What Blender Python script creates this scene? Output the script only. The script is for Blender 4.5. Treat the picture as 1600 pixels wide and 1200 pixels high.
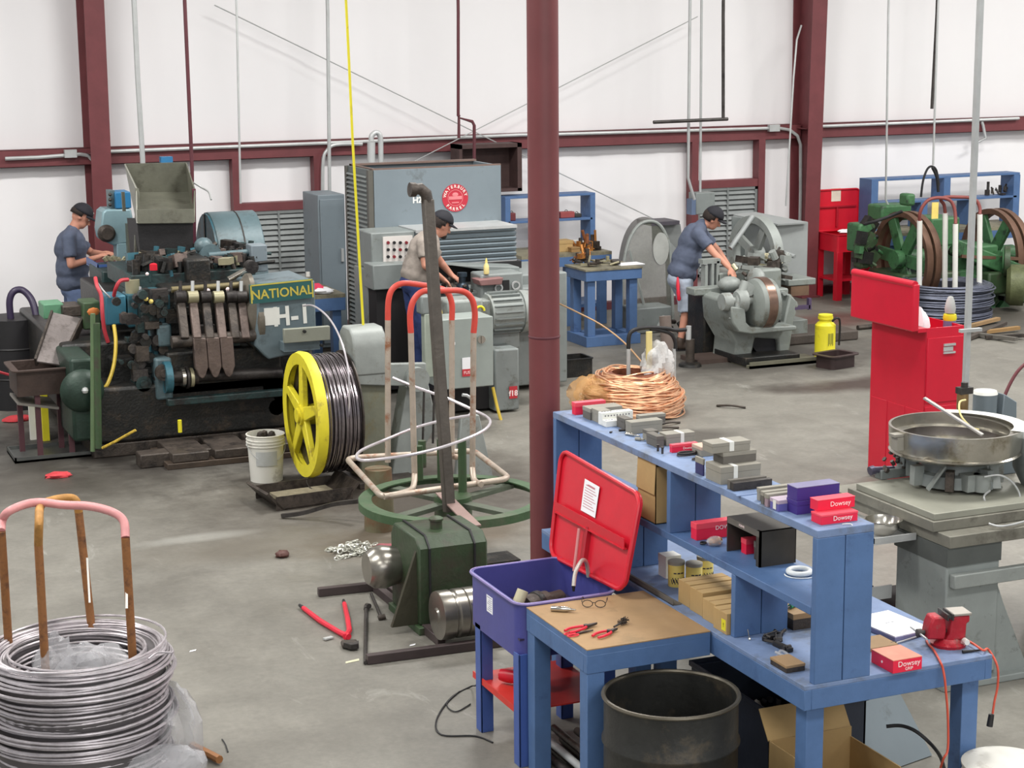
import bpy, math, random
from mathutils import Matrix, Vector, Euler, Quaternion
for o in list(bpy.data.objects): bpy.data.objects.remove(o)
SC = bpy.context.scene
COL = SC.collection
rnd = random.Random(7)
PI = math.pi

# ---------------------------------------------------------------- camera
FPX = 2868.0; CAMH = 3.7
YAW, PIT, ROL = math.radians(23.0), math.radians(11.03), math.radians(0.52)
_f = Vector((math.sin(YAW)*math.cos(PIT), math.cos(YAW)*math.cos(PIT), -math.sin(PIT)))
_r = Vector((math.cos(YAW), -math.sin(YAW), 0)); _d = _f.cross(_r)
_c, _s = math.cos(ROL), math.sin(ROL)
R_ = _c*_r + _s*_d; D_ = -_s*_r + _c*_d
cam_data = bpy.data.cameras.new('camera'); cam = bpy.data.objects.new('camera', cam_data); COL.objects.link(cam)
cam_data.sensor_width = 36; cam_data.lens = FPX*36/1600; cam_data.clip_end = 200
cam.matrix_world = Matrix(((R_.x, -D_.x, -_f.x, 0), (R_.y, -D_.y, -_f.y, 0), (R_.z, -D_.z, -_f.z, CAMH), (0, 0, 0, 1)))
SC.camera = cam

# survey helpers: where the line of sight through a photo pixel meets a known plane (height z, depth y or side x)
def _ray(px, py): return R_*((px-800)/FPX) + D_*((py-600)/FPX) + _f
def gz(px, py, z=0.0):
    v = _ray(px, py); t = (z-CAMH)/v.z; return Vector((v.x*t, v.y*t, z))
def gy(px, py, y):
    v = _ray(px, py); t = y/v.y; return Vector((v.x*t, y, CAMH+v.z*t))
def gx(px, py, x):
    v = _ray(px, py); t = x/v.x; return Vector((x, v.y*t, CAMH+v.z*t))

# ---------------------------------------------------------------- light
W = bpy.data.worlds.new('world'); SC.world = W; W.use_nodes = True
W.node_tree.nodes['Background'].inputs[0].default_value = (0.93, 0.97, 1.0, 1)
W.node_tree.nodes['Background'].inputs[1].default_value = 0.5
def area(name, loc, sx, sy, power, col=(1, 1, 1), rot=(0, 0, 0)):
    l = bpy.data.lights.new(name, 'AREA'); l.shape = 'RECTANGLE'; l.size = sx; l.size_y = sy; l.energy = power; l.color = col
    o = bpy.data.objects.new(name, l); COL.objects.link(o); o.location = loc; o.rotation_euler = rot; return o
for i, (x, y) in enumerate([(0, 3), (7, 3), (14, 3), (0, 9), (7, 9), (14, 9), (0.5, 15.5), (7, 15.5), (13.5, 15.5), (20, 11), (20, 17), (-5, 12)]):
    area('high_bay_light', (x, y, 6.9), 2.2, 1.0, {3: 215, 9: 290}.get(y, 400), (1.0, 0.985, 0.95))
area('front_fill_light', (3.0, -2.5, 4.8), 7, 2.6, 290, (1.0, 0.99, 0.97), (math.radians(72), 0, math.radians(-14)))  # unseen soft fill behind the camera that brightens the foreground, not a window
SC.view_settings.view_transform = 'Standard'; SC.view_settings.look = 'None'
SC.view_settings.gamma = 1; SC.view_settings.use_curve_mapping = False
SC.view_settings.exposure = 0.0

# ---------------------------------------------------------------- materials
def lin(c):
    c = c/255.0
    return c/12.92 if c <= .04045 else ((c+.055)/1.055)**2.4
def rgb(c): return (lin(c[0]), lin(c[1]), lin(c[2]), 1)
MATS = {}
def mat(name, col, rough=.6, metal=0.0, var=.12, scale=6.0, bump=.0, wear=None, wamt=.5, wscale=3.0, emit=None, alpha=1, trans=0, stretch=None):
    if name in MATS: return MATS[name]
    m = bpy.data.materials.new(name); m.use_nodes = True; MATS[name] = m
    nt = m.node_tree; N = nt.nodes; L = nt.links; b = N['Principled BSDF']
    b.inputs['Roughness'].default_value = rough; b.inputs['Metallic'].default_value = metal
    tc = N.new('ShaderNodeTexCoord'); src = tc.outputs['Object']
    if stretch:
        mp = N.new('ShaderNodeMapping'); mp.inputs['Scale'].default_value = stretch; L.new(src, mp.inputs[0]); src = mp.outputs[0]
    nz = N.new('ShaderNodeTexNoise'); nz.inputs['Scale'].default_value = scale; nz.inputs['Detail'].default_value = 6; nz.inputs['Roughness'].default_value = .65
    L.new(src, nz.inputs['Vector'])
    rp = N.new('ShaderNodeValToRGB'); c = rgb(col)
    rp.color_ramp.elements[0].position = .3; rp.color_ramp.elements[1].position = .7
    rp.color_ramp.elements[0].color = tuple(x*(1-var) for x in c[:3])+(1,); rp.color_ramp.elements[1].color = tuple(min(1, x*(1+var)) for x in c[:3])+(1,)
    L.new(nz.outputs['Fac'], rp.inputs[0]); out = rp.outputs[0]
    if wear:
        n2 = N.new('ShaderNodeTexNoise'); n2.inputs['Scale'].default_value = wscale; n2.inputs['Detail'].default_value = 8; n2.inputs['Roughness'].default_value = .72
        L.new(src, n2.inputs['Vector'])
        r2 = N.new('ShaderNodeValToRGB'); r2.color_ramp.elements[0].position = .62-.3*wamt; r2.color_ramp.elements[1].position = .74-.2*wamt
        L.new(n2.outputs['Fac'], r2.inputs[0])
        mx = N.new('ShaderNodeMix'); mx.data_type = 'RGBA'; L.new(r2.outputs[0], mx.inputs[0]); L.new(out, mx.inputs[6]); mx.inputs[7].default_value = rgb(wear); out = mx.outputs[2]
    L.new(out, b.inputs['Base Color'])
    if bump:
        bp = N.new('ShaderNodeBump'); bp.inputs['Strength'].default_value = bump; bp.inputs['Distance'].default_value = .01
        n3 = N.new('ShaderNodeTexNoise'); n3.inputs['Scale'].default_value = scale*6; n3.inputs['Detail'].default_value = 4; L.new(src, n3.inputs['Vector'])
        L.new(n3.outputs['Fac'], bp.inputs['Height']); L.new(bp.outputs[0], b.inputs['Normal'])
    if emit: b.inputs['Emission Color'].default_value = rgb(emit); b.inputs['Emission Strength'].default_value = 1
    if alpha < 1: b.inputs['Alpha'].default_value = alpha
    if trans: b.inputs['Transmission Weight'].default_value = trans
    return m

# ---------------------------------------------------------------- mesh builder
class MB:
    def __init__(s, m=None): s.v = []; s.f = []; s.m = m or Matrix.Identity(4)
    def add(s, vs, fs):
        b = len(s.v); s.v += [tuple(s.m @ Vector(v)) for v in vs]; s.f += [tuple(i+b for i in f) for f in fs]; return s
    def box(s, x0, y0, z0, x1, y1, z1):
        return s.add([(x0, y0, z0), (x1, y0, z0), (x1, y1, z0), (x0, y1, z0), (x0, y0, z1), (x1, y0, z1), (x1, y1, z1), (x0, y1, z1)],
                     [(0, 3, 2, 1), (4, 5, 6, 7), (0, 1, 5, 4), (1, 2, 6, 5), (2, 3, 7, 6), (3, 0, 4, 7)])
    def cbox(s, c, d, rot=(0, 0, 0)):
        M = Matrix.Translation(c) @ Euler(rot).to_matrix().to_4x4(); h = [x/2 for x in d]
        vs = [M @ Vector((sx*h[0], sy*h[1], sz*h[2])) for sz in (-1, 1) for sx, sy in ((-1, -1), (1, -1), (1, 1), (-1, 1))]
        return s.add(vs, [(0, 3, 2, 1), (4, 5, 6, 7), (0, 1, 5, 4), (1, 2, 6, 5), (2, 3, 7, 6), (3, 0, 4, 7)])
    def bar(s, p, q, w, h, up=(0, 0, 1)):
        p = Vector(p); q = Vector(q); a = (q-p); L = a.length; a.normalize(); u = Vector(up)
        if abs(a.dot(u)) > .98: u = Vector((1, 0, 0))
        r = a.cross(u).normalized(); u = r.cross(a)
        vs = [c + r*(sx*w/2) + u*(sy*h/2) for c in (p, q) for sx, sy in ((-1, -1), (1, -1), (1, 1), (-1, 1))]
        return s.add(vs, [(0, 3, 2, 1), (4, 5, 6, 7), (0, 1, 5, 4), (1, 2, 6, 5), (2, 3, 7, 6), (3, 0, 4, 7)])
    def cyl(s, p, q, r, r2=None, n=14, caps=True):
        p = Vector(p); q = Vector(q); r2 = r if r2 is None else r2; a = (q-p).normalized()
        u = a.orthogonal().normalized(); w = a.cross(u)
        vs = [c + (u*math.cos(2*PI*i/n) + w*math.sin(2*PI*i/n))*rr for c, rr in ((p, r), (q, r2)) for i in range(n)]
        fs = [(i, (i+1) % n, n+(i+1) % n, n+i) for i in range(n)]
        if caps: fs += [tuple(range(n-1, -1, -1)), tuple(range(n, 2*n))]
        return s.add(vs, fs)
    def tube(s, pts, r, n=8, closed=False, flat=None):
        P = [Vector(p) for p in pts]; k = len(P); rs = r if isinstance(r, (list, tuple)) else [r]*k
        T = []
        for i in range(k):
            a = P[(i-1) % k] if (closed or i > 0) else P[i]; b = P[(i+1) % k] if (closed or i < k-1) else P[i]
            T.append((b-a).normalized())
        u = T[0].orthogonal().normalized(); vs = []
        for i in range(k):
            u = (u - T[i]*u.dot(T[i]));
            u = u.normalized() if u.length > 1e-6 else T[i].orthogonal().normalized()
            w = T[i].cross(u)
            for j in range(n): vs.append(P[i] + (u*math.cos(2*PI*j/n) + w*math.sin(2*PI*j/n))*rs[i])
        fs = []
        for i in range(k if closed else k-1):
            a = i*n; b = ((i+1) % k)*n
            for j in range(n): fs.append((a+j, a+(j+1) % n, b+(j+1) % n, b+j))
        if not closed: fs += [tuple(range(n-1, -1, -1)), tuple((k-1)*n+j for j in range(n))]
        return s.add(vs, fs)
    def lathe(s, prof, c=(0, 0, 0), n=28, axis=(0, 0, 1), a0=0, a1=2*PI, closed_prof=False):
        Q = Vector((0, 0, 1)).rotation_difference(Vector(axis)).to_matrix(); c = Vector(c); full = abs(a1-a0-2*PI) < 1e-6
        m = n if full else n+1; k = len(prof); vs = []
        for i in range(m):
            t = a0+(a1-a0)*i/n
            for (r, z) in prof: vs.append(c + Q @ Vector((r*math.cos(t), r*math.sin(t), z)))
        fs = []
        for i in range(n):
            a = i*k; b = ((i+1) % m)*k
            for j in range(k if closed_prof else k-1):
                j2 = (j+1) % k; fs.append((a+j, b+j, b+j2, a+j2))
        if full and not closed_prof:
            if prof[0][0] > 1e-6: fs.append(tuple(i*k for i in range(m-1, -1, -1)))
            if prof[-1][0] > 1e-6: fs.append(tuple(i*k+k-1 for i in range(m)))
        return s.add(vs, fs)
    def open_lathe(s, prof, **kw):     # thin-walled vessel: give a closed profile
        return s.lathe(prof, closed_prof=True, **kw)
    def prism(s, poly, plane, a, b):
        def to(p, t): return {'xz': (p[0], t, p[1]), 'yz': (t, p[0], p[1]), 'xy': (p[0], p[1], t)}[plane]
        k = len(poly); vs = [to(p, a) for p in poly]+[to(p, b) for p in poly]
        fs = [(i, (i+1) % k, k+(i+1) % k, k+i) for i in range(k)]+[tuple(range(k-1, -1, -1)), tuple(range(k, 2*k))]
        return s.add(vs, fs)
    def ell(s, c, r, n=12, rot=None):
        if not isinstance(r, (list, tuple)): r = (r, r, r)
        M = Matrix.Translation(c) @ (Euler(rot).to_matrix().to_4x4() if rot else Matrix.Identity(4)); m = n//2; vs = [M @ Vector((0, 0, -r[2]))]
        for j in range(1, m):
            t = -PI/2+PI*j/m
            for i in range(n): vs.append(M @ Vector((r[0]*math.cos(t)*math.cos(2*PI*i/n), r[1]*math.cos(t)*math.sin(2*PI*i/n), r[2]*math.sin(t))))
        vs.append(M @ Vector((0, 0, r[2]))); fs = [(0, 1+(i+1) % n, 1+i) for i in range(n)]
        for j in range(m-2):
            for i in range(n): a = 1+j*n; fs.append((a+i, a+(i+1) % n, a+n+(i+1) % n, a+n+i))
        a = 1+(m-2)*n; fs += [(a+i, a+(i+1) % n, len(vs)-1) for i in range(n)]
        return s.add(vs, fs)
    def quad(s, a, b, c, d): return s.add([a, b, c, d], [(0, 1, 2, 3)])
    def plate(s, a, b, c, d, t):
        a, b, c, d = map(Vector, (a, b, c, d)); n = (b-a).cross(d-a).normalized()*t
        return s.add([a, b, c, d, a+n, b+n, c+n, d+n], [(0, 3, 2, 1), (4, 5, 6, 7), (0, 1, 5, 4), (1, 2, 6, 5), (2, 3, 7, 6), (3, 0, 4, 7)])
    def build(s, name, m, parent=None, bevel=0, smooth=True, label=None, kind=None, ang=38):
        me = bpy.data.meshes.new(name); me.from_pydata(s.v, [], s.f); me.update()
        import bmesh
        bm = bmesh.new(); bm.from_mesh(me); bmesh.ops.recalc_face_normals(bm, faces=bm.faces); bm.to_mesh(me); bm.free()
        if smooth:
            me.shade_smooth(); me.set_sharp_from_angle(angle=math.radians(ang))
        o = bpy.data.objects.new(name, me); COL.objects.link(o); o.parent = parent
        if m: me.materials.append(m if not isinstance(m, str) else MATS[m])
        if bevel:
            b = o.modifiers.new('bevel', 'BEVEL'); b.width = bevel; b.segments = 2; b.limit_method = 'ANGLE'; b.angle_limit = math.radians(50)
        if label: o['label'] = label
        if kind: o['kind'] = kind
        return o
def thing(name, label, cat, loc=(0, 0, 0), rz=0, group=None):
    o = bpy.data.objects.new(name, None); COL.objects.link(o); o.empty_display_size = .1
    o.location = loc; o.rotation_euler = (0, 0, rz); o['label'] = label; o['category'] = cat
    if group: o['group'] = group
    return o
def tag(o, label, cat, group=None):
    o['label'] = label; o['category'] = cat
    if group: o['group'] = group
    return o
def struct(o): o['kind'] = 'structure'; return o
def dup(root, loc=None, rz=None, label=None, group=None):
    r = root.copy(); COL.objects.link(r)
    if loc is not None: r.location = loc
    if rz is not None: r.rotation_euler = (0, 0, rz)
    if label: r['label'] = label
    if group: r['group'] = group
    for ch in list(root.children):
        c = ch.copy(); COL.objects.link(c); c.parent = r
        for g in list(ch.children):
            d = g.copy(); COL.objects.link(d); d.parent = c
    return r
def T(x, y, z, rz=0, rx=0, ry=0): return Matrix.Translation((x, y, z)) @ Euler((rx, ry, rz)).to_matrix().to_4x4()
def arc(c, r, a0, a1, n, plane='xy'):
    out = []
    for i in range(n+1):
        t = a0+(a1-a0)*i/n; u, v = r*math.cos(t), r*math.sin(t)
        out.append({'xy': (c[0]+u, c[1]+v, c[2]), 'xz': (c[0]+u, c[1], c[2]+v), 'yz': (c[0], c[1]+u, c[2]+v)}[plane])
    return out
def rrect(x0, y0, x1, y1, r, n=5):
    out = []
    for cx, cy, a in ((x1-r, y0+r, -PI/2), (x1-r, y1-r, 0), (x0+r, y1-r, PI/2), (x0+r, y0+r, PI)):
        for i in range(n+1): t = a+PI/2*i/n; out.append((cx+r*math.cos(t), cy+r*math.sin(t)))
    return out
def smoothpath(pts, n=6, closed=False):
    P = [Vector(p) for p in pts]; k = len(P); out = []
    seg = k if closed else k-1
    for i in range(seg):
        p0 = P[(i-1) % k] if (closed or i > 0) else P[i]; p1 = P[i]; p2 = P[(i+1) % k]; p3 = P[(i+2) % k] if (closed or i < k-2) else P[i+1]
        for j in range(n):
            t = j/n; out.append(.5*((2*p1)+(-p0+p2)*t+(2*p0-5*p1+4*p2-p3)*t*t+(-p0+3*p1-3*p2+p3)*t**3))
    if not closed: out.append(P[-1])
    return out
def text(body, size, M, m, parent, name='lettering', extrude=.0006, align='CENTER', sx=1.0, bold=0):
    cu = bpy.data.curves.new(name, 'FONT'); cu.body = body; cu.size = size; cu.extrude = extrude; cu.align_x = align; cu.align_y = 'CENTER'; cu.offset = bold; cu.resolution_u = 3
    o = bpy.data.objects.new(name, cu); COL.objects.link(o)
    dg = bpy.context.evaluated_depsgraph_get(); me = bpy.data.meshes.new_from_object(o.evaluated_get(dg))
    bpy.data.objects.remove(o); me.transform(M @ Matrix.Diagonal((sx, 1, 1, 1))); me.materials.clear(); me.materials.append(m)
    q = bpy.data.objects.new(name, me); COL.objects.link(q); q.parent = parent; return q
# wall-facing frames for text: facing -y (towards the camera) and facing -x
def face_y(x, y, z): return Matrix(((1, 0, 0, x), (0, 0, -1, y), (0, 1, 0, z), (0, 0, 0, 1)))
def face_x(x, y, z): return Matrix(((0, 0, -1, x), (-1, 0, 0, y), (0, 1, 0, z), (0, 0, 0, 1)))
def face_z(x, y, z, rz=0): return T(x, y, z, rz)

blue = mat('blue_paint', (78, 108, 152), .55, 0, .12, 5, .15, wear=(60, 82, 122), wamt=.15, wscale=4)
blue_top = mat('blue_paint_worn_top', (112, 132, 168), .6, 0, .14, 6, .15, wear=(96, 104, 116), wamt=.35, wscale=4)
navy = mat('purple_blue_enamel', (72, 74, 142), .38, 0, .1, 5, .05)
navy2 = mat('blue_enamel_leg', (66, 92, 160), .42, 0, .1, 5, .05)
red = mat('red_enamel', (205, 28, 48), .35, 0, .07, 5, .03)
redbox = mat('red_card', (226, 30, 66), .5, 0, .05, 8)
pinkbox = mat('red_card_top', (236, 74, 92), .5, 0, .05, 8)
oxide = mat('red_oxide_steel', (112, 56, 60), .55, 0, .14, 4, .1)
oxide_d = mat('red_oxide_steel_dark', (88, 40, 48), .6, 0, .14, 4, .1)
galv = mat('galvanised_pipe', (186, 188, 188), .45, .35, .1, 6)
steel = mat('bright_wire_steel', (176, 172, 176), .3, .85, .15, 10)
dsteel = mat('dark_oily_steel', (70, 66, 64), .5, .5, .3, 8, .3, wear=(38, 34, 34), wamt=.5)
rust = mat('rusty_steel', (140, 84, 48), .75, .1, .25, 12, .4, wear=(92, 52, 38), wamt=.6, wscale=8)
white = mat('white_plastic', (226, 226, 220), .5, 0, .04, 5)
paper = mat('white_paper', (240, 240, 244), .7, 0, .02, 5)
black = mat('black_rubber', (26, 25, 28), .55, 0, .2, 6)
card = mat('cardboard', (176, 146, 98), .8, 0, .08, 5, .1)
card_d = mat('cardboard_inside', (150, 118, 76), .85, 0, .08, 5, .1)
greycard = mat('grey_card', (142, 138, 128), .75, 0, .1, 6)
greycard_d = mat('dark_grey_card', (98, 94, 88), .75, 0, .12, 6)
mgrey = mat('machine_grey', (128, 134, 133), .5, .05, .1, 4, .12, wear=(84, 84, 76), wamt=.18, wscale=5)
mgrey2 = mat('blue_grey_enamel', (116, 127, 134), .45, 0, .06, 3, .05, wear=(90, 96, 98), wamt=.12, wscale=3)
mgrey3 = mat('light_machine_grey', (142, 147, 144), .5, .05, .12, 5, .12, wear=(104, 98, 86), wamt=.2, wscale=6)
oily = mat('oily_black_iron', (34, 34, 33), .45, .25, .35, 8, .4, wear=(62, 54, 46), wamt=.35, wscale=7)
oily2 = mat('oily_brown_iron', (74, 66, 60), .5, .3, .3, 8, .4, wear=(36, 32, 30), wamt=.5, wscale=6)
teal = mat('teal_machine_paint', (50, 98, 112), .45, .05, .14, 5, .15, wear=(44, 58, 60), wamt=.4, wscale=5)
tealg = mat('grey_teal_paint', (88, 108, 114), .45, .05, .12, 5, .15, wear=(64, 74, 76), wamt=.3, wscale=5)
dteal = mat('dark_oily_teal', (38, 62, 62), .5, .1, .3, 6, .35, wear=(28, 26, 26), wamt=.6, wscale=6)
green = mat('green_machine_paint', (66, 112, 72), .5, .05, .18, 6, .2, wear=(40, 54, 42), wamt=.4, wscale=6)
dgreen = mat('dark_green_paint', (58, 80, 52), .5, .05, .2, 5, .2, wear=(64, 58, 50), wamt=.4, wscale=5)
yellow = mat('yellow_paint', (226, 214, 44), .5, 0, .06, 5, .05, wear=(168, 146, 40), wamt=.15, wscale=6)
chrome = mat('polished_stainless', (196, 192, 184), .18, .95, .06, 6)
concrete_plate = mat('worn_grey_plate', (128, 126, 116), .55, .3, .14, 5, .2, wear=(92, 88, 80), wamt=.3)
hardboard = mat('brown_hardboard', (158, 128, 92), .7, 0, .12, 4, .05, wear=(124, 104, 74), wamt=.3, wscale=2.5)
copper = mat('copper_wire', (224, 150, 112), .28, .9, .15, 20)
skin = mat('skin', (196, 138, 116), .6, 0, .06, 8)
cream = mat('cream_plastic', (222, 206, 140), .5, 0, .06, 5)
purple = mat('purple_card', (62, 44, 124), .5, 0, .06, 5)
clear = mat('clear_plastic_film', (206, 206, 208), .2, 0, .05, 5, .4, alpha=.42)
# ================================================================ the room
def floor_mat():
    m = bpy.data.materials.new('oil_stained_concrete'); m.use_nodes = True; nt = m.node_tree; N = nt.nodes; L = nt.links; b = N['Principled BSDF']
    tc = N.new('ShaderNodeTexCoord'); o = tc.outputs['Object']
    def noise(s, d=8, r=.6, v=None, dist=0):
        n = N.new('ShaderNodeTexNoise'); n.inputs['Scale'].default_value = s; n.inputs['Detail'].default_value = d; n.inputs['Roughness'].default_value = r; n.inputs['Distortion'].default_value = dist
        L.new(v or o, n.inputs['Vector']); return n.outputs['Fac']
    def ramp(f, a, b_, ca, cb):
        r = N.new('ShaderNodeValToRGB'); r.color_ramp.elements[0].position = a; r.color_ramp.elements[1].position = b_
        r.color_ramp.elements[0].color = ca; r.color_ramp.elements[1].color = cb; L.new(f, r.inputs[0]); return r.outputs[0]
    def mix(f, a, c, mode='MIX'):
        x = N.new('ShaderNodeMix'); x.data_type = 'RGBA'; x.blend_type = mode
        if isinstance(f, float): x.inputs[0].default_value = f
        else: L.new(f, x.inputs[0])
        for k, s_ in ((6, a), (7, c)):
            if isinstance(s_, tuple): x.inputs[k].default_value = s_
            else: L.new(s_, x.inputs[k])
        return x.outputs[2]
    base = ramp(noise(.55, 10, .62), .3, .7, rgb((104, 101, 94)), rgb((134, 131, 123)))
    fine = ramp(noise(22, 6, .7), .3, .7, (.86, .86, .86, 1), (1.08, 1.08, 1.08, 1))
    c = mix(1.0, base, fine, 'MULTIPLY'); c = mix(1.0, c, ramp(noise(3.2, 10, .7, None, .5), .3, .7, (.86, .86, .86, 1), (1.12, 1.12, 1.12, 1)), 'MULTIPLY')
    mp = N.new('ShaderNodeMapping'); mp.inputs['Scale'].default_value = (1, .35, 1); mp.inputs['Rotation'].default_value = (0, 0, 1.2); L.new(o, mp.inputs[0])
    c = mix(ramp(noise(1.3, 9, .7, mp.outputs[0], .6), .56, .72, (0, 0, 0, 1), (.55, .55, .55, 1)), c, rgb((92, 88, 80)))
    c = mix(ramp(noise(3.1, 10, .75, mp.outputs[0], .8), .60, .70, (0, 0, 0, 1), (.45, .45, .45, 1)), c, rgb((168, 167, 160)))
    # oil soaked ground around each machine (real stains, fixed to the floor)
    sp = N.new('ShaderNodeSeparateXYZ'); L.new(o, sp.inputs[0]); wob = noise(1.7, 8, .7)
    def blot(cx, cy, rx, ry, col, k=1.0):
        nonlocal c
        v = N.new('ShaderNodeVectorMath'); v.operation = 'SUBTRACT'; L.new(o, v.inputs[0]); v.inputs[1].default_value = (cx, cy, 0)
        w = N.new('ShaderNodeVectorMath'); w.operation = 'DIVIDE'; L.new(v.outputs[0], w.inputs[0]); w.inputs[1].default_value = (rx, ry, 1)
        ln = N.new('ShaderNodeVectorMath'); ln.operation = 'LENGTH'; L.new(w.outputs[0], ln.inputs[0])
        a = N.new('ShaderNodeMath'); a.operation = 'MULTIPLY_ADD'; L.new(wob, a.inputs[0]); a.inputs[1].default_value = 1.5; L.new(ln.outputs['Value'], a.inputs[2])
        h = N.new('ShaderNodeMath'); h.operation = 'MULTIPLY'; L.new(a.outputs[0], h.inputs[0]); h.inputs[1].default_value = .4
        c = mix(ramp(h.outputs[0], .5, .84, (k, k, k, 1), (0, 0, 0, 1)), c, rgb(col))
    for st in STAINS: blot(*st)
    L.new(c, b.inputs['Base Color'])
    ro = N.new('ShaderNodeMath'); ro.operation = 'MULTIPLY_ADD'; L.new(noise(2.2, 6, .6), ro.inputs[0]); ro.inputs[1].default_value = .45; ro.inputs[2].default_value = .32; L.new(ro.outputs[0], b.inputs['Roughness'])
    bp = N.new('ShaderNodeBump'); bp.inputs['Strength'].default_value = .12; bp.inputs['Distance'].default_value = .01; L.new(noise(30, 5, .7), bp.inputs['Height']); L.new(bp.outputs[0], b.inputs['Normal'])
    return m
STAINS = [(3.6, 16.6, 2.3, 1.7, (40, 37, 34), 1.0), (4.9, 13.7, 1.5, 1.2, (58, 50, 42), .9), (2.2, 15.2, 1.4, .9, (62, 58, 52), .8),
          (10.6, 17.6, 1.9, 1.1, (62, 58, 54), .8), (9.9, 16.0, .35, .25, (60, 54, 48), .8), (10.67, 15.90, .75, .3, (58, 44, 38), .95), (3.5, 12.6, 1.0, .35, (96, 90, 80), .7),
          (12.9, 19.6, 1.2, .5, (104, 62, 56), .7), (14.5, 18.6, 1.6, 1.2, (66, 62, 56), .8), (7.9, 14.4, .5, .3, (70, 66, 60), .8), (4.4, 15.6, 1.6, .6, (44, 40, 38), .9), (2.95, 13.0, .4, .1, (172, 172, 166), .35), (4.6, 12.3, .9, .45, (92, 80, 64), .8)]
fl = MB(); fl.box(-12, -4, -.12, 28, 21.9, 0)
floor = struct(fl.build('floor', floor_mat(), smooth=False))
WY = 21.69
insul = mat('white_vinyl_insulation', (238, 236, 238), .55, 0, .015, .5)
# back wall: vinyl faced blankets bulging between steel rails, each panel its own sheet with seams
def blanket(x0, x1, z0, z1, nm):
    nx = max(4, int((x1-x0)/.1)); nz = 14; vs = []; fs = []
    for j in range(nz+1):
        for i in range(nx+1):
            x = x0+(x1-x0)*i/nx; z = z0+(z1-z0)*j/nz
            v = math.sin(PI*j/nz)**.7*.05
            s = ((x+40) % 1.2)/1.2
            v *= .75+.25*math.sin(PI*s)**.35
            v += .006*math.sin(x*9.1+z*2)+.005*math.sin(x*23+z*1.3)
            vs.append((x, WY+.14-v, z))
    for j in range(nz):
        for i in range(nx): a = j*(nx+1)+i; fs.append((a, a+1, a+nx+2, a+nx+1))
    m = MB(); m.add(vs, fs); return m.build(nm, insul, wall, smooth=True, ang=80)
wall = struct(MB().box(-12, WY+.2, 0, 28, WY+.34, 7.6).build('wall_back', insul, smooth=False))
xs = [-12, 3.96, 13.54, 23.1, 28]
for a, b in zip(xs[:-1], xs[1:]):
    for z0, z1 in ((0, 2.2), (2.28, 4.6), (4.65, 7.5)): blanket(a, b, z0, z1, 'insulation_blanket')
ceil_ = struct(MB().box(-12, -4, 7.6, 28, 22, 7.7).build('ceiling', mat('ceiling_white', (224, 224, 224), .7), smooth=False))

def girt(z, nm):
    m = MB()
    for a, b in zip(xs[:-1], xs[1:]):
        a += .05; b -= .05
        m.box(a, WY-.055, z-.2, b, WY-.045, z)           # web
        m.box(a, WY-.055, z-.008, b, WY+.1, z)           # top flange
        m.box(a, WY-.055, z-.2, b, WY+.02, z-.19)
    return struct(m.build(nm, oxide, bevel=.002))
girt(2.36, 'trim_3'); girt(4.7, 'trim_4')
struct(MB().box(-12, WY-.03, 0, 28, WY+.1, .1).build('baseboard_back', oxide_d))
# wall columns: tapered I sections
def column(x, nm):
    m = MB(); w = .115
    m.prism([(WY-.5, 7.6), (WY-.28, 0), (WY-.265, 0), (WY-.485, 7.6)], 'yz', x-w, x+w)     # inner flange
    m.prism([(WY-.49, 7.6), (WY-.27, 0), (WY+.1, 0), (WY+.1, 7.6)], 'yz', x-.006, x+.006)  # web
    m.box(x-w, WY+.08, 0, x+w, WY+.1, 7.6)
    m.box(x-w-.03, WY-.33, 0, x+w+.03, WY+.1, .025)
    for z in (2.3, 4.65): m.box(x-w, WY-.3, z, x+w, WY+.08, z+.01)
    return struct(m.build(nm, oxide, bevel=.002))
column(3.96, 'trim_5'); column(13.54, 'trim_6'); column(23.1, 'trim_7')
# framed openings with louvres below the girt
def jamb(x, z0, z1, nm): return struct(MB().box(x-.045, WY-.06, z0, x+.045, WY+.1, z1).box(x-.05, WY-.07, z0, x+.05, WY-.06, z1).build(nm, oxide))
def header(x0, x1, z, nm): return struct(MB().box(x0, WY-.06, z-.05, x1, WY+.1, z+.05).build(nm, oxide))
def px_x(px, py): return gy(px, py, WY-.06).x
jx = [px_x(370, 290), px_x(497, 290), px_x(1086, 260), px_x(1190, 260)]
hz = [gy(440, 322, WY-.06).z, gy(1140, 287, WY-.06).z]
for i, x in enumerate(jx): jamb(x, 0, 2.17, 'trim_%d' % (8+i))
header(jx[0], jx[1], hz[0], 'trim_12'); header(jx[2], jx[3], hz[1], 'trim_13')
lv = mat('louvre_grey', (134, 138, 138), .45, .3, .08, 5)
for (a, b, z, lab) in ((jx[0], jx[1], hz[0], 'grey horizontal wall louvre behind the teal machine'), (jx[2], jx[3], hz[1], 'grey horizontal wall louvre behind the bending workman')):
    t = thing('wall_louvre', lab, 'louvre', ((a+b)/2, WY-.02, .35)); w = (b-a)/2-.05; top = z-.05-.35
    MB().box(-w, -.03, 0, -w+.04, .05, top).box(w-.04, -.03, 0, w, .05, top).box(-w, -.03, 0, w, .05, .04).box(-w, -.03, top-.04, w, .05, top).box(-.012, -.035, 0, .012, -.02, top).build('frame', lv, t)
    n = 17
    for i in range(n):
        zz = .05+(top-.1)*i/(n-1)
        MB().cbox((0, 0, zz), (2*w-.08, .012, .11), (math.radians(-32), 0, 0)).build('slat', lv, t)
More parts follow.
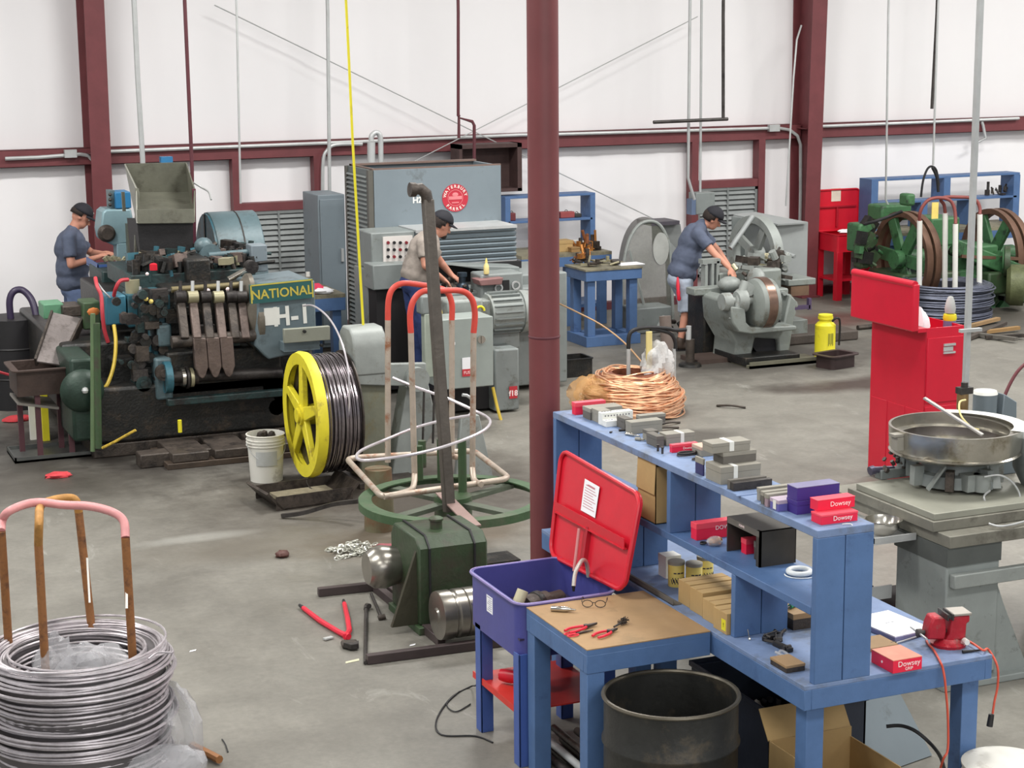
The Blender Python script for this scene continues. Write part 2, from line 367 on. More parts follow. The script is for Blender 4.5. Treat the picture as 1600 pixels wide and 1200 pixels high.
# ---- conduit and bracing rods along the girt
def conduit(name, pts, r, m, label, cat='pipe', group=None, n=8, smooth_=True):
    o = MB().tube(pts, r, n).build(name, m); tag(o, label, cat, group); return o
cy = WY-.1; zc = 2.30
conduit('conduit', [gy(8, 248, cy), gy(60, 246, cy), gy(125, 241, cy)] + [gy(138, 243, cy), gy(147, 253, cy), gy(150, 275, cy), (gy(150, 275, cy).x+.0, cy, .3)], .022, galv, 'grey conduit on the girt bending down beside the left wall column')
b_ = MB().cbox((0, 0, 0), (.14, .06, .09)).build('junction_box', galv); b_.location = gy(110, 240, cy-.01); tag(b_, 'small grey junction box on the girt conduit left of the left wall column', 'box')
conduit('conduit', [gy(166, 237, cy), gy(500, 224, cy), gy(812, 211, cy), gy(868, 210, cy), gy(1215, 200, cy), gy(1234, 203, cy), gy(1246, 212, cy), gy(1251, 226, cy), gy(1251, 300, cy), (gy(1251, 300, cy).x, cy, .3)], .022, galv, 'long grey conduit running along the girt between the two wall columns')
b_ = MB().cbox((0, 0, 0), (.16, .06, .09)).build('junction_box', galv); b_.location = gy(1209, 200, cy-.01); tag(b_, 'small grey junction box on the girt conduit beside the right wall column', 'box')
conduit('conduit', [gy(1270, 198, cy), gy(1592, 185, cy)], .022, galv, 'grey conduit on the girt right of the right wall column')
conduit('conduit', smoothpath([gy(566, 225, cy-.04), gy(525, 226, cy-.04), gy(512, 234, cy-.04), gy(505, 250, cy-.04), gy(504, 303, cy-.04)], 4), .022, galv, 'grey conduit curving off the girt down to the tall grey electrical cabinet')
by = WY-.16
tag(MB().tube([gy(335, 8, by), gy(1025, 344, by)], .007, 6).build('brace_rod', galv), 'thin diagonal bracing rod sloping down to the right across the back wall', 'rod')
by -= .025
tag(MB().tube([gy(1090, 26, by), gy(640, 256, by)], .007, 6).build('brace_rod', galv), 'thin diagonal bracing rod rising to the right across the back wall', 'rod')
# ---- drops from the roof
def drop(name, pts, r, m, label, depth, cat='pipe', top=7.5, group=None, close=True):
    P = [gy(px, py, depth) for px, py in pts]; P = [Vector((P[0].x, depth, top))] + P
    return conduit(name, P, r, m, label, cat, group)
drop('service_pipe', [(215, 120), (223, 250), (223, 262)], .028, galv, 'thick grey pipe dropping to the hopper of the teal machine', 19.6)
drop('service_pipe', [(289, 12), (300, 262), (302, 420)], .02, oxide_d, 'dark red pipe dropping just right of the machine hopper', 18.9)
drop('service_pipe', [(370, 20), (376, 318)], .012, galv, 'thin grey pipe dropping above the teal flywheel guard', 19.2)
drop('service_pipe', [(512, 20), (515, 303)], .022, galv, 'grey pipe dropping to the tall grey electrical cabinet', 20.9)
drop('service_pipe', [(716, 20), (716, 181), (718, 182)], .02, oxide_d, 'dark pipe dropping behind the grey header machine', 20.2)
conduit('service_pipe', [gy(717, 216, 20.2), gy(717, 184, 20.2), gy(738, 190, 20.2), gy(741, 196, 20.2), gy(741, 252, 20.2)], .02, oxide_d, 'short dark pipe jog dropping onto the top of the grey header machine')
drop('service_pipe', [(1078, 20), (1075, 278), (1085, 312)], .02, galv, 'grey pipe dropping left of the right hand louvre', 20.6)
drop('service_pipe', [(1096, 20), (1094, 306)], .017, galv, 'grey pipe dropping nearest the louvre behind the bending workman', 20.9)
drop('sprinkler_pipe', [(1130, 20), (1130, 186)], .022, dsteel, 'dark pipe dropping to a horizontal branch above the girt', 20.5)
conduit('sprinkler_pipe', [gy(1021, 191, 20.5), gy(1137, 186, 20.5)], .022, dsteel, 'short dark horizontal pipe hanging just above the girt')
drop('sprinkler_pipe', [(1464, 20), (1456, 170)], .022, dsteel, 'dark pipe ending above the blue wall shelf on the right', 20.9)
drop('service_pipe', [(1388, 20), (1384, 312), (1390, 325)], .014, galv, 'thin grey pipe dropping to the green machine', 20.4)
drop('service_pipe', [(1464, 60), (1458, 258)], .014, galv, 'thin grey pipe dropping to a black hose loop over the green machine', 20.0)
conduit('air_hose', smoothpath([gy(1457, 262, 20.0), gy(1464, 278, 20), gy(1466, 300, 20)], 4), .02, black, 'short black hose hanging from a thin grey pipe end')
conduit('air_hose', smoothpath([gy(1439, 308, 20.05), gy(1442, 284, 20.05), gy(1448, 266, 20.05), gy(1455, 260, 20.05), gy(1463, 266, 20.05), gy(1467, 290, 20.05)], 5), .015, black, 'looped black hose above the green machine')
conduit('steel_cable', [gy(1252, 40, 21.305), gy(1245, 62, 21.1), gy(1240, 120, 21.0), gy(1228, 322, 21.0)], .012, galv, 'slack grey cable hanging left of the right wall column', 'cable')
conduit('service_pipe', [gy(1534, 190, WY-.08), gy(1536, 196, WY-.09), gy(1540, 216, WY-.1), gy(1527, 222, WY-.1)], .022, galv, 'short bent grey pipe stub below the girt at far right')
# yellow drop hose
P = [gy(569, 534, 14.2), gy(563, 430, 14.2), gy(551, 220, 14.2), gy(545, 90, 14.2), gy(541, 10, 14.2)]
conduit('yellow_hose', P+[P[-1]+(P[-1]-P[-2])*6], .011, yellow, 'yellow air hose hanging from the roof down to the uncoiler', 'hose')
# main pipe column in the middle of the hall
cx, cyy = 4.245, 9.52
m = MB(); m.cyl((cx, cyy, .02), (cx, cyy, 7.6), .089, n=40); m.cbox((cx, cyy, .01), (.3, .3, .02)); struct(m.build('trim_20', mat('red_oxide_column', (108, 54, 56), .5, 0, .1, 3, .05), bevel=0))
struct(MB().lathe([(.09, 1.94), (.093, 1.945), (.093, 1.95), (.09, 1.955)], c=(cx, cyy, 0), n=32).build('trim_21', oxide_d))
# ================================================================ blue workbench with the rack of shelves
def wood_leg(par, x, y, w, z, m=None, d=None): return MB().box(x, y, 0, x+w, y+(d or w), z).build('leg', m or blue, par, bevel=.003)
BX0, BX1, BY0, BY1, BZ = 4.15, 5.155, 6.53, 9.36, .85
t = thing('workbench', 'long blue painted wooden workbench under the two tier shelf rack', 'workbench', (BX0, BY0, 0)); W_, D__ = BX1-BX0, BY1-BY0
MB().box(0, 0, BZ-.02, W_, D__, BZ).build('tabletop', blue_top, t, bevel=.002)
MB().box(0, 0, BZ-.115, .038, D__, BZ-.02).build('apron', blue, t, bevel=.003)
MB().box(W_-.038, 0, BZ-.115, W_, D__, BZ-.02).build('apron', blue, t, bevel=.003)
MB().box(.038, 0, BZ-.115, W_-.038, .038, BZ-.02).build('apron', blue, t, bevel=.003)
MB().box(.038, D__-.038, BZ-.115, W_-.038, D__, BZ-.02).build('apron', blue, t, bevel=.003)
for x in (.04, W_-.13):
    for y in (.04, D__/2, D__-.13): wood_leg(t, x, y, .09, BZ-.02)
# shelf rack
SX0, SX1, SZ1, SZM = 4.198, 4.489, 1.55, 1.195
t = thing('shelf_rack', 'blue painted plank shelf rack standing on the workbench', 'shelf', (SX0, BY0, BZ)); w = SX1-SX0; L_ = 9.3-BY0; H1 = SZ1-BZ; HM = SZM-BZ
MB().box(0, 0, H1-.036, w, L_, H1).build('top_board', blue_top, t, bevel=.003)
MB().box(0, .04, HM-.038, w, L_-.04, HM).build('middle_board', blue, t, bevel=.003)
for y, z0, z1 in ((0, 0, H1-.036), (L_-.04, 0, H1-.036), (7.88-BY0, HM, H1-.036), (7.225-BY0, 0, HM-.038), (8.45-BY0, 0, HM-.038)):
    g = (w-.004)/2
    MB().box(0, y, z0, g, y+.038, z1).build('upright_plank', blue, t, bevel=.003)
    MB().box(g+.004, y, z0, w, y+.038, z1).build('upright_plank', blue, t, bevel=.003)

def carton(name, label, px, py, z, w, d, h, m, mtop=None, rz=0, tape=None, group=None, txt=None, lid=None, cat='box', dx=0, dy=0):
    p = gz(px, py, z); t = thing(name, label, cat, (p.x+dx, p.y+dy, z), rz, group); l = h*.35 if lid is None else lid
    MB().box(.0015, .0015, 0, w-.0015, d-.0015, h-l).build('tray', m, t, bevel=.001)
    MB().box(0, 0, h-l, w, d, h).build('lid', mtop or m, t, bevel=.0015)
    if tape:
        x = w*tape[0]; MB().box(x, -.001, h*.08, x+tape[1], d+.001, h+.0012).build('tape', tape[2], t)
    if txt:
        s, x, zz, sz, mm = txt; text(s, sz, face_y(w*x, -.0012, h*zz), mm, t)
    return t
TZ = SZ1; ink = mat('white_print', (250, 226, 226), .6, 0, 0); inkd = mat('dark_print', (48, 42, 60), .6, 0, 0)
carton('parts_box', 'red flat box standing at the far end of the top shelf', 899, 649, TZ, .19, .05, .07, redbox, pinkbox)
carton('parts_box', 'dark box with a grey lid right of the farthest red box on the top shelf', 922, 657, TZ, .2, .1, .065, greycard_d, greycard)
carton('parts_box', 'small grey box touching the white drill index on the top shelf', 939, 663, TZ, .07, .12, .07, greycard)
# white perforated drill index, two steps
p = gz(947, 668, TZ); t = thing('drill_index', 'white stepped drill index full of round holes on the top shelf', 'tool holder', tuple(p))
MB().box(0, 0, 0, .15, .05, .035).box(0, .05, 0, .19, .1, .07).build('block', white, t, bevel=.003)
m = MB()
for r, (yy, zz) in enumerate(((.025, .0355), (.075, .0705))):
    for i in range(9): m.cyl((.012+i*.018, yy, zz-.001), (.012+i*.018, yy, zz+.0004), .0055, n=8)
for i in range(9): m.cyl((.02+i*.018, .0497, .052), (.02+i*.018, .0492, .052), .005, n=8)
m.build('hole_row', mat('hole_shadow_grey', (120, 120, 124), .8), t, kind='stuff')
carton('parts_box', 'purplish dark small box right of the drill index', 976, 672, TZ, .05, .1, .06, greycard_d)
carton('parts_box', 'plain grey box right of the drill index on the top shelf', 986, 679, TZ, .19, .07, .065, greycard)
carton('parts_box', 'low dark box lying behind the plain grey boxes on the top shelf', 1000, 668, TZ, .16, .05, .05, greycard_d, greycard, dx=.03, dy=.06)
# loose small tools by the front of the shelf top
def shaft(name, label, px, py, z, L, r, m, ang, cat='tool', r2=None):
    p = gz(px, py, z); c, s_ = math.cos(ang), math.sin(ang)
    t = thing(name, label, cat, (p.x, p.y, z+r), ang)
    MB().cyl((0, 0, 0), (L*.6, 0, 0), r, n=12).build('shank', m, t)
    MB().cyl((L*.6, 0, 0), (L, 0, 0), r2 or r*.6, n=12).build('tip', m, t)
    return t
shaft('steel_punch', 'bright steel punch lying at the edge of the shelf top', 978, 680, TZ, .09, .008, chrome, -1.1)
shaft('steel_punch', 'short grey punch lying right of the bright steel punch', 993, 688, TZ, .05, .009, greycard, -1.0)
shaft('steel_punch', 'short dark punch lying left of the bright steel punch', 967, 674, TZ, .07, .007, dsteel, -.2)
shaft('steel_punch', 'tiny dark pin lying alone at the shelf edge', 953, 677, TZ, .02, .005, dsteel, .4)
carton('parts_box', 'open dark topped small box left of the taped grey box on the top shelf', 1013, 690, TZ, .06, .07, .055, greycard, greycard_d)
carton('parts_box', 'narrow dark box standing left of the taped grey box on the top shelf', 1026, 700, TZ, .045, .12, .06, greycard_d)
carton('parts_box', 'grey box with a white tape behind the small red box on the top shelf', 1041, 697, TZ, .17, .08, .06, greycard, tape=(.5, .02, white))
carton('parts_box', 'small red box lettered in white in the middle of the top shelf', 1050, 708, TZ, .15, .03, .042, redbox, pinkbox, txt=('Dowsey', .62, .45, .018, ink))
for k, (x, y) in enumerate(((1028, 705), (1035, 709))):
    o = MB().cyl((0, 0, 0), (0, 0, .03), .006, n=10).cyl((0, 0, .03), (0, 0, .035), .009, n=10).build('small_pin', dsteel); o.location = gz(x, y, TZ); tag(o, ('left', 'right')[k]+'most of the two dark upright pins at the shelf edge', 'pin')
def heap(name, label, cat, loc, n, spread, r, m, kindf, seed=1, group=None):
    rr = random.Random(seed); t = thing(name, label, cat, loc, 0, group); return t, rr
def wirecoil(name, label, px, py, z, R, r, m, turns=2, cat='wire', sq=1.0):
    p = gz(px, py, z); pts = []
    for i in range(int(24*turns)+1): a = 2*PI*i/24; pts.append((R*math.cos(a)*(1+.06*math.sin(a*.37)), R*sq*math.sin(a), r+(r*2.2)*(i/24)/1.0*.6))
    o = MB().tube(pts, r, 6).build(name, m); o.location = p; return tag(o, label, cat)
wirecoil('wire_bundle', 'small tangle of dark wire in front of the small red box', 1073, 712, TZ, .05, .004, dsteel, 3, sq=.6)
wirecoil('wire_bundle', 'loose curl of dark wire at the shelf edge beside the blue card', 1090, 719, TZ, .028, .003, dsteel, 2, sq=.7)
carton('parts_box', 'small pale pinkish box left of the tall stack of grey boxes', 1093, 716, TZ, .09, .1, .05, greycard, mat('pale_pink_card', (196, 168, 150), .7), dx=.02, dy=.02)
t = carton('parts_box', 'small dark blue patterned card box at the shelf edge left of the big grey stack', 1098, 744, TZ, .012, .08, .085, mat('navy_card', (52, 50, 96), .5), greycard)
carton('parts_box', 'large grey box with a white tape, bottom of the stack on the top shelf', 1126, 758, TZ, .22, .15, .085, greycard, tape=(.32, .022, white))
carton('parts_box', 'dark open edged box, middle of the grey stack on the top shelf', 1128, 757, TZ, .185, .1, .055, greycard_d, greycard, dx=.03, dy=.045).location.z = TZ+.085
carton('parts_box', 'light grey box with a white tape, topmost of the grey stack on the top shelf', 1126, 757, TZ, .21, .1, .048, greycard, tape=(.45, .025, white), dx=-.02, dy=.05).location.z = TZ+.14
t = thing('flat_bar', 'pair of dark flat steel bars lying across the top shelf', 'bar', tuple(gz(1146, 768, TZ)))
MB().box(0, 0, 0, .21, .03, .04).build('bar_length', dsteel, t, bevel=.002); MB().box(.0, .034, 0, .2, .06, .046).build('bar_length', greycard_d, t, bevel=.002)
t = thing('sheet_of_card', 'thin blue grey strip of card lying on the top shelf', 'card', tuple(gz(1152, 776, TZ)))
MB().box(0, 0, 0, .2, .02, .003).build('strip', blue_top, t)
for k, (x, y, mm) in enumerate(((1187, 783, greycard), (1193, 789, greycard_d), (1199, 793, mat('mauve_card', (150, 130, 140), .7)))):
    carton('parts_box', ['farthest', 'middle', 'nearest'][k]+' of the three narrow upright boxes beside the purple boxes', x, y, TZ, .2, .03, .06, mm, greycard)
t = carton('parts_box', 'white and blue printed small box touching the purple boxes', 1216, 800, TZ, .18, .075, .052, mat('blue_white_card', (96, 92, 160), .5), mat('pale_lilac', (176, 160, 176), .6))
MB().box(-.001, .02, .006, 0, .045, .048).build('white_panel', white, t)
t = carton('parts_box', 'purple box, lower of the two stacked on the top shelf', 1245, 805, TZ, .22, .09, .062, purple, purple)
carton('parts_box', 'purple box, upper of the two stacked on the top shelf', 1245, 805, TZ, .225, .085, .062, purple, mat('greyish_purple_lid', (120, 116, 150), .5), lid=.004, dy=.003).location.z = TZ+.0625
carton('parts_box', 'red white lettered box, lower of the pair on the near shelf end', 1283, 821, TZ, .19, .085, .045, redbox, pinkbox, txt=('Dowsey', .58, .5, .03, ink), lid=.01)
carton('parts_box', 'red white lettered box, upper of the pair on the near shelf end', 1277, 815, TZ, .195, .065, .05, redbox, pinkbox, txt=('Dowsey', .6, .5, .032, ink), lid=.004).location.z = TZ+.0455
o = MB().tube(smoothpath([(0, 0, .003), (.02, -.012, .006), (.035, -.02, .003), (.036, -.035, -.01)], 4), .0025, 5).build('zip_tie', white); o.location = gz(1316, 820, TZ); tag(o, 'scrap of white string on the end of the top shelf', 'string')

# ---- middle shelf
MZ = SZM
carton('parts_box', 'grey green box behind the red box on the middle shelf', 1063, 835, MZ, .2, .1, .07, mat('olive_card', (88, 90, 78), .7), greycard, dy=.05, dx=.02)
carton('parts_box', 'red box with a white label on the middle shelf right of the divider', 1088, 845, MZ, .22, .06, .085, redbox, pinkbox, txt=('DOW', .66, .62, .03, ink))
# plastic bag of brass parts
t = thing('bag_of_brass_parts', 'clear bag of orange brass parts in front of the red box on the middle shelf', 'bag', tuple(gz(1112, 850, MZ)+Vector((.0, -.03, 0))))
m = MB(); rr = random.Random(3)
for k in range(14): a = rr.random()*PI; m.cyl((rr.uniform(-.025, .03), rr.uniform(-.02, .02), .008+.012*rr.random()), (rr.uniform(-.025, .03), rr.uniform(-.02, .02), .018+.02*rr.random()), .007, n=8)
m.build('brass_fitting', mat('brass', (196, 132, 70), .35, .6), t, kind='stuff'); MB().ell((0, 0, .022), (.045, .032, .026), 12).build('bag', clear, t)
wirecoil('black_clip', 'small black clip lying on the middle shelf by the red box', 1099, 851, MZ, .014, .004, black, 1.5, 'clip')
# big dark open steel box lying on its side : three walls and a red box inside
p = gz(1186, 887, MZ); t = thing('open_steel_box', 'large dark grey open steel box on the middle shelf', 'box', tuple(p)); bw, bd, bh = .2, .3, .175
MB().box(0, 0, 0, .012, .03, bh).box(0, 0, 0, bw, .006, bh).box(0, .3, 0, bw, .306, bh).box(0, 0, bh-.004, bw, bd, bh).box(bw-.004, 0, 0, bw, bd, bh).build('casing', mat('dark_box_steel', (66, 62, 56), .45, .2, .2, 6), t)
MB().box(-.0006, .004, bh-.03, .0, bd, bh).build('label_strip', greycard_d, t); text('FORMS', .016, face_x(-.001, bd*.55, bh-.015), ink, t)
carton('parts_box', 'red box with a white dot standing inside the large dark steel box', 1157, 868, MZ, .08, .05, .075, redbox, pinkbox, dx=.03)
carton('parts_box', 'dark small block standing inside the dark steel box, farther', 1172, 876, MZ, .05, .02, .09, oily2, greycard_d, dx=.03)
carton('parts_box', 'dark small block standing inside the dark steel box, nearer', 1178, 880, MZ, .05, .03, .08, greycard_d, greycard, dx=.03)
p = gz(1243, 898, MZ); o = MB().lathe([(.05+.013*math.cos(a*PI/5), .014+.013*math.sin(a*PI/5)) for a in range(10)], closed_prof=True, n=32).build('tape_roll', mat('white_tubing', (226, 230, 230), .35)); o.location = (p.x+.02, p.y, MZ); tag(o, 'white coil of plastic tubing on the near end of the middle shelf', 'tubing')
o = MB().tube([(.085*math.cos(a*.3), .07*math.sin(a*.3), .003) for a in range(9, 24)], .003, 6).build('tubing_tail', MATS['white_tubing']); o.location = (p.x+.03, p.y-.01, MZ); tag(o, 'loose thin tail of white tubing curving round the coil', 'tubing')
# cardboard box left of the divider
p = gz(1003, 810, MZ); t = thing('cardboard_box', 'tall open brown cardboard carton on the middle shelf behind the red lid', 'box', (4.21, 8.06, MZ+.0005))
MB().box(0, 0, 0, .004, .2, .3).box(0, 0, 0, .13, .004, .3).box(.126, 0, 0, .13, .2, .3).box(0, .196, 0, .13, .2, .3).box(0, 0, 0, .13, .2, .004).build('carton_wall', card, t)
MB().cbox((-.003, .1, .24), (.003, .2, .17), (0, .05, 0)).build('flap', card, t)
carton('parts_box', 'white box seen through the rack behind the cardboard carton', 946, 775, MZ, .12, .25, .02, white, dx=.03, dy=.05)

# ---- bench level, inside the rack
Bz = BZ
for k, (x, y, w_, d_, h_, ly) in enumerate(((1080, 952, .25, .12, .12, 'farthest of the row of plain brown cartons on the bench'), (1094, 962, .27, .13, .12, 'second from the far end in the row of brown cartons on the bench'), (1118, 978, .22, .13, .105, 'third from the far end in the row of brown cartons on the bench'), (1141, 996, .2, .13, .105, 'nearest of the row of brown cartons, with a yellow label'))):
    t = thing('brown_carton', ly, 'box', (gz(x, y, Bz).x, 7.275+(3-k)*.145, Bz))
    MB().box(0, 0, 0, w_, d_, h_).build('carton', card, t, bevel=.002)
    MB().box(0, d_*.48, h_, w_, d_*.52, h_+.001).build('top_seam', card_d, t)
    if k == 3:
        MB().box(-.001, .01, .015, 0, .05, .07).build('yellow_label', yellow, t); text('!', .03, face_x(-.0016, .03, .042), black, t)
def jar(px, py, label, dx=0, dy=0):
    p = gz(px, py, Bz); t = thing('yellow_label_tin', label, 'tin', (p.x+dx, p.y+dy, Bz))
    MB().lathe([(0, 0), (.042, 0), (.043, .004), (.043, .115), (.041, .12)], n=24).build('can_body', mat('pale_yellow_label', (226, 204, 112), .5), t)
    MB().lathe([(.0, .135), (.038, .135), (.0445, .132), (.0445, .116), (.042, .116)], n=24).build('lid', greycard, t)
    m = MB()
    for i in range(12):
        a = -2.6+i*.17; m.cbox((.0436*math.cos(a), .0436*math.sin(a), .03+.008*(i % 2)), (.002, .004, .026), (.3, 0, a))
    m.build('striped_print', inkd, t)
    m = MB(); 
    for i in range(3): a = -2.2+i*.45; m.cbox((.0436*math.cos(a), .0436*math.sin(a), .075), (.002, .015, .006), (0, 0, a))
    m.build('printed_word', inkd, t); return t
jar(1068, 921, 'yellow labelled tin with grey lid, left of the pair in the rack', 0, .08); jar(1087, 919, 'yellow labelled tin with grey lid, right of the pair in the rack', .0, .02); jar(1105, 912, 'yellow labelled tin half hidden behind the right one of the pair', .02, .06)
carton('white_carton', 'tall white box left of the yellow labelled tins', 1046, 908, Bz, .09, .09, .12, white, white, dx=.0, dy=.04)
t = thing('steel_angle', 'worn grey steel angle lying along the bench edge beside the red lid', 'bar', (4.165, 7.78, Bz)); MB().box(0, 0, 0, .05, 1.1, .004).box(0, 0, 0, .004, 1.1, .03).build('angle', greycard_d, t)
t = thing('dark_cylinder', 'dark upright cylinder in the rack behind the red lid', 'cylinder', (4.34, 8.62, Bz)); MB().lathe([(0, 0), (.07, 0), (.07, .21), (.06, .22), (0, .22)], n=24).build('barrel', oily2, t); MB().lathe([(.075, .19), (.075, .2), (.0705, .2), (.0705, .19)], n=24, closed_prof=True).build('band', dsteel, t)
o = MB().box(0, 0, 0, .04, .03, .006).build('white_tag', white, bevel=.001); o.location = gz(1112, 905, Bz)+Vector((.03, 0, 0)); tag(o, 'small white tag lying on the bench behind the tins', 'tag')
# jumble of small tools under the near bay
TL = [('black_hex_key_set', 'black folding hex key set under the near bay of the rack', (1190, 1003)), ('black_clamp', 'black clamp lying under the near bay behind the hex key set', (1210, 1008)), ('socket_wrench', 'small dark socket wrench near the end upright of the rack', (1228, 1020))]
for k, (nm, lab, q) in enumerate(TL):
    p = gz(*q, Bz); t = thing(nm, lab, 'tool', (p.x+.02, p.y-.0, Bz), .3+.7*k); m = MB()
    m.cbox((.05, 0, .012), (.12, .03, .022)); m.build('body', black, t, bevel=.004)
    MB().cyl((.11, 0, .015), (.16, .02, .015), .008, n=8).cyl((0, .012, .026), (.09, .014, .028), .004, n=6).build('arm', dsteel, t)
    MB().cyl((.02, -.02, .018), (.02, .022, .018), .011, n=10).build('knob', dsteel, t)
carton('wooden_block', 'brown block in the bay next to the end upright', 1232, 1055, Bz, .1, .14, .035, oily2, hardboard, dx=.0, dy=.02, cat='block')
o = MB().tube(smoothpath([(0, 0, .01), (.03, .02, .03), (.05, -.01, .015), (.02, -.03, .02), (-.01, .0, .035), (.03, .03, .01)], 5), .007, 6).build('crumpled_film', clear); o.location = gz(1215, 1030, Bz); tag(o, 'crumpled scrap of clear film on the bench near the end upright', 'film')
carton('wooden_box', 'open brown wooden box behind the near bay holding green tools', 1243, 1000, Bz, .16, .2, .08, oily2, hardboard, dx=.06, dy=.12)
t = thing('green_tool', 'green handled tool lying on the wooden box behind the near bay', 'tool', tuple(gz(1243, 1000, Bz)+Vector((.09, .2, .081)))); MB().cyl((0, 0, .012), (.1, .06, .012), .012, n=10).build('handle', mat('green_plastic', (48, 150, 118), .4), t); MB().cyl((-.08, -.05, .012), (0, 0, .012), .006, n=8).build('shaft', dsteel, t)
o = MB().ell((0, 0, .006), (.008, .008, .008), 8).cyl((0, 0, .01), (-.005, .01, .05), .002, n=5).build('push_pin', chrome); o.location = gz(1171, 1000, Bz); tag(o, 'tiny bright pin at the foot of the lower divider', 'pin')

# ---- right part of the bench
p = gz(1395, 1053, Bz); t = thing('parts_box', 'large red box lettered in white lying on the bench right of the rack', 'box', (p.x-.0, p.y-.0, Bz), 0)
MB().box(0, 0, 0, .155, .17, .058).build('tray', redbox, t, bevel=.0015); MB().box(0, 0, .058, .155, .17, .062).build('lid', mat('worn_red_lid', (214, 140, 118), .6, 0, .15, 8), t, bevel=.001)
text('Dowsey', .036, face_y(.085, -.0012, .038), ink, t); text('GRIP', .02, face_y(.085, -.0012, .014), ink, t); MB().cyl((-.0015, .085, .03), (0, .085, .03), .006, n=10).build('round_mark', ink, t)
p = gz(1345, 985, Bz); t = thing('clipboard', 'thick white paper pad lying on the bench beside the vise', 'paper', (4.85, 6.86, Bz), math.radians(6))
MB().box(0, 0, 0, .24, .33, .022).build('binder', mat('lilac_binder', (132, 132, 170), .5), t, bevel=.002); MB().box(.003, .003, .022, .237, .327, .026).build('top_sheet', paper, t)
text('ooo   oo', .014, face_z(.12, .18, .0263, 0), mat('faint_print', (150, 150, 160)), t)
t = thing('brown_board', 'brown board lying on the bench between the red box and the paper pad', 'board', (4.49, 6.79, Bz)); MB().box(0, 0, 0, .33, .15, .018).build('board', hardboard, t, bevel=.002)
MB().box(.12, .05, .018, .18, .09, .019).build('white_card', paper, t)
t = thing('screwdriver', 'thin steel rod with dark handle lying by the paper pad', 'tool', (4.83, 6.83, Bz), .25); MB().cyl((0, 0, .007), (.17, 0, .007), .004, n=8).build('blade', galv, t); MB().cyl((-.03, 0, .01), (.0, 0, .01), .009, n=8).build('handle', black, t)

# vise
t = thing('bench_vise', 'red cast iron bench vise on the corner of the workbench', 'vise', (5.055, 6.73, BZ), math.radians(-12)); t.scale = (1.12, 1.12, 1.12)
vr = mat('vise_red', (170, 30, 46), .45, .1, .2, 10, .2, wear=(120, 90, 84), wamt=.3, wscale=14)
MB().lathe([(0, 0), (.072, 0), (.075, .012), (.055, .02), (.045, .035), (0, .035)], n=24).build('swivel_base', vr, t)
m = MB(); m.prism([(-.03, .03), (.06, .03), (.062, .1), (.075, .105), (.075, .135), (.005, .135), (-.005, .12), (-.012, .06)], 'xz', -.04, .04); m.build('fixed_jaw', vr, t, bevel=.008)
m = MB(); m.prism([(-.11, .04), (-.03, .035), (-.025, .07), (-.03, .12), (-.05, .135), (-.085, .135), (-.1, .1)], 'xz', -.036, .036); m.build('moving_jaw', vr, t, bevel=.008)
MB().box(-.008, -.05, .12, .0, .05, .147).build('jaw_plate', dsteel, t, bevel=.002); MB().box(-.03, -.05, .12, -.022, .05, .147).build('jaw_plate', dsteel, t, bevel=.002)
MB().box(.0, -.045, .135, .08, .045, .147).build('anvil', mat('worn_anvil', (170, 164, 156), .4, .5), t, bevel=.003)
MB().cyl((-.13, 0, .06), (.0, 0, .06), .011, n=12).cyl((-.14, 0, .06), (-.12, 0, .06), .018, n=12).build('screw', dsteel, t)
MB().cyl((-.132, -.08, .06), (-.132, .08, .06), .005, n=8).build('handle', galv, t)
MB().cyl((.05, -.045, .03), (.05, -.075, .03), .012, n=10).build('lock_bolt', white, t)
o = MB().cyl((0, 0, .008), (.1, 0, .006), .008, .004, n=8).build('black_file', black); o.location = (5.04, 6.6, BZ); o.rotation_euler = (0, 0, -.1); tag(o, 'short black rod lying right of the vise', 'tool')
orange = mat('orange_cord', (206, 84, 62), .5)
o = MB().tube(smoothpath([gz(1447, 992, .858), gz(1449, 1004, .858), gz(1459, 1016, .858), gz(1469, 1034, .858), gy(1473, 1044, 6.515), gy(1476, 1060, 6.5), gy(1478, 1080, 6.5), gy(1481, 1120, 6.5), gy(1481, 1170, 6.5), gy(1474, 1186, 6.5), gy(1465, 1215, 6.6)], 5), .0055, 8).build('extension_cord', orange); tag(o, 'orange extension cord hanging over the bench edge left of the vise', 'cord')
t = thing('extension_cord', 'orange extension cord with black plug hanging right of the vise', 'cord', (0, 0, 0))
MB().tube(smoothpath([(5.12, 6.82, .875), gz(1516, 1003, .87), gz(1540, 1018, .87)+Vector((.0, .02, 0)), Vector((5.2, 6.62, .84)), gy(1558, 1040, 6.56), gy(1559, 1070, 6.56), gy(1554, 1095, 6.56), gy(1551, 1115, 6.56)], 5), .0055, 8).build('cable', orange, t)
q = gy(1549, 1120, 6.56); MB().cyl(q+Vector((0, 0, .012)), q+Vector((-.008, 0, -.045)), .013, .015, n=12).build('plug', black, t)

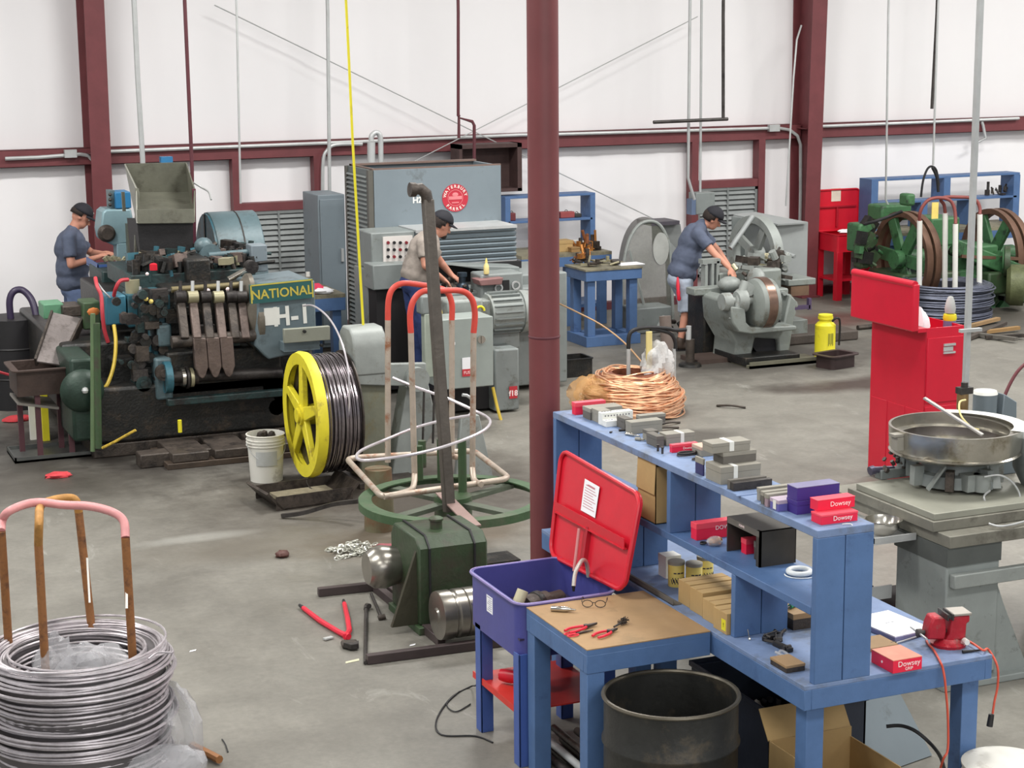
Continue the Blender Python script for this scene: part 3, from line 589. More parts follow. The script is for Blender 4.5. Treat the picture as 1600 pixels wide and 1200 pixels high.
t = thing('filler_bin', 'added dark blue grey bin filling the dark zone under the middle of the workbench', 'bin', (4.42, 7.25, 0)); MB().box(0, 0, 0, .55, .8, .02).box(0, 0, .02, .02, .8, .42).box(.53, 0, .02, .55, .8, .42).box(0, 0, .02, .55, .02, .42).box(0, .78, .02, .55, .8, .42).build('bin_wall', mat('dark_blue_grey_bin', (52, 58, 72), .5, 0, .15, 5, .1), t, bevel=.006)  # bin added to fill the dark zone under the bench
MB().box(-.01, -.01, .41, .56, .0, .44).box(-.01, .8, .41, .56, .81, .44).box(-.01, 0, .41, .0, .8, .44).box(.55, 0, .41, .56, .8, .44).build('bin_rim', MATS['dark_blue_grey_bin'], t, bevel=.004)
t = thing('bin_scrap', 'dark oily scrap filling the added bin under the workbench', 'scrap', (4.70, 7.65, .021)); m = MB(); rr = random.Random(91)
for k in range(60): c_ = (rr.uniform(-.22, .22), rr.uniform(-.34, .34), .03+rr.random()*.2); m.cyl(c_, (c_[0]+rr.uniform(-.04, .04), c_[1]+rr.uniform(-.05, .05), c_[2]+rr.uniform(-.02, .03)), rr.uniform(.015, .035), n=7)
m.build('scrap_pieces', oily2, t, kind='stuff')
t = thing('brass_turnings', 'brown tangle of turnings on the floor beside the steel drum', 'turnings', tuple(gz(1205, 1168, 0)+Vector((.0, .1, 0)))); m = MB()
for k in range(50): c_ = (rr.uniform(-.12, .12), rr.uniform(-.05, .05), .005+rr.random()*.03); m.cyl(c_, (c_[0]+rr.uniform(-.03, .03), c_[1]+rr.uniform(-.02, .02), c_[2]+rr.uniform(0, .02)), .004, n=5)
m.build('turning_curls', rust, t, kind='stuff')
# cardboard box and plates under the bench
t = thing('cardboard_box', 'open brown cardboard box on the floor under the near end of the workbench', 'box', (4.32, 6.68, 0.001))
L2, W2, H2 = .46, .42, .36
m = MB(); m.box(0, 0, 0, L2, .006, H2-.07).box(0, W2-.006, 0, L2, W2, H2).box(0, 0, 0, .006, W2, H2).box(L2-.006, 0, 0, L2, W2, H2-.05).box(0, 0, 0, L2, W2, .006); m.build('carton_wall', card, t)
m = MB(); m.cbox((L2*.55, -.08, H2-.13), (L2*.7, .005, .2), (math.radians(-60), 0, 0)); m.build('flap', card, t)
m = MB(); m.cbox((L2/2, W2+.05, H2+.06), (L2, .005, .16), (math.radians(-35), 0, 0)); m.build('flap', card, t)
t = thing('grey_sheet_panel', 'blue grey sheet metal panel leaning under the right end of the workbench', 'panel', (5.12, 7.25, 0)); MB().plate((-.1, 0, .0), (.32, .1, 0), (.18, .42, .5), (-.24, .32, .5), .01).build('panel', mgrey2, t)
o = MB().tube(smoothpath([gz(1385, 1135, .45), gz(1408, 1134, .46), gz(1430, 1142, .45), gz(1452, 1160, .4), gz(1468, 1180, .3), gz(1475, 1200, .15), gz(1478, 1215, .01)], 5), .009, 8).build('black_hose', black); tag(o, 'black hose curving out of the clutter under the workbench', 'hose')
# white bucket at the bottom right corner
def bucket(label, loc, R=.15, H=.37, dirt=True, group=None, m=None):
    t = thing('plastic_bucket', label, 'bucket', loc, 0, group); wm = m or mat('scuffed_white_bucket', (214, 212, 204), .45, 0, .05, 4, .05, wear=(164, 158, 146), wamt=.2, wscale=5)
    MB().open_lathe([(0, .0), (R*.86, 0), (R*.97, H-.09), (R*1.0, H), (R*.97, H), (R*.94, H-.09), (R*.83, .006), (0, .006)], n=36).build('bucket_body', wm, t)
    m = MB()
    for z in (H-.1, H-.075, H-.05, H-.012): m.lathe([(R*.975, z), (R*1.045, z+.004), (R*1.045, z+.008), (R*.975, z+.012)], n=36, closed_prof=True)
    m.build('rim_ribs', wm, t)
    MB().tube([(R*1.05*math.cos(a), -abs(R*1.05*math.sin(a))*.9, H-.07-.15*math.sin(a)) for a in [PI*i/14 for i in range(15)]], .003, 6).build('handle', galv, t)
    return t
t = bucket('white plastic bucket partly cut off at the bottom right under the workbench end', (5.11, 6.34, 0), R=.19, H=.40)
MB().lathe([(0, .412), (.16, .412), (.186, .408), (.202, .402), (.202, .392), (.19, .392)], n=36).build('lid', MATS['scuffed_white_bucket'], t)

# ================================================================ small square table with hardboard top
t = thing('small_table', 'square blue table with a brown hardboard top beside the parts washer', 'table', (3.489, 7.358, 0)); a, b = .655, .705
MB().box(0, 0, .846, a, b, .852).build('hardboard_top', hardboard, t, bevel=.001)
MB().box(.001, .001, .82, a-.001, b-.001, .846).build('top_board', blue, t)
for q in ((0, 0, a, .038), (0, b-.038, a, b), (0, .038, .038, b-.038), (a-.038, .038, a, b-.038)): MB().box(q[0], q[1], .73, q[2], q[3], .82).build('apron', blue, t, bevel=.003)
for x, y in ((.0, .0), (0, b-.09), (a-.09, b-.09)): MB().box(x+.004, y+.004, 0, x+.094, y+.088, .73).build('leg', blue, t, bevel=.003)
TT = .852
t = thing('punch_tool', 'polished steel tapered punch lying on the hardboard top', 'tool', tuple(gz(861, 955, TT)+Vector((0, 0, .014))), -.62)
MB().lathe([(0, 0), (.012, 0), (.014, .004), (.014, .07), (.003, .125), (0, .127)], n=16, axis=(1, 0, 0)).build('body', chrome, t)
t = thing('safety_glasses', 'pair of dark rimmed safety glasses on the hardboard top', 'glasses', tuple(gz(928, 950, TT)), -.5)
for s in (-1, 1):
    MB().tube([(.032*s+.026*math.cos(k*PI/6), 0, .022+.018*math.sin(k*PI/6)) for k in range(12)], .0022, 5, closed=True).build('lens_rim', black, t)
    MB().tube(smoothpath([(.06*s, 0, .03), (.064*s, .06, .03), (.062*s, .11, .022), (.058*s, .13, .004)], 4), .002, 5).build('temple_arm', black, t)
MB().tube([(-.008, 0, .026), (0, -.002, .03), (.008, 0, .026)], .002, 5).build('bridge', black, t)
pr = mat('red_plastic_grip', (214, 34, 58), .4)
def pliers(label, px, py, ang, L=.2, jaw='flat'):
    t = thing('pliers', label, 'pliers', tuple(gz(px, py, TT)), ang)
    for s in (-1, 1):
        MB().tube(smoothpath([(0, s*.018, .01), (.04, s*.026, .012), (.09, s*.018, .012), (L*.62, s*.004, .012)], 4), [.006]+[.007]*11+[.006], 8).build('handle', pr, t)
    MB().cyl((L*.62, 0, .003), (L*.62, 0, .021), .012, n=14).build('pivot', dsteel, t)
    MB().prism([(L*.62, -.012), (L*.9, -.006), (L, 0), (L*.9, .006), (L*.62, .012)], 'xy', .006, .018).build('jaws', dsteel, t, bevel=.002)
    return t
pliers('red handled pliers nearest the left of the two on the hardboard top', 886, 990, .25, .19)
pliers('red handled pliers nearest the corner of the hardboard top', 930, 998, .38, .16)
t = thing('red_scissors', 'pair of red looped shears lying left of the pliers', 'shears', tuple(gz(893, 993, TT)), .1)
for s in (-1, 1): MB().tube([(.03*math.cos(k*PI/7), s*.016+.013*math.sin(k*PI/7), .006) for k in range(14)], .0035, 6, closed=True).build('finger_loop', pr, t)
MB().prism([(.03, -.008), (.12, -.003), (.12, .003), (.03, .008)], 'xy', .004, .009).build('blade', dsteel, t)
t = thing('wire_brush', 'small brush with dark greasy bristles at the right of the pliers', 'brush', tuple(gz(955, 985, TT)+Vector((.02, .01, 0))), .55)
MB().cyl((0, 0, .012), (.06, 0, .014), .005, n=8).build('handle', dsteel, t)
m = MB(); rr = random.Random(5)
for k in range(70): x = .06+.05*rr.random(); a_ = rr.random()*2*PI; m.bar((x, 0, .018), (x+rr.uniform(-.006, .006), .018*math.cos(a_), .019+.016*math.sin(a_)), .0028, .0028)
m.build('bristles', oily2, t, kind='stuff')

# ================================================================ parts washer
tx, ty, tw, td = 3.452, 8.075, .545, .675
t = thing('parts_washer', 'blue purple parts washer tub on legs with its red lid open', 'parts washer', (tx, ty, 0))
def tub(x0, y0, x1, y1, r, z0, z1, wall_, m, par, name='tub', rimw=.012):
    o_ = rrect(x0, y0, x1, y1, r); i_ = rrect(x0+wall_, y0+wall_, x1-wall_, y1-wall_, max(.005, r-wall_)); k = len(o_)
    rm = rrect(x0-rimw, y0-rimw, x1+rimw, y1+rimw, r+rimw)
    vs = [(x, y, z0) for x, y in o_]+[(x, y, z1-.012) for x, y in o_]+[(x, y, z1-.012) for x, y in rm]+[(x, y, z1) for x, y in rm]+[(x, y, z1) for x, y in i_]+[(x, y, z0+wall_) for x, y in i_]
    fs = []
    for a_ in range(5):
        for i in range(k): fs.append((a_*k+i, a_*k+(i+1) % k, (a_+1)*k+(i+1) % k, (a_+1)*k+i))
    fs += [tuple(range(k-1, -1, -1)), tuple(5*k+i for i in range(k))]
    return MB().add(vs, fs).build(name, m, par)
tub(0, 0, tw, td, .07, .575, .865, .006, navy, t)
MB().tube([(x, y, .862) for x, y in rrect(-.008, -.008, tw+.008, td+.008, .075)], .0075, 6, closed=True).build('tub_rim', mat('worn_rim', (138, 126, 178), .4, .2), t)
for x in (.0, tw-.075):
    for y in (.0, td-.16):
        MB().box(x, y, 0, x+.008, y+.075, .6).box(x, y, 0, x+.07, y+.008, .6).build('leg', navy2, t, bevel=.002)
MB().box(.01, .03, .285, tw-.01, td-.03, .292).box(.005, .03, .27, .012, td-.03, .305).build('lower_shelf', mat('orange_red_shelf', (206, 52, 44), .45), t)
MB().box(-.0012, .34, .71, 0, .42, .80).build('sticker', paper, t)
m = MB()
for k in range(6): m.box(-.002, .35, .722+.011*k, -.0012, .41-.01*(k % 3), .725+.011*k)
m.box(-.002, .35, .79, -.0012, .41, .794); m.build('sticker_print', mat('sticker_grey', (150, 150, 168), .7), t)
MB().box(.01, .01, .67, tw-.01, td-.01, .68).build('drain_shelf', mat('oily_sump', (60, 52, 80), .4, .1, .3, 8), t)
# dirty parts lying in the tub
rr = random.Random(11); g = thing('greasy_part', 'dark greasy cylinder lying in the parts washer tub', 'machine part', (tx+.28, ty+.32, .68), .3)
MB().lathe([(0, -.13), (.06, -.13), (.065, -.1), (.06, .02), (.045, .03), (.045, .12), (0, .12)], c=(0, 0, .065), axis=(1, 0, 0), n=20).build('barrel', oily2, g)
MB().lathe([(.066, -.06), (.072, -.055), (.072, -.03), (.066, -.025)], c=(0, 0, .065), axis=(1, 0, 0), n=20, closed_prof=True).build('collar', oily, g)
g = thing('greasy_part', 'cream and dark fitting lying against the left side of the tub', 'machine part', (tx+.1, ty+.25, .68), -.4)
MB().cyl((0, 0, .1), (.03, .02, .17), .03, n=14).cyl((0, 0, .05), (0, 0, .1), .035, n=14).build('fitting', mat('cream_grease', (200, 192, 160), .4), g); MB().box(-.06, -.05, 0, .06, .05, .06).build('block', oily, g, bevel=.01)
g = thing('greasy_part', 'black oily tray of parts filling the bottom of the tub', 'machine part', (tx+.3, ty+.14, .68)); MB().box(-.2, -.09, 0, .2, .09, .04).build('tray', oily, g, bevel=.01)
m = MB()
for k in range(16): m.cyl((rr.uniform(-.18, .18), rr.uniform(-.07, .07), .04), (rr.uniform(-.18, .18), rr.uniform(-.07, .07), .06), rr.uniform(.01, .02), n=7)
m.build('loose_bolts', dsteel, g, kind='stuff')
# flexible spout
MB().tube(smoothpath([(tw-.03, .27, .87), (tw-.05, .25, .95), (tw-.1, .2, .985), (tw-.17, .13, .95), (tw-.2, .09, .89)], 6), .011, 10).build('spout', mat('ribbed_spout', (178, 172, 166), .4, .3), t)
MB().cyl((tw-.2, .09, .89), (tw-.202, .085, .865), .009, .006, n=10).build('nozzle', dsteel, t)
# lid: tall red plate hinged along the right side, open and leaning outwards
o3 = Vector((tx, ty, 0)); BLc, BRc, TRc, TLc = gx(862, 866, 3.985)-o3, gx(976, 924, 3.985)-o3, gx(1004, 774, 4.11)-o3, gx(880, 702, 4.11)-o3
def lp(u, v, off):
    a_ = BRc.lerp(BLc, u); b_ = TRc.lerp(TLc, u); q = a_.lerp(b_, v); return (q.x+off, q.y, q.z)
LW, LH = .92, .6; R2 = [(x/LW, y/LH) for x, y in rrect(0, 0, LW, LH, .075, 6)]; k = len(R2); m = MB()
m.add([lp(u, v, 0) for u, v in R2]+[lp(u, v, .012) for u, v in R2], [tuple(range(k)), tuple(range(2*k-1, k-1, -1))]+[(i, (i+1) % k, k+(i+1) % k, k+i) for i in range(k)])
ld = m.build('lid', red, t)
MB().tube([lp(u, v, -.01) for u, v in R2], .012, 8, closed=True).build('lid_rim', red, ld)
MB().bar(lp(.05, .42, -.014), lp(.97, .42, -.014), .03, .004).bar(lp(.05, .47, -.026), lp(.97, .47, -.026), .004, .06).build('lid_channel', red, ld)
MB().bar(lp(.52, .05, -.012), lp(.52, .44, -.012), .03, .024, up=(0, 1, 0)).build('lid_strut', mat('red_dark', (170, 20, 40), .4), ld)
MB().cyl(lp(.6, -.02, -.03), lp(.6, .4, -.034), .009, n=8).build('lid_stay', mat('stay_pink', (216, 140, 140), .4), ld)
MB().add([lp(u, v, -.011) for u, v in ((.66, .55), (.47, .55), (.47, .86), (.66, .86))], [(0, 1, 2, 3)]).build('instruction_sheet', paper, ld)
m = MB()
for j in range(9):
    v = .6+.026*j; u1 = .49+.02*(j % 3); h = .006 if j < 8 else .018
    m.add([lp(u, w_, -.0125) for u, w_ in ((.64, v), (u1 if j < 8 else .52, v), (u1 if j < 8 else .52, v+h), (.64 if j < 8 else .6, v+h))], [(0, 1, 2, 3)])
m.build('sheet_print', mat('sheet_pink_print', (190, 120, 130), .7), ld, kind='stuff')

# ---- dark steel drum, grinder, bar stock and lead under the tables
t = thing('steel_drum', 'open topped dark steel drum under the corner of the workbench', 'drum', (3.80, 7.11, 0)); R = .315
dm = mat('drum_black', (46, 46, 44), .45, .3, .25, 6, .2, wear=(78, 70, 58), wamt=.25, wscale=4)
MB().open_lathe([(0, 0), (R-.008, 0), (R-.004, .02), (R-.004, .22), (R+.006, .235), (R+.006, .245), (R-.004, .26), (R-.004, .44), (R+.006, .455), (R+.006, .465), (R-.004, .48), (R-.004, .67), (R-.012, .67), (R-.012, .012), (0, .012)], n=48).build('drum_shell', dm, t)
MB().lathe([(R-.012, .664), (R+.004, .664), (R+.008, .671), (R+.004, .68), (R-.008, .68), (R-.014, .672)], n=48, closed_prof=True).build('rolled_rim', mat('drum_rim', (96, 90, 78), .4, .5), t)
t = thing('angle_grinder', 'red and metal angle grinder with black handle on the washer lower shelf', 'grinder', (3.62, 8.42, .293), -.9)
MB().lathe([(0, -.13), (.032, -.13), (.036, -.1), (.036, .02), (.03, .05), (0, .05)], c=(0, 0, .045), axis=(1, 0, 0), n=18).build('motor_body', red, t)
MB().lathe([(0, .05), (.034, .05), (.04, .08), (.036, .12), (.02, .135), (0, .135)], c=(0, 0, .048), axis=(1, 0, 0), n=18).build('gear_head', mat('cast_metal', (162, 156, 128), .4, .4), t)
MB().cyl((.09, 0, .0), (.09, 0, .03), .055, .03, n=24).build('guard', mat('cast_metal', (0, 0, 0)), t)
MB().cyl((.07, .02, .07), (.05, .05, .19), .016, .019, n=14).build('side_handle', black, t)
mm = [dsteel, oily2, galv, greycard_d]; k = 0
for (x, y, z, L, r) in ((3.62, 7.6, .03, .7, .02), (3.70, 7.6, .03, .7, .025), (3.66, 7.62, .075, .68, .02), (3.79, 7.58, .03, .7, .028), (3.75, 7.6, .08, .66, .02), (3.71, 7.63, .12, .6, .018), (3.88, 7.6, .03, .6, .03), (3.84, 7.62, .085, .6, .02)):
    o = MB().cyl((0, 0, 0), (.0, L, .0), r, n=12).build('bar_stock', mm[k % 4]); o.location = (x, y, z); k += 1
    tag(o, 'round metal bar in the pile on the floor under the small table', 'bar', 'bars piled under the small table')
t = thing('power_lead', 'thin dark lead looping on the floor left of the parts washer', 'cord', (0, 0, 0)); MB().tube(smoothpath([gz(765, 1050, .3), gz(745, 1070, .1), gz(735, 1073, .01), gz(705, 1090, .006), gz(682, 1125, .006), gz(690, 1148, .006), gz(742, 1150, .006), gz(770, 1160, .006)], 6), .005, 6).build('cable', black, t)
MB().tube(smoothpath([gz(735, 1100, .006), gz(712, 1112, .006), gz(698, 1100, .006), gz(718, 1080, .006)], 6), .004, 6).build('cable', black, t)
# ================================================================ helpers for machinery blocked out from surveyed planes
def L(loc): return MB(Matrix.Translation(-Vector(loc)))
def fb(m, x0, y0, x1, y1, Yf, Yb, zb=None, zt=None):
    """axis aligned box whose front face (plane y=Yf) spans the surveyed rectangle"""
    a = gy(x0, (y0+y1)/2, Yf); b = gy(x1, (y0+y1)/2, Yf); t_ = gy((x0+x1)/2, y0, Yf).z; l_ = gy((x0+x1)/2, y1, Yf).z
    return m.box(a.x, Yf, l_ if zb is None else zb, b.x, Yb, t_ if zt is None else zt)
# ================================================================ big wire coil in the left foreground
C = Vector((1.40, 8.86, 0)); t = thing('wire_coil', 'large coil of bright grey wire standing in the left foreground', 'wire coil', C)
wire = mat('dull_bright_wire', (182, 176, 180), .38, .45, .22, 14, 0)
rr = random.Random(4); m = MB()
for k in range(50):
    z = .02+.0136*k; R = .445+.02*math.sin(k*.33)+rr.uniform(-.014, .012)-.0*(k/50); ox, oy = rr.uniform(-.012, .012), rr.uniform(-.012, .012); tz = rr.uniform(-.012, .012); ph = rr.random()*6
    m.tube([(ox+R*math.cos(a), oy+R*math.sin(a), z+tz*math.sin(a+ph)+.004*math.sin(3*a+ph)) for a in [2*PI*i/44 for i in range(44)]], .0072, 6, closed=True)
for k in range(16):
    z = .7-.004*k+rr.uniform(-.02, .012); R = .43-.0062*k+rr.uniform(-.01, .01); ox, oy = rr.uniform(-.012, .012), rr.uniform(-.012, .012); ph = rr.random()*6; tz = rr.uniform(.004, .014)
    m.tube([(ox+R*math.cos(a), oy+R*math.sin(a), z+tz*math.sin(a+ph)) for a in [2*PI*i/44 for i in range(44)]], .0068, 6, closed=True)
for k in range(26):
    z = .03+.026*k; R = .335+rr.uniform(-.01, .01); ph = rr.random()*6
    m.tube([(R*math.cos(a), R*math.sin(a), z+.008*math.sin(a+ph)) for a in [2*PI*i/36 for i in range(36)]], .0072, 6, closed=True)
m.build('wire_windings', wire, t, kind='stuff')
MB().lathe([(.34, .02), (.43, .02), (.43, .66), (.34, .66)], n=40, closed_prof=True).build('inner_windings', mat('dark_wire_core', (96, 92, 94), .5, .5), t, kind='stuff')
MB().tube(smoothpath([(.28, -.36, .705), (.34, -.3, .71), (.4, -.33, .71), (.41, -.28, .70), (.33, -.3, .69)], 5), .005, 6).build('loose_end', wire, t)
# its carrier: two crossed bent pipes
rp_ = mat('rusty_pipe', (158, 108, 66), .6, .3, .22, 9, .2, wear=(96, 66, 50), wamt=.5, wscale=9); pk = mat('pink_paint_pipe', (206, 142, 142), .5, 0, .1, 8, .1)
t = thing('coil_carrier', 'rusty pipe coil carrier with pink painted top standing in the big wire coil', 'coil carrier', (C.x, C.y, 0))
o_ = Vector((C.x, C.y, 0))
def hoop(par, P, r, m1, m2, split=.5, name='hoop'):
    """P: foot, shoulder, top points..., shoulder, foot ; lower legs m1, upper bend m2"""
    path = smoothpath(P[1:-1], 7)
    MB().tube(path, r, 10).build('top_bend', m2, par)
    for a, b in ((P[0], P[1]), (P[-1], P[-2])): MB().cyl(a, b, r*.98, n=12).build('upright', m1, par)
A0, A1 = gz(70, 1038, .6)-o_, gz(154, 1000, .6)-o_
hoop(t, [Vector((A0.x, A0.y, .06)), gx(60, 850, A0.x+o_.x)-o_, gx(61, 815, A0.x+o_.x)-o_, gz(64, 790, 1.36)-o_, gz(84, 781, 1.36)-o_, gz(108, 778, 1.35)-o_, gz(119, 783, 1.33)-o_, gz(123, 800, 1.27)-o_, Vector((A1.x, A1.y, .06))], .0215, rp_, mat('mustard_rust_pipe', (176, 128, 66), .6, .2, .3, 12, .1))
B0, B1 = gz(209, 1030, .6)-o_, gz(14, 1015, .6)-o_
hoop(t, [Vector((B1.x, B1.y, .06)), gz(2, 830, 1.28)-o_, gz(4, 812, 1.32)-o_, gz(14, 799, 1.37)-o_, gz(40, 788, 1.385)-o_, gz(65, 785, 1.385)-o_, gz(100, 789, 1.38)-o_, gz(140, 791, 1.38)-o_, gz(175, 800, 1.36)-o_, gz(193, 814, 1.32)-o_, gz(196, 840, 1.25)-o_, Vector((B1.x, B1.y, 0))*0+Vector((B0.x, B0.y, .06))], .0215, rp_, pk)
MB().tube([Vector((A0.x, A0.y, .05)), Vector((A1.x, A1.y, .05))], .02, 8).tube([Vector((B0.x, B0.y, .05)), Vector((B1.x, B1.y, .05))], .02, 8).build('floor_bar', rp_, t)
MB().tube([gz(300, 1165, .03)-o_, gz(330, 1180, .03)-o_, gz(343, 1187, .03)-o_], .022, 8).build('floor_bar', rp_, t)
wt = MATS['white_plastic']
MB().bar(gz(196, 912, 1.0)-o_+Vector((.0, -.03, 0)), gz(196, 948, .9)-o_+Vector((0, -.03, 0)), .012, .004).build('paper_tag', wt, t)
MB().bar(gz(135, 870, 1.1)-o_+Vector((.0, -.02, 0)), gz(139, 940, .9)-o_+Vector((0, -.02, 0)), .01, .004).build('paper_tag', wt, t)
def lump(name, label, cat, loc, r, m, seed=0, n=18, amp=.25, flat=None):
    rr = random.Random(seed); k = [(rr.uniform(2, 5), rr.uniform(2, 5), rr.uniform(0, 6), rr.uniform(.3, 1)) for _ in range(7)]; b = MB(); b.ell((0, 0, 0), (1, 1, 1), n); vs = []
    for v in b.v:
        d = 1+amp*sum(w*math.sin(a*v[0]*1.3+c+b2*v[1]*1.7-v[2]*a) for a, b2, c, w in k)/3; vs.append((v[0]*r[0]*d, v[1]*r[1]*d, max(v[2]*r[2]*d, -r[2] if flat is None else flat)))
    b.v = vs; o = b.build(name, m); o.location = loc
    return tag(o, label, cat) if cat else o
film = mat('crumpled_film', (208, 208, 212), .22, 0, .1, 6, .8, alpha=.36)
lump('plastic_film', 'crumpled clear plastic film inside the big foreground coil', 'film', (C.x+.06, C.y+.02, .5), (.2, .14, .17), film, 3, 22, .4)
lump('plastic_film', 'second crumple of clear film inside the big foreground coil', 'film', (C.x-.1, C.y+.12, .52), (.1, .13, .17), film, 8, 20, .4)
lump('plastic_sheet', 'clear plastic sheet bulging out on the right side of the big coil base', 'film', (C.x+.43, C.y-.08, .2), (.13, .28, .24), film, 5, 24, .3, -.2)
lump('plastic_sheet', 'clear plastic sheet trailing from the coil at the bottom of the photo', 'film', (C.x+.3, C.y-.36, .12), (.24, .1, .12), film, 6, 22, .35, -.12)

# ================================================================ payoff turntable with pipe cage
PC = Vector((4.40, 11.42, 0)); t = thing('payoff_turntable', 'green ringed payoff turntable with a leaning square mast', 'turntable', PC)
gp = dgreen
MB().lathe([(.615, .475), (.65, .475), (.65, .53), (.56, .53), (.56, .52), (.615, .52)], n=56, closed_prof=True).build('ring', mat('oily_green_ring', (66, 92, 62), .5, .1, .2, 6, .2, wear=(86, 92, 74), wamt=.4), t)
m = MB()
for k in range(2): m.cbox((0, 0, .495), (1.18, .08, .03), (0, 0, k*PI/2+.45))
m.build('spoke', mat('dirty_green_grey', (84, 92, 78), .55, .1, .15, 6, .2), t, kind='stuff'); MB().cyl((0, 0, .40), (0, 0, .54), .13, n=28).build('hub', gp, t)
MB().cyl((0, 0, .05), (0, 0, .42), .11, .09, n=20).build('post', dsteel, t); q = gz(600, 832, 0)-PC; MB().cyl((q.x, q.y+.1, 0), (q.x, q.y+.1, .47), .115, .1, n=24).build('outer_post', mat('rust_streaked_green', (108, 104, 80), .6, .1, .2, 7, .2, wear=(110, 78, 54), wamt=.5), t); MB().box(-.45, -.12, 0, .45, .12, .06).box(-.12, -.4, 0, .12, .4, .06).build('foot', oily, t)
for px, py, h in ((655, 720, .25), (690, 720, .3), (723, 740, .38), (660, 700, .2)):
    q = gz(px, py+30, .53)-PC; MB().cyl((q.x, q.y, .53), (q.x, q.y, .53+h), .03, n=12).build('guide_post', gp, t)
q0 = gz(702, 800, .5)-PC; q1 = gy(668, 312, 11.45)-PC
MB().bar(q0, q1, .072, .072, up=(0, 1, 0)).build('mast', mat('dark_tube_mast', (84, 78, 72), .55, .3, .25, 6, .3), t, bevel=.008)
MB().tube([q1+Vector((0, 0, -.02)), q1+Vector((-.01, 0, .04)), q1+Vector((-.05, 0, .075)), q1+Vector((-.1, 0, .07))], .04, 12).cyl(q1+Vector((-.085, 0, .07)), q1+Vector((-.125, 0, .072)), .048, n=16).build('mast_elbow', oily2, t)
q = gz(690, 770, .56)-PC; q2 = gz(742, 822, .56)-PC
MB().bar(q, q2, .085, .01).build('flat_arm', mat('pinkish_bar', (150, 126, 120), .5, .3), t)
rp2 = mat('worn_pipe', (186, 172, 158), .4, .4, .14, 9, .1, wear=(150, 96, 64), wamt=.3, wscale=8); rtop = mat('red_paint_pipe', (206, 72, 60), .45, 0, .1, 7)
t = thing('pipe_cage', 'red topped pipe cage with a rounded square base frame on the green turntable', 'coil carrier', (PC.x, PC.y, .53)); o_ = Vector((PC.x, PC.y, .53)); zf = .56
F_ = [gz(541, 716, zf), gz(597, 777, zf), gz(797, 748, zf), gz(740, 704, zf)]; F_ = [v-o_ for v in F_]
def roundloop(P, r, n=5):
    out = []
    for i in range(len(P)):
        a, b, c = P[i-1], P[i], P[(i+1) % len(P)]; d1 = (a-b).normalized()*r; d2 = (c-b).normalized()*r
        for k in range(n+1): s_ = k/n; out.append((b+d1)*(1-s_)**2+b*2*s_*(1-s_)+(b+d2)*s_**2)
    return out
MB().tube(roundloop(F_, .1), .022, 10, closed=True).build('base_frame', rp2, t)
yc = 11.4
def g2(px, py, y): return gy(px, py, y)-o_
def col3(pts, zf_=.58):
    """bent pipe standing on the base frame: feet found on the frame plane, the rest on the upright plane through both feet"""
    f0, f1 = gz(*pts[0], zf_), gz(*pts[-1], zf_); n = len(pts); out = []
    d = (f1-f0); nrm = Vector((d.y, -d.x, 0))
    for i, (px, py) in enumerate(pts):
        if i in (0, n-1): out.append((f0 if i == 0 else f1)-o_); continue
        v = _ray(px, py); c_ = Vector((0, 0, CAMH)); tt = (f0-c_).dot(nrm)/v.dot(nrm); out.append(c_+v*tt-o_)
    return out
H1_ = col3([(606, 722), (606, 500), (607, 470), (613, 452), (628, 443), (650, 444), (685, 450), (699, 457), (706, 475), (706, 500), (706, 712)])
H2_ = col3([(648, 752), (642, 520), (641, 490), (647, 468), (662, 455), (690, 454), (722, 455), (737, 467), (742, 490), (740, 520), (738, 742)])
for Hh in (H1_, H2_): hoop(t, Hh, .0215, rp2, rtop)
MB().tube(smoothpath([H2_[0]+Vector((0, 0, .05)), gz(645, 762, .57)-o_, gz(630, 770, .565)-o_, gz(600, 776, .56)-o_], 5), .0215, 10).build('foot_bend', rp2, t)
MB().tube(smoothpath([H2_[-1]+Vector((0, 0, .05)), gz(741, 750, .57)-o_, gz(752, 757, .565)-o_], 5), .0215, 10).build('foot_bend', rp2, t)
MB().tube(smoothpath([gz(706, 700, .6)-o_, gz(700, 708, .57)-o_, gz(712, 714, .565)-o_, gz(724, 712, .56)-o_], 5), .0215, 10).build('foot_bend', rp2, t)
WP = [(613, 590, 12.2), (655, 607, 12.15), (700, 623, 12.05), (738, 640, 11.9), (760, 651, 11.7), (766, 660, 11.5), (758, 671, 11.3), (735, 683, 11.15), (690, 699, 11.0), (640, 711, 10.95), (590, 718, 11.0), (564, 719, 11.1), (557, 712, 11.25), (568, 702, 11.45), (600, 688, 11.7), (650, 668, 11.95), (700, 655, 12.1), (742, 648, 12.15)]
w = MB().tube(smoothpath([gy(x, y, yy)-o_ for x, y, yy in WP], 5), .0105, 8).build('wire_hoop', mat('silver_wire', (214, 208, 214), .3, .6, .05, 5)); w.location = o_; tag(w, 'loose spiral of bright silver wire around the pipe cage', 'wire')
# long drooping strap from the turntable to the left
tag(MB().tube(smoothpath([gz(440, 806, .02), gz(475, 801, .05), gz(520, 788, .12), gz(560, 783, .17)], 6), .022, 4).build('steel_strap', dsteel), 'thin dark steel strap curving along the floor left of the turntable', 'strap')

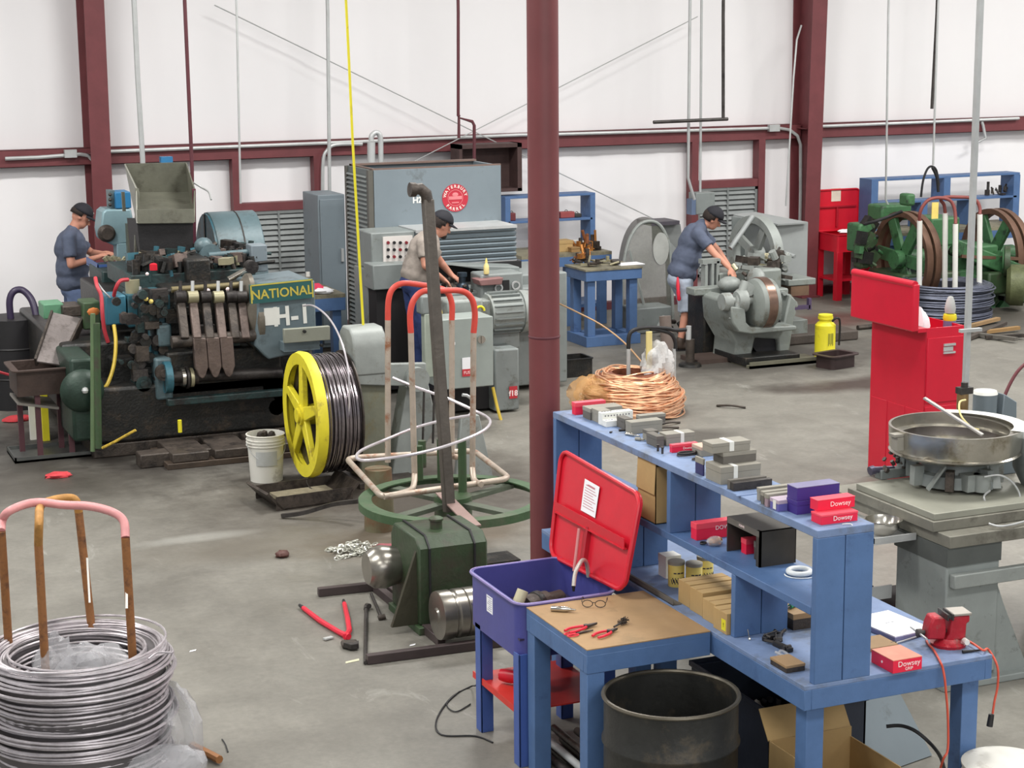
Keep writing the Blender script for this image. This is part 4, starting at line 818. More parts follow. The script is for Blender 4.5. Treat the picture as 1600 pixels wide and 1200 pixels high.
# ================================================================ uncoiler with yellow wheel
WC = Vector((4.17, 14.17, .60)); R = .51
t = thing('uncoiler', 'grey uncoiler pedestal carrying the big yellow spoked wheel', 'uncoiler', (WC.x, WC.y, 0)); o_ = Vector((WC.x, WC.y, 0))
yw = mat('yellow_wheel', (222, 208, 50), .5, 0, .08, 5, .15, wear=(170, 150, 50), wamt=.3, wscale=6)
wheel = MB().lathe([(R-.095, -.03), (R, -.035), (R+.012, 0), (R, .05), (R-.05, .05), (R-.06, .0)], c=(0, 0, .6), axis=(1, 0, 0), n=56, closed_prof=True).build('wheel_rim', yw, t)
MB().cyl((-.05, 0, .6), (.1, 0, .6), .085, n=24).cyl((-.07, 0, .6), (-.05, 0, .6), .06, n=20).build('hub', yw, t)
for k in range(5):
    a = 2*PI*k/5+.35; d = Vector((0, math.cos(a), math.sin(a))); e = Vector((0, -math.sin(a), math.cos(a))); c_ = Vector((0, 0, .6))
    p = [c_+d*.07-e*.06, c_+d*.07+e*.06, c_+d*(R-.05)+e*.035, c_+d*(R-.05)-e*.035]
    MB().add([v+Vector((-.03, 0, 0)) for v in p]+[v+Vector((.02, 0, 0)) for v in p], [(0, 3, 2, 1), (4, 5, 6, 7), (0, 1, 5, 4), (1, 2, 6, 5), (2, 3, 7, 6), (3, 0, 4, 7)]).build('spoke', yw, t, bevel=.008)
m = MB(); rr = random.Random(9)
for k in range(34):
    x = .042+.0088*k; m.tube([(x+.003*math.sin(a*2+k), (R-.035+.012*math.sin(k*1.7))*math.cos(a), .6+(R-.035+.012*math.sin(k*1.7))*math.sin(a)) for a in [2*PI*i/56 for i in range(56)]], .0056, 6, closed=True)
o = m.build('wire_windings', mat('shiny_wound_wire', (150, 142, 146), .22, .9, .2, 14)); o.location = o_; tag(o, 'tight windings of shiny steel wire on the yellow wheel', 'wire coil'); o['kind'] = 'stuff'
MB().lathe([(.36, .04), (.462, .04), (.462, .34), (.36, .34)], c=(0, 0, .6), axis=(1, 0, 0), n=48, closed_prof=True).build('drum', oily2, t)
MB().lathe([(.1, .342), (.505, .342), (.505, .352), (.1, .352)], c=(0, 0, .6), axis=(1, 0, 0), n=48, closed_prof=True).build('back_flange', oily2, t)
ug = mat('stained_grey_green', (124, 126, 110), .5, .05, .14, 5, .2, wear=(122, 112, 78), wamt=.45, wscale=4)
MB().cyl((.1, 0, .6), (.62, 0, .6), .05, n=18).build('axle', dsteel, t)
MB().box(.42, -.13, .0, .68, .16, 1.02).build('pedestal', ug, t, bevel=.02)
MB().box(.36, -.3, 0, .86, .34, .05).build('base_plate', oily2, t, bevel=.005)
m = MB(); m.prism([(-.2, .92), (.2, .92), (.2, 1.14), (.17, 1.24), (.09, 1.3), (-.09, 1.3), (-.17, 1.24), (-.2, 1.14)], 'yz', .37, .66); m.build('motor_cover', mgrey3, t, bevel=.015)
m = MB(); m.prism([(.36, .85), (1.0, .78), (1.0, .98), (.36, 1.02)], 'xz', -.19, -.13); m.build('side_arm', mgrey3, t, bevel=.01)
MB().cyl((.9, -.26, .86), (.9, -.19, .86), .1, n=24).build('arm_bearing', mgrey3, t)
m = MB(); m.prism([(.7, 0), (.86, 0), (1.12, .45), (1.05, .78), (.86, .78)], 'xz', -.1, .1); m.build('curved_bracket', mgrey3, t, bevel=.01)
m = MB(); m.prism([(1.16, 0), (1.5, 0), (1.38, .55), (1.22, .55)], 'xz', -.4, -.34); m.build('triangular_foot', mgrey3, t, bevel=.01)
MB().tube([(1.25, -.35, .5)]+arc((1.25, -.35, .62), .1, -PI/2, PI/2, 8, 'xz'), .014, 8).build('hook', galv, t)
for k in range(3): MB().cyl((.95+.09*k, -.2, .3), (.97+.09*k, -.2, .75), .01, n=8).build('adjusting_rod', dsteel, t)
# fine wire arcing up from the coil to the teal machine
tag(MB().tube(smoothpath([gy(474, 478, 15.2), gy(490, 478, 15.0), gy(512, 495, 14.5), gy(530, 525, 14.0), gy(543, 570, 13.75), gy(546, 620, 13.7), gy(544, 672, 13.72)], 8), .008, 6).build('feed_wire', MATS['silver_wire']), 'thin bright wire arcing from the coil up to the teal machine', 'wire')
tag(MB().tube(smoothpath([gy(478, 746, 14.0), gy(483, 760, 13.9), gy(500, 772, 13.8), gy(520, 772, 13.8)], 6), .005, 6).build('loose_wire', dsteel), 'thin stray wire hanging under the yellow wheel', 'wire')
# brown wedge tray under the wheel
p = gz(405, 770, .02); t = thing('drip_tray', 'brown oily wedge tray on the floor under the yellow wheel', 'tray', (4.0, 13.72, 0.002), .1)
MB().prism([(-.25, 0), (.3, 0), (.42, .14), (.4, .15), (.28, .015), (-.24, .012), (-.36, .15), (-.38, .14)], 'xz', -.2, .25).box(-.3, -.2, 0, .35, -.19, .11).box(-.3, .24, 0, .35, .25, .11).build('pan', oily2, t)
MB().box(-.2, -.15, .02, .28, .2, .05).build('swarf', mat('grey_swarf', (140, 132, 112), .7, .2, .3, 20, .5), t, kind='stuff')
t = bucket('white plastic bucket with a grey label left of the yellow wheel', (3.93, 14.52, 0), R=.155, H=.40)
MB().lathe([(.149, .15), (.152, .15), (.155, .27), (.152, .27)], n=20, a0=-2.4, a1=-1.2, closed_prof=True).build('label', mat('pale_grey_label', (176, 178, 176), .6), t)
MB().lathe([(0, .30), (.147, .30)], n=30).build('contents', oily2, t)
for k, (x, y) in enumerate(((-.04, 0), (.0, .03), (.05, -.02))): MB().ell((x, y, .38), (.035, .03, .04), 8).build('oily_part', oily2, t)

# ================================================================ green gear box and its floor frame
GB = Vector((3.72, 10.28, 0)); t = thing('gear_box', 'dark green strapped gear box on an iron floor frame', 'gear box', GB)
m = MB(); m.prism([(-.02, .05), (.5, .05), (.5, .52), (.44, .60), (.05, .60), (-.02, .54)], 'yz', .0, .46)
m.build('housing', mat('oily_dark_green', (50, 66, 44), .5, .05, .25, 5, .3, wear=(60, 52, 44), wamt=.5), t, bevel=.012)
MB().prism([(-.17, .05), (0, .05), (0, .52)], 'xz', .02, .05).build('side_plate', mat('brown_green_plate', (60, 58, 44), .6, .1, .2, 6, .3), t)
MB().box(-.02, -.06, 0, .48, .52, .05).build('box_foot', dgreen, t, bevel=.006)
for x in (.07, .37): MB().tube([(x, -.026, .06), (x, -.026, .54), (x, .05, .606), (x, .44, .606), (x, .505, .53)], .008, 6).build('strap', black, t)
rollm = mat('turned_steel_roll', (150, 146, 138), .28, .85, .12, 9)
RY = 9.98
prof = [(0, 0), (.04, 0), (.05, .01), (.148, .01), (.15, .02), (.15, .09), (.14, .1), (.14, .11), (.15, .12), (.15, .17), (.142, .176), (.15, .182), (.15, .24), (.142, .246), (.15, .252), (.15, .36), (0, .36)]
MB().lathe(prof, c=(-.0, RY-GB.y, .2), axis=(1, 0, 0), n=40).build('grooved_roll', rollm, t)
MB().lathe([(0, -.2), (.1, -.2), (.13, -.16), (.14, -.1), (.12, 0), (0, 0)], c=(.0, .4, .33), axis=(1, 0, 0), n=32).build('side_roll', rollm, t)
fr = mat('painted_angle_iron', (72, 62, 62), .5, .3, .15, 6)
for nm, a, b in (('rail', gz(497, 925, .03), gz(600, 914, .03)), ('rail', gz(588, 918, .03), gz(690, 1002, .03)), ('rail', gz(600, 913, .03), gz(700, 990, .03)), ('rail', gz(573, 1030, .03), gz(800, 1000, .03))):
    MB().bar(a-GB, b-GB, .05, .055).build(nm, fr, t, bevel=.003)
q = gz(685, 840, .66)-GB; MB().cyl((.2, .2, .6), (.2, .2, .66), .04, n=14).ell((.2, .2, .66), (.05, .05, .02), 10).build('filler_cap', dgreen, t)
# bolt cutters
t = thing('bolt_cutters', 'open bolt cutters with red handles lying on the floor', 'bolt cutters', tuple(gz(543, 993, .012))); o_ = Vector(t.location)
for P_ in ([gz(474, 950, .02), gz(500, 970, .02), gz(530, 988, .02), gz(545, 995, .02)], [gz(538, 943, .02), gz(543, 965, .02), gz(546, 985, .02), gz(540, 995, .02)]):
    MB().tube([v-o_ for v in P_], [.015, .017, .017, .02], 8).build('handle', pr, t)
    a = P_[0]-o_; b = a+(a-(P_[1]-o_)).normalized()*.07; MB().cyl(a, b, .014, .01, n=8).build('handle_end', black, t)
c_ = gz(546, 1006, .02)-o_; MB().cbox(c_, (.1, .09, .03), (0, 0, -.2)).build('head', oily2, t, bevel=.012)
MB().prism([(c_.x-.05, c_.y-.03), (c_.x-.02, c_.y-.09), (c_.x+.03, c_.y-.09), (c_.x+.05, c_.y-.03), (c_.x+.01, c_.y-.055)], 'xy', 0, .035).build('jaw', dsteel, t, bevel=.004)
c2 = gz(513, 997, .01)-o_; MB().cbox(c2, (.06, .03, .01), (0, 0, .3)).build('loose_bracket', galv, t)
t = thing('pry_bar', 'long dark pry bar lying on the floor beside the bolt cutters', 'bar', tuple(gz(571, 1036, .012))); o_ = Vector(t.location)
MB().cyl((0, 0, 0), gz(572, 952, .012)-o_, .012, n=8).build('shaft', dsteel, t); MB().tube(smoothpath([gz(572, 952, .012)-o_, gz(573, 946, .02)-o_, gz(577, 947, .03)-o_], 4), .016, 8).build('claw', dsteel, t)
t = thing('pry_bar', 'shorter dark bar lying inside the angle iron frame', 'bar', tuple(gz(580, 928, .012))); o_ = Vector(t.location)
MB().cyl((0, 0, 0), gz(595, 963, .012)-o_, .011, n=8).build('shaft', dsteel, t); MB().cyl(gz(591, 966, .012)-o_, gz(602, 963, .02)-o_, .018, n=10).build('head', oily2, t)
# chain
t = thing('steel_chain', 'heap of bright steel chain on the floor behind the gear box', 'chain', tuple(gz(552, 862, 0))); rr = random.Random(2); ch = mat('chain_zinc', (196, 196, 186), .35, .6, .1, 10); P_ = []
for k in range(70):
    if k < 12: u = (rr.uniform(-.16, -.05), rr.uniform(.06, .12))
    elif k < 22: u = (-.16+.02*(k-12)-.0, -.14+.006*(k-12))
    else: a = rr.random()*2*PI; r_ = math.sqrt(rr.random()); u = (.02+.15*r_*math.cos(a), .01+.14*r_*math.sin(a))
    P_.append((u[0], u[1], .008+.03*rr.random()*(k > 21)))
base = MB().tube([(.025*math.cos(a)*1.25, .0175*math.sin(a), 0) for a in [2*PI*i/12 for i in range(12)]], .0056, 5, closed=True)
for k, q in enumerate(P_):
    if k == 0: l0 = base.build('link', ch, t); o = l0
    else: o = l0.copy(); COL.objects.link(o)
    o.location = q; o.rotation_euler = (rr.uniform(-.7, .7), rr.uniform(-.5, .5), rr.random()*PI)
pinkrag = mat('pink_rag', (150, 84, 90), .9, 0, .15, 8, .5); redrag = mat('red_rag', (190, 60, 66), .9, 0, .15, 8, .5)
lump('rag', 'dull pink rag lying on the floor right of the chain', 'rag', tuple(gz(600, 856, .01)), (.13, .07, .02), pinkrag, 4, 16, .35, -.01)
lump('rag', 'bright red rag on the floor in front of the left tray', 'rag', tuple(gz(92, 743, .015)), (.1, .06, .03), redrag, 5, 16, .35, -.015)
lump('oily_lump', 'small brown oily lump alone on the floor left of the chain', 'debris', tuple(gz(441, 866, .02)), (.05, .05, .03), mat('brown_lump', (86, 52, 46), .6), 6, 12, .4, -.02)
o = MB().plate((0, 0, 0), (.09, .015, 0), (.1, .05, .0), (.01, .03, 0), .002).build('paper_scrap', mat('cream_paper', (206, 204, 176), .8)); o.location = gz(540, 1037, .001); tag(o, 'small cream paper scrap on the floor left of the pry bar', 'paper')
for k, (x, y, lab) in enumerate(((296, 1019, 'small white scrap on the floor right of the big wire coil'), (640, 1010, 'tiny white scrap beside the front rail of the gear box frame'))):
    o = MB().plate((0, 0, 0), (.04, .01, 0), (.05, .03, .0), (.01, .02, 0), .002).build('paper_scrap', paper); o.location = gz(x, y, .001); tag(o, lab, 'paper')
o = MB().tube(smoothpath([gz(347, 1155, .004), gz(352, 1163, .004), gz(356, 1175, .004)], 4), .004, 5).build('wire_offcut', black); tag(o, 'short black wire offcut on the floor at the bottom left', 'wire')
# ================================================================ teal multi-die header (left)
Y0 = 15.45
MC = Vector((3.4, 17.3, 0)); t = thing('header_machine', 'large oily teal forging machine with hopper, flywheel guard and levers at left', 'machine', MC)
def P_(px, py, y): return gy(px, py, y)-MC
# bed and skid
m = L(MC); m.box(2.75, 15.9, .12, 4.75, 19.2, .62).box(2.6, 16.4, .3, 4.9, 18.9, .95); m.build('bed', oily, t, bevel=.03)
m = L(MC); m.box(3.05, 15.35, 0, 4.75, 15.55, .12).box(2.75, 15.9, 0, 4.9, 19.3, .12); m.build('skid', oily2, t, bevel=.01)
m = L(MC); m.box(3.25, 15.2, .0, 4.8, 15.9, .05); m.build('floor_plate', mat('oily_planks', (70, 58, 48), .6, .1, .3, 6, .3), t, bevel=.005)
for k in range(4): MB().box(3.3-MC.x+.37*k, 15.22-MC.y, .05, 3.62-MC.x+.37*k, 15.84-MC.y, .13).build('skid_block', oily2, t, bevel=.01)
m = L(MC); fb(m, 262, 616, 455, 627, 15.72, 15.8); m.build('front_lip', dteal, t, bevel=.01)
m = L(MC); fb(m, 262, 545, 440, 612, 15.9, 16.3); m.build('front_pan', oily, t, bevel=.02)
# lower roller shaft with bright collars and teal bearing blocks
c = P_(262, 590, 15.8); e = P_(440, 582, 15.8)
MB().cyl(c, e, .05, n=18).build('lower_shaft', dsteel, t)
for px, r, w, mm in ((283, .085, .03, chrome), (290, .1, .02, dsteel), (296, .085, .03, MATS['cast_metal']), (256, .14, .06, teal), (300, .06, .05, oily2)):
    q = P_(px, 590, 15.8); MB().cyl(q, q+Vector((w, 0, .0)), r, n=22).build('collar', mm, t)
for x0, y0, x1, y1, yf, yb, mm in ((214, 585, 240, 655, 15.95, 16.4, dteal), (244, 560, 270, 625, 15.85, 16.3, tealg), (240, 460, 268, 560, 16.1, 16.7, teal), (246, 508, 268, 542, 15.95, 16.3, tealg), (222, 470, 262, 505, 16.3, 16.9, dteal),
                                   (178, 560, 214, 690, 16.2, 17.0, oily), (392, 560, 440, 620, 16.1, 16.6, dteal), (200, 438, 262, 470, 16.8, 17.4, dteal), (408, 590, 436, 625, 15.9, 16.1, teal)):
    m = L(MC); fb(m, x0, y0, x1, y1, yf, yb); m.build('casting', mm, t, bevel=.02)
# disc wheels at the front
for px, py, r, mm, yy in ((256, 583, .07, oily2, 15.75), (225, 600, .07, dteal, 15.9)):
    q = P_(px, py, yy); MB().cyl(q, q+Vector((0, .06, 0)), r, n=20).cyl(q+Vector((0, -.03, 0)), q, r*.5, n=16).build('hand_wheel', mm, t)
# transverse rocker shaft and its levers
c = P_(268, 535, 15.75); e = P_(398, 524, 15.75); MB().cyl(c, e, .055, n=18).build('rocker_shaft', oily2, t)
lev = mat('greasy_brown_lever', (104, 90, 84), .5, .3, .2, 9, .3, wear=(64, 54, 50), wamt=.35)
for k, px in enumerate((312, 333, 354)):
    a, b = P_(px-10, 532+(-1)*k, 15.68), P_(px+10, 532-k, 15.68); zb = P_(px, 592-k, 15.68).z; w = b.x-a.x; n = 8; cx_ = (a.x+b.x)/2+.03*0
    poly = [(a.x, a.z+.02), (a.x+.01, zb+.1)]+[(cx_-(w/2-.012)*math.cos(i*PI/n)+.012, zb+.1-.1*math.sin(i*PI/n)) for i in range(1, n)]+[(b.x+.012, zb+.1), (b.x, b.z+.02)]
    MB().prism(poly, 'xz', a.y, a.y+.07).build('finger_plate', lev, t, bevel=.008)
for k, px in enumerate((285, 304, 324, 344, 364, 380)):
    a, b = P_(px-3, 470, 15.9), P_(px+4, 530, 15.7); MB().bar(a, b, .075, .06, up=(0, 1, 0)).build('connecting_rod', lev if k % 2 else oily2, t, bevel=.01)
    q = P_(px-3, 464, 15.88); MB().cyl(q+Vector((-.045, 0, 0)), q+Vector((.045, 0, 0)), .055, n=16).build('rod_end', MATS['cast_metal'] if k in (1, 3) else dsteel, t)
    MB().cyl(q+Vector((0, 0, .03)), q+Vector((.01, .02, .14)), .016, n=8).build('rod_stud', galv if k % 2 else dsteel, t)
c = P_(268, 453, 16.1); e = P_(390, 444, 16.1); MB().cyl(c, e, .03, n=12).build('oil_rail', mat('brassy_grease', (118, 108, 78), .45, .4, .2, 9), t)
c = P_(262, 462, 16.3); m = L(MC); fb(m, 262, 448, 396, 520, 16.15, 17.2); m.build('frame_block', oily, t, bevel=.02)
# upper deck
m = L(MC); fb(m, 205, 425, 400, 452, 16.6, 17.75); m.build('deck', dteal, t, bevel=.01)
m = L(MC); fb(m, 292, 405, 330, 452, 16.5, 17.0); m.build('slide_block', oily, t, bevel=.02)
rr = random.Random(21); mats_ = [oily, oily2, dteal, dsteel, oily, lev, teal, MATS['cast_metal']]
zdeck = P_(300, 425, 17.2).z
groups = {}
zdk = P_(300, 425, 16.6).z
for k in range(230):
    px = rr.uniform(208, 398); y = rr.uniform(16.6, 17.7); q = P_(px, 425, y); q.z = zdk+.02+.09*rr.random(); mm = mats_[min(7, int(rr.random()**1.6*8))]
    b = groups.setdefault(mm.name, MB()); h = rr.uniform(.03, .12)
    if rr.random() < .5: b.cyl(q+Vector((0, 0, -h)), q+Vector((rr.uniform(-.04, .04), 0, h*.6)), rr.uniform(.012, .04), n=9)
    elif rr.random() < .5: b.cyl(q, q+Vector((rr.uniform(.06, .25), rr.uniform(-.1, .1), rr.uniform(-.03, .05))), rr.uniform(.01, .025), n=8)
    else: b.cbox(q, (rr.uniform(.04, .14), rr.uniform(.05, .15), rr.uniform(.04, .12)), (rr.uniform(-.3, .3), 0, rr.random()))
for n_, b in groups.items(): b.build('deck_fittings', MATS[n_], t, kind='stuff')
groups = {}
for k in range(150):
    px = rr.uniform(180, 400) if k % 2 else rr.uniform(205, 270); py = rr.uniform(455, 650); y = rr.uniform(15.95, 16.25); q = P_(px, py, y); mm = [oily, oily2, dteal, dsteel, oily][rr.randrange(5)]
    b = groups.setdefault(mm.name, MB()); r = rr.uniform(.015, .05)
    if rr.random() < .6: b.cyl(q, q+Vector((0, rr.uniform(-.1, -.02), 0)), r, n=9)
    else: b.cbox(q, (rr.uniform(.05, .16), .1, rr.uniform(.04, .14)))
for n_, b in groups.items(): b.build('front_fittings', MATS[n_], t, kind='stuff')
for px, py, r, cc in ((325, 454, .02, 'white_print'), (356, 452, .02, 'white_print'), (228, 467, .022, 'pale_yellow_label'), (236, 471, .022, 'pale_yellow_label'), (230, 428, .016, 'white_print')):
    q = P_(px, py, 15.95); MB().ell(q, r, 8).build('round_knob', MATS[cc], t)
q = P_(240, 422, 16.5); MB().cyl(q, q+Vector((0, 0, .05)), .035, n=14).ell(q+Vector((0, 0, .05)), (.035, .035, .015), 10).build('red_button', red, t)
# horizontal steel arm and chrome diagonal lever
MB().cyl(P_(326, 399, 16.8), P_(396, 393, 16.8), .028, n=12).build('cross_bar', tealg, t); m = L(MC); fb(m, 393, 383, 418, 425, 16.7, 16.9); m.build('bar_block', mgrey2, t, bevel=.01)
MB().cyl(P_(357, 437, 16.2), P_(392, 417, 16.2), .028, .022, n=12).build('chrome_lever', chrome, t); MB().cyl(P_(392, 417, 16.2)+Vector((0, -.05, 0)), P_(392, 417, 16.2)+Vector((0, .05, 0)), .06, n=16).build('lever_hub', dsteel, t)
MB().ell(P_(318, 384, 17.0), (.09, .09, .08), 16).build('round_motor_end', MATS['grey_teal_paint'], t); MB().cyl(P_(330, 398, 16.9), P_(330, 398, 16.9)+Vector((.0, .2, 0)), .1, n=20).build('motor_body', tealg, t)
# right hand cover box, name plate, markings
cov = mat('cover_grey_blue', (98, 112, 118), .45, .05, .08, 4, .1, wear=(66, 74, 76), wamt=.25)
a = P_(405, 447, 15.7); b = P_(484, 560, 15.7); m = MB()
xz = [(P_(405, 447, 15.7).x, P_(405, 450, 15.7).z), (P_(492, 441, 15.7).x, P_(492, 438, 15.7).z), (P_(492, 545, 15.7).x+.02, P_(492, 545, 15.7).z), (P_(420, 562, 15.7).x, P_(420, 562, 15.7).z), (P_(398, 540, 15.7).x, P_(398, 540, 15.7).z)]
m.prism(xz, 'xz', 15.7-MC.y, 16.5-MC.y); m.build('cover_box', cov, t, bevel=.015)
M_ = P_(440, 455, 15.66); np_ = MB().cbox((M_.x, M_.y, M_.z), (.58, .03, .17), (0, math.radians(-2), 0)).build('name_plate', mat('teal_plate', (40, 92, 90), .45, 0, .1, 5), t)
yb = mat('gold_lettering', (192, 176, 74), .5, 0, .05, 5)
m = MB(); 
for dx, dz, sx, sz in ((0, .078, .56, .012), (-.28, 0, .012, .16), (.28, 0, .012, .16)): m.cbox((M_.x+dx, M_.y-.017, M_.z+dz-.035*0+dx*.035), (sx, .006, sz), (0, math.radians(-2), 0))
m.build('plate_border', yb, np_)
text('NATIONAL', .115, Matrix.Translation((M_.x, M_.y-.019, M_.z-.012)) @ Euler((0, math.radians(-2), 0)).to_matrix().to_4x4() @ Euler((PI/2, 0, 0)).to_matrix().to_4x4(), yb, np_, bold=.002, sx=.98)
q = P_(456, 494, 15.69); text('H-1', .24, Matrix.Translation((q.x, q.y, q.z)) @ Euler((0, math.radians(-2), 0)).to_matrix().to_4x4() @ Euler((PI/2, 0, 0)).to_matrix().to_4x4(), white, t, bold=.006, sx=.95)
m = L(MC); fb(m, 413, 481, 437, 508, 15.69, 15.695); m.build('white_square', white, t)
m = L(MC); fb(m, 444, 512, 516, 534, 15.45, 15.5); m.build('grey_cover_plate', mat('olive_grey_plate', (138, 140, 128), .5, .1, .08, 5), t, bevel=.006); m = L(MC); fb(m, 444, 534, 500, 548, 15.55, 15.7); m.build('bracket', cov, t)
for px, py in ((476, 518), (503, 540)): q = P_(px, py, 15.43); MB().cyl(q+Vector((0, -.01, 0)), q+Vector((0, .03, 0)), .014, n=10).build('bolt_head', oily, t)
# face plate disc left of the cover (axis along x)
q = P_(385, 500, 15.95); MB().lathe([(0, -.05), (.12, -.05), (.2, 0), (.27, .05), (.27, .1), (0, .1)], c=tuple(q), axis=(1, 0, 0), n=32).build('cam_disc', mat('cam_grey_brown', (104, 98, 88), .45, .4, .2, 7, .2), t)
q = P_(382, 455, 16.0); MB().lathe([(0, -.03), (.1, -.03), (.16, .02), (.16, .06), (0, .06)], c=tuple(q), axis=(1, 0, 0), n=28).build('cam_disc', MATS['cam_grey_brown'], t)
m = L(MC); fb(m, 404, 545, 470, 640, 16.2, 17.5); m.build('side_frame', oily, t, bevel=.03)
for k in range(5): q = P_(415+rr.uniform(0, 50), 580+rr.uniform(0, 60), 15.9); MB().cyl(q, q+Vector((0, .2, 0)), rr.uniform(.04, .09), n=14).build('bearing_cap', [oily2, dteal, teal][k % 3], t)
# flywheel guard: arched teal and grey housing
yc = 18.2; a, b = P_(334, 310, yc), P_(412, 312, yc)
fg = []; R_f = .62; cy_, cz_ = yc-MC.y, P_(360, 425, yc).z
prof = [(cy_-.55, cz_-.35), (cy_-.52, cz_)]+[(cy_-.5*math.cos(i*PI/14), cz_+.62*math.sin(i*PI/14)) for i in range(1, 14)]+[(cy_+.52, cz_), (cy_+.55, cz_-.35)]
x0 = P_(322, 400, yc).x; x1 = P_(398, 400, yc).x
MB().prism(prof, 'yz', x0+.02, x1).build('flywheel_guard', tealg, t, bevel=.01)
MB().prism([(y*.98, cz_+(z-cz_)*.98) for y, z in prof], 'yz', x0, x0+.02).build('guard_side', teal, t)
MB().box(x0-.01, cy_-.02, cz_-.3, x0, cy_+.02, cz_+.6).build('guard_brace', oily, t); MB().cyl((x0-.12, cy_-.1, cz_-.05), (x0, cy_-.1, cz_-.05), .09, n=20).build('shaft_end', MATS['cast_metal'], t)
MB().tube([Vector((x0+.3, y, z)) for y, z in prof[1:-1]], .008, 6).build('guard_seam', dsteel, t)
# sheet metal hopper, tipped towards the front
hp = mat('dusty_sheet_metal', (110, 110, 98), .5, .3, .15, 5, .15, wear=(76, 72, 62), wamt=.3)
hy0, hy1 = 17.4, 18.6
TLb, TRb = P_(196, 256, hy1), P_(290, 254, hy1); TLf, TRf = P_(214, 294, hy0+.25), P_(303, 295, hy0+.25); BLf, BRf = P_(215, 348, hy0), P_(303, 347, hy0); BLb, BRb = P_(218, 300, hy1+.05), P_(294, 300, hy1+.05)
def slab(a, b, c, d, th=.012): return MB().plate(a, b, c, d, th)
slab(TLb, TRb, BRb, BLb).build('hopper_back', hp, t)
slab(BLb, BRb, BRf, BLf).build('hopper_floor', hp, t)
slab(TLb, BLb, BLf, TLf).build('hopper_side', mat('pale_hopper_edge', (150, 150, 140), .5, .2, .1, 5), t); slab(TRb, TRf, BRf, BRb).build('hopper_side', hp, t)
MB().bar(BLf+Vector((0, 0, .06)), BRf+Vector((0, 0, .06)), .03, .13).build('hopper_lip', hp, t)
m = MB(); m.add([BLf+Vector((0, .03, .03)), BRf+Vector((0, .03, .03)), P_(302, 425, 17.45), P_(222, 425, 17.45)]+[v+Vector((0, .5, 0)) for v in (BLf, BRf, P_(302, 425, 17.45), P_(222, 425, 17.45))], [(0, 1, 2, 3), (4, 7, 6, 5), (0, 3, 7, 4), (1, 5, 6, 2), (0, 4, 5, 1), (3, 2, 6, 7)])
m.build('chute_curtain', mat('black_curtain', (24, 22, 24), .6, 0, .3, 8, .2), t)
MB().bar(TLf, P_(212, 410, hy0+.2), .03, .03).build('hopper_post', hp, t); MB().bar(TRf, P_(304, 400, hy0+.3), .03, .03).build('hopper_post', mat('maroon_post', (88, 36, 52), .5), t); MB().bar(P_(192, 300, 18.4), P_(194, 330, 18.4), .03, .03).build('hopper_post', hp, t)
MB().tube(smoothpath([P_(302, 285, 18.3), P_(315, 293, 18.3), P_(326, 300, 18.2), P_(330, 312, 18.1)], 5), .01, 6).build('conduit_loop', galv, t)
# left head: teal box and rounded guard with lamp
m = L(MC); fb(m, 180, 300, 205, 326, 19.0, 19.3); m.build('control_box', mat('bright_blue_box', (46, 118, 166), .45, 0, .08, 5), t, bevel=.01)
m = L(MC); fb(m, 172, 298, 180, 326, 19.05, 19.25); m.build('box_side', tealg, t)
for k in range(3): q = P_(172, 304+8*k, 19.0); MB().ell(q, (.02, .02, .02), 8).build('indicator', dsteel, t)
m = L(MC); fb(m, 252, 245, 270, 254, 20.2, 20.3); m.build('light_box', MATS['bright_blue_box'], t)
bg = mat('pale_blue_guard', (132, 160, 168), .4, .1, .1, 5, .1)
pts = [(P_(x, y, 19.0).x, P_(x, y, 19.0).z) for x, y in ((160, 332), (166, 327), (205, 326), (210, 352), (205, 380), (178, 384), (160, 376), (157, 360))]
MB().prism(pts, 'xz', 19.0-MC.y, 19.35-MC.y).build('head_guard', bg, t, bevel=.02)
q = P_(167, 365, 18.97); MB().lathe([(0, -.03), (.06, -.03), (.09, 0), (.09, .04), (0, .04)], c=tuple(q), axis=(0, 1, 0), n=22).build('round_port', oily2, t)
m = L(MC); fb(m, 183, 380, 200, 408, 19.0, 19.2); m.build('guard_stand', bg, t, bevel=.01); m = L(MC); fb(m, 200, 350, 212, 410, 18.9, 19.1); m.build('post', hp, t)
# blue parts tray
bt = mat('blue_tray', (64, 92, 148), .45, 0, .1, 6)
m = L(MC); fb(m, 152, 412, 216, 422, 18.3, 18.32); fb(m, 152, 420, 216, 422, 18.3, 18.9); fb(m, 152, 412, 154, 421, 18.3, 18.9); m.build('parts_tray', bt, t)
m = MB()
for k in range(26): q = P_(rr.uniform(156, 212), rr.uniform(405, 411), rr.uniform(18.35, 18.8)); m.cyl(q, q+Vector((rr.uniform(-.03, .03), 0, .035)), rr.uniform(.012, .03), n=8)
m.build('tray_parts', MATS['cast_metal'], t, kind='stuff')
m = L(MC); fb(m, 160, 422, 214, 462, 18.0, 18.7); m.build('left_frame', dteal, t, bevel=.02); m = L(MC); fb(m, 172, 462, 216, 560, 17.0, 18.5); m.build('left_frame', oily, t, bevel=.02)
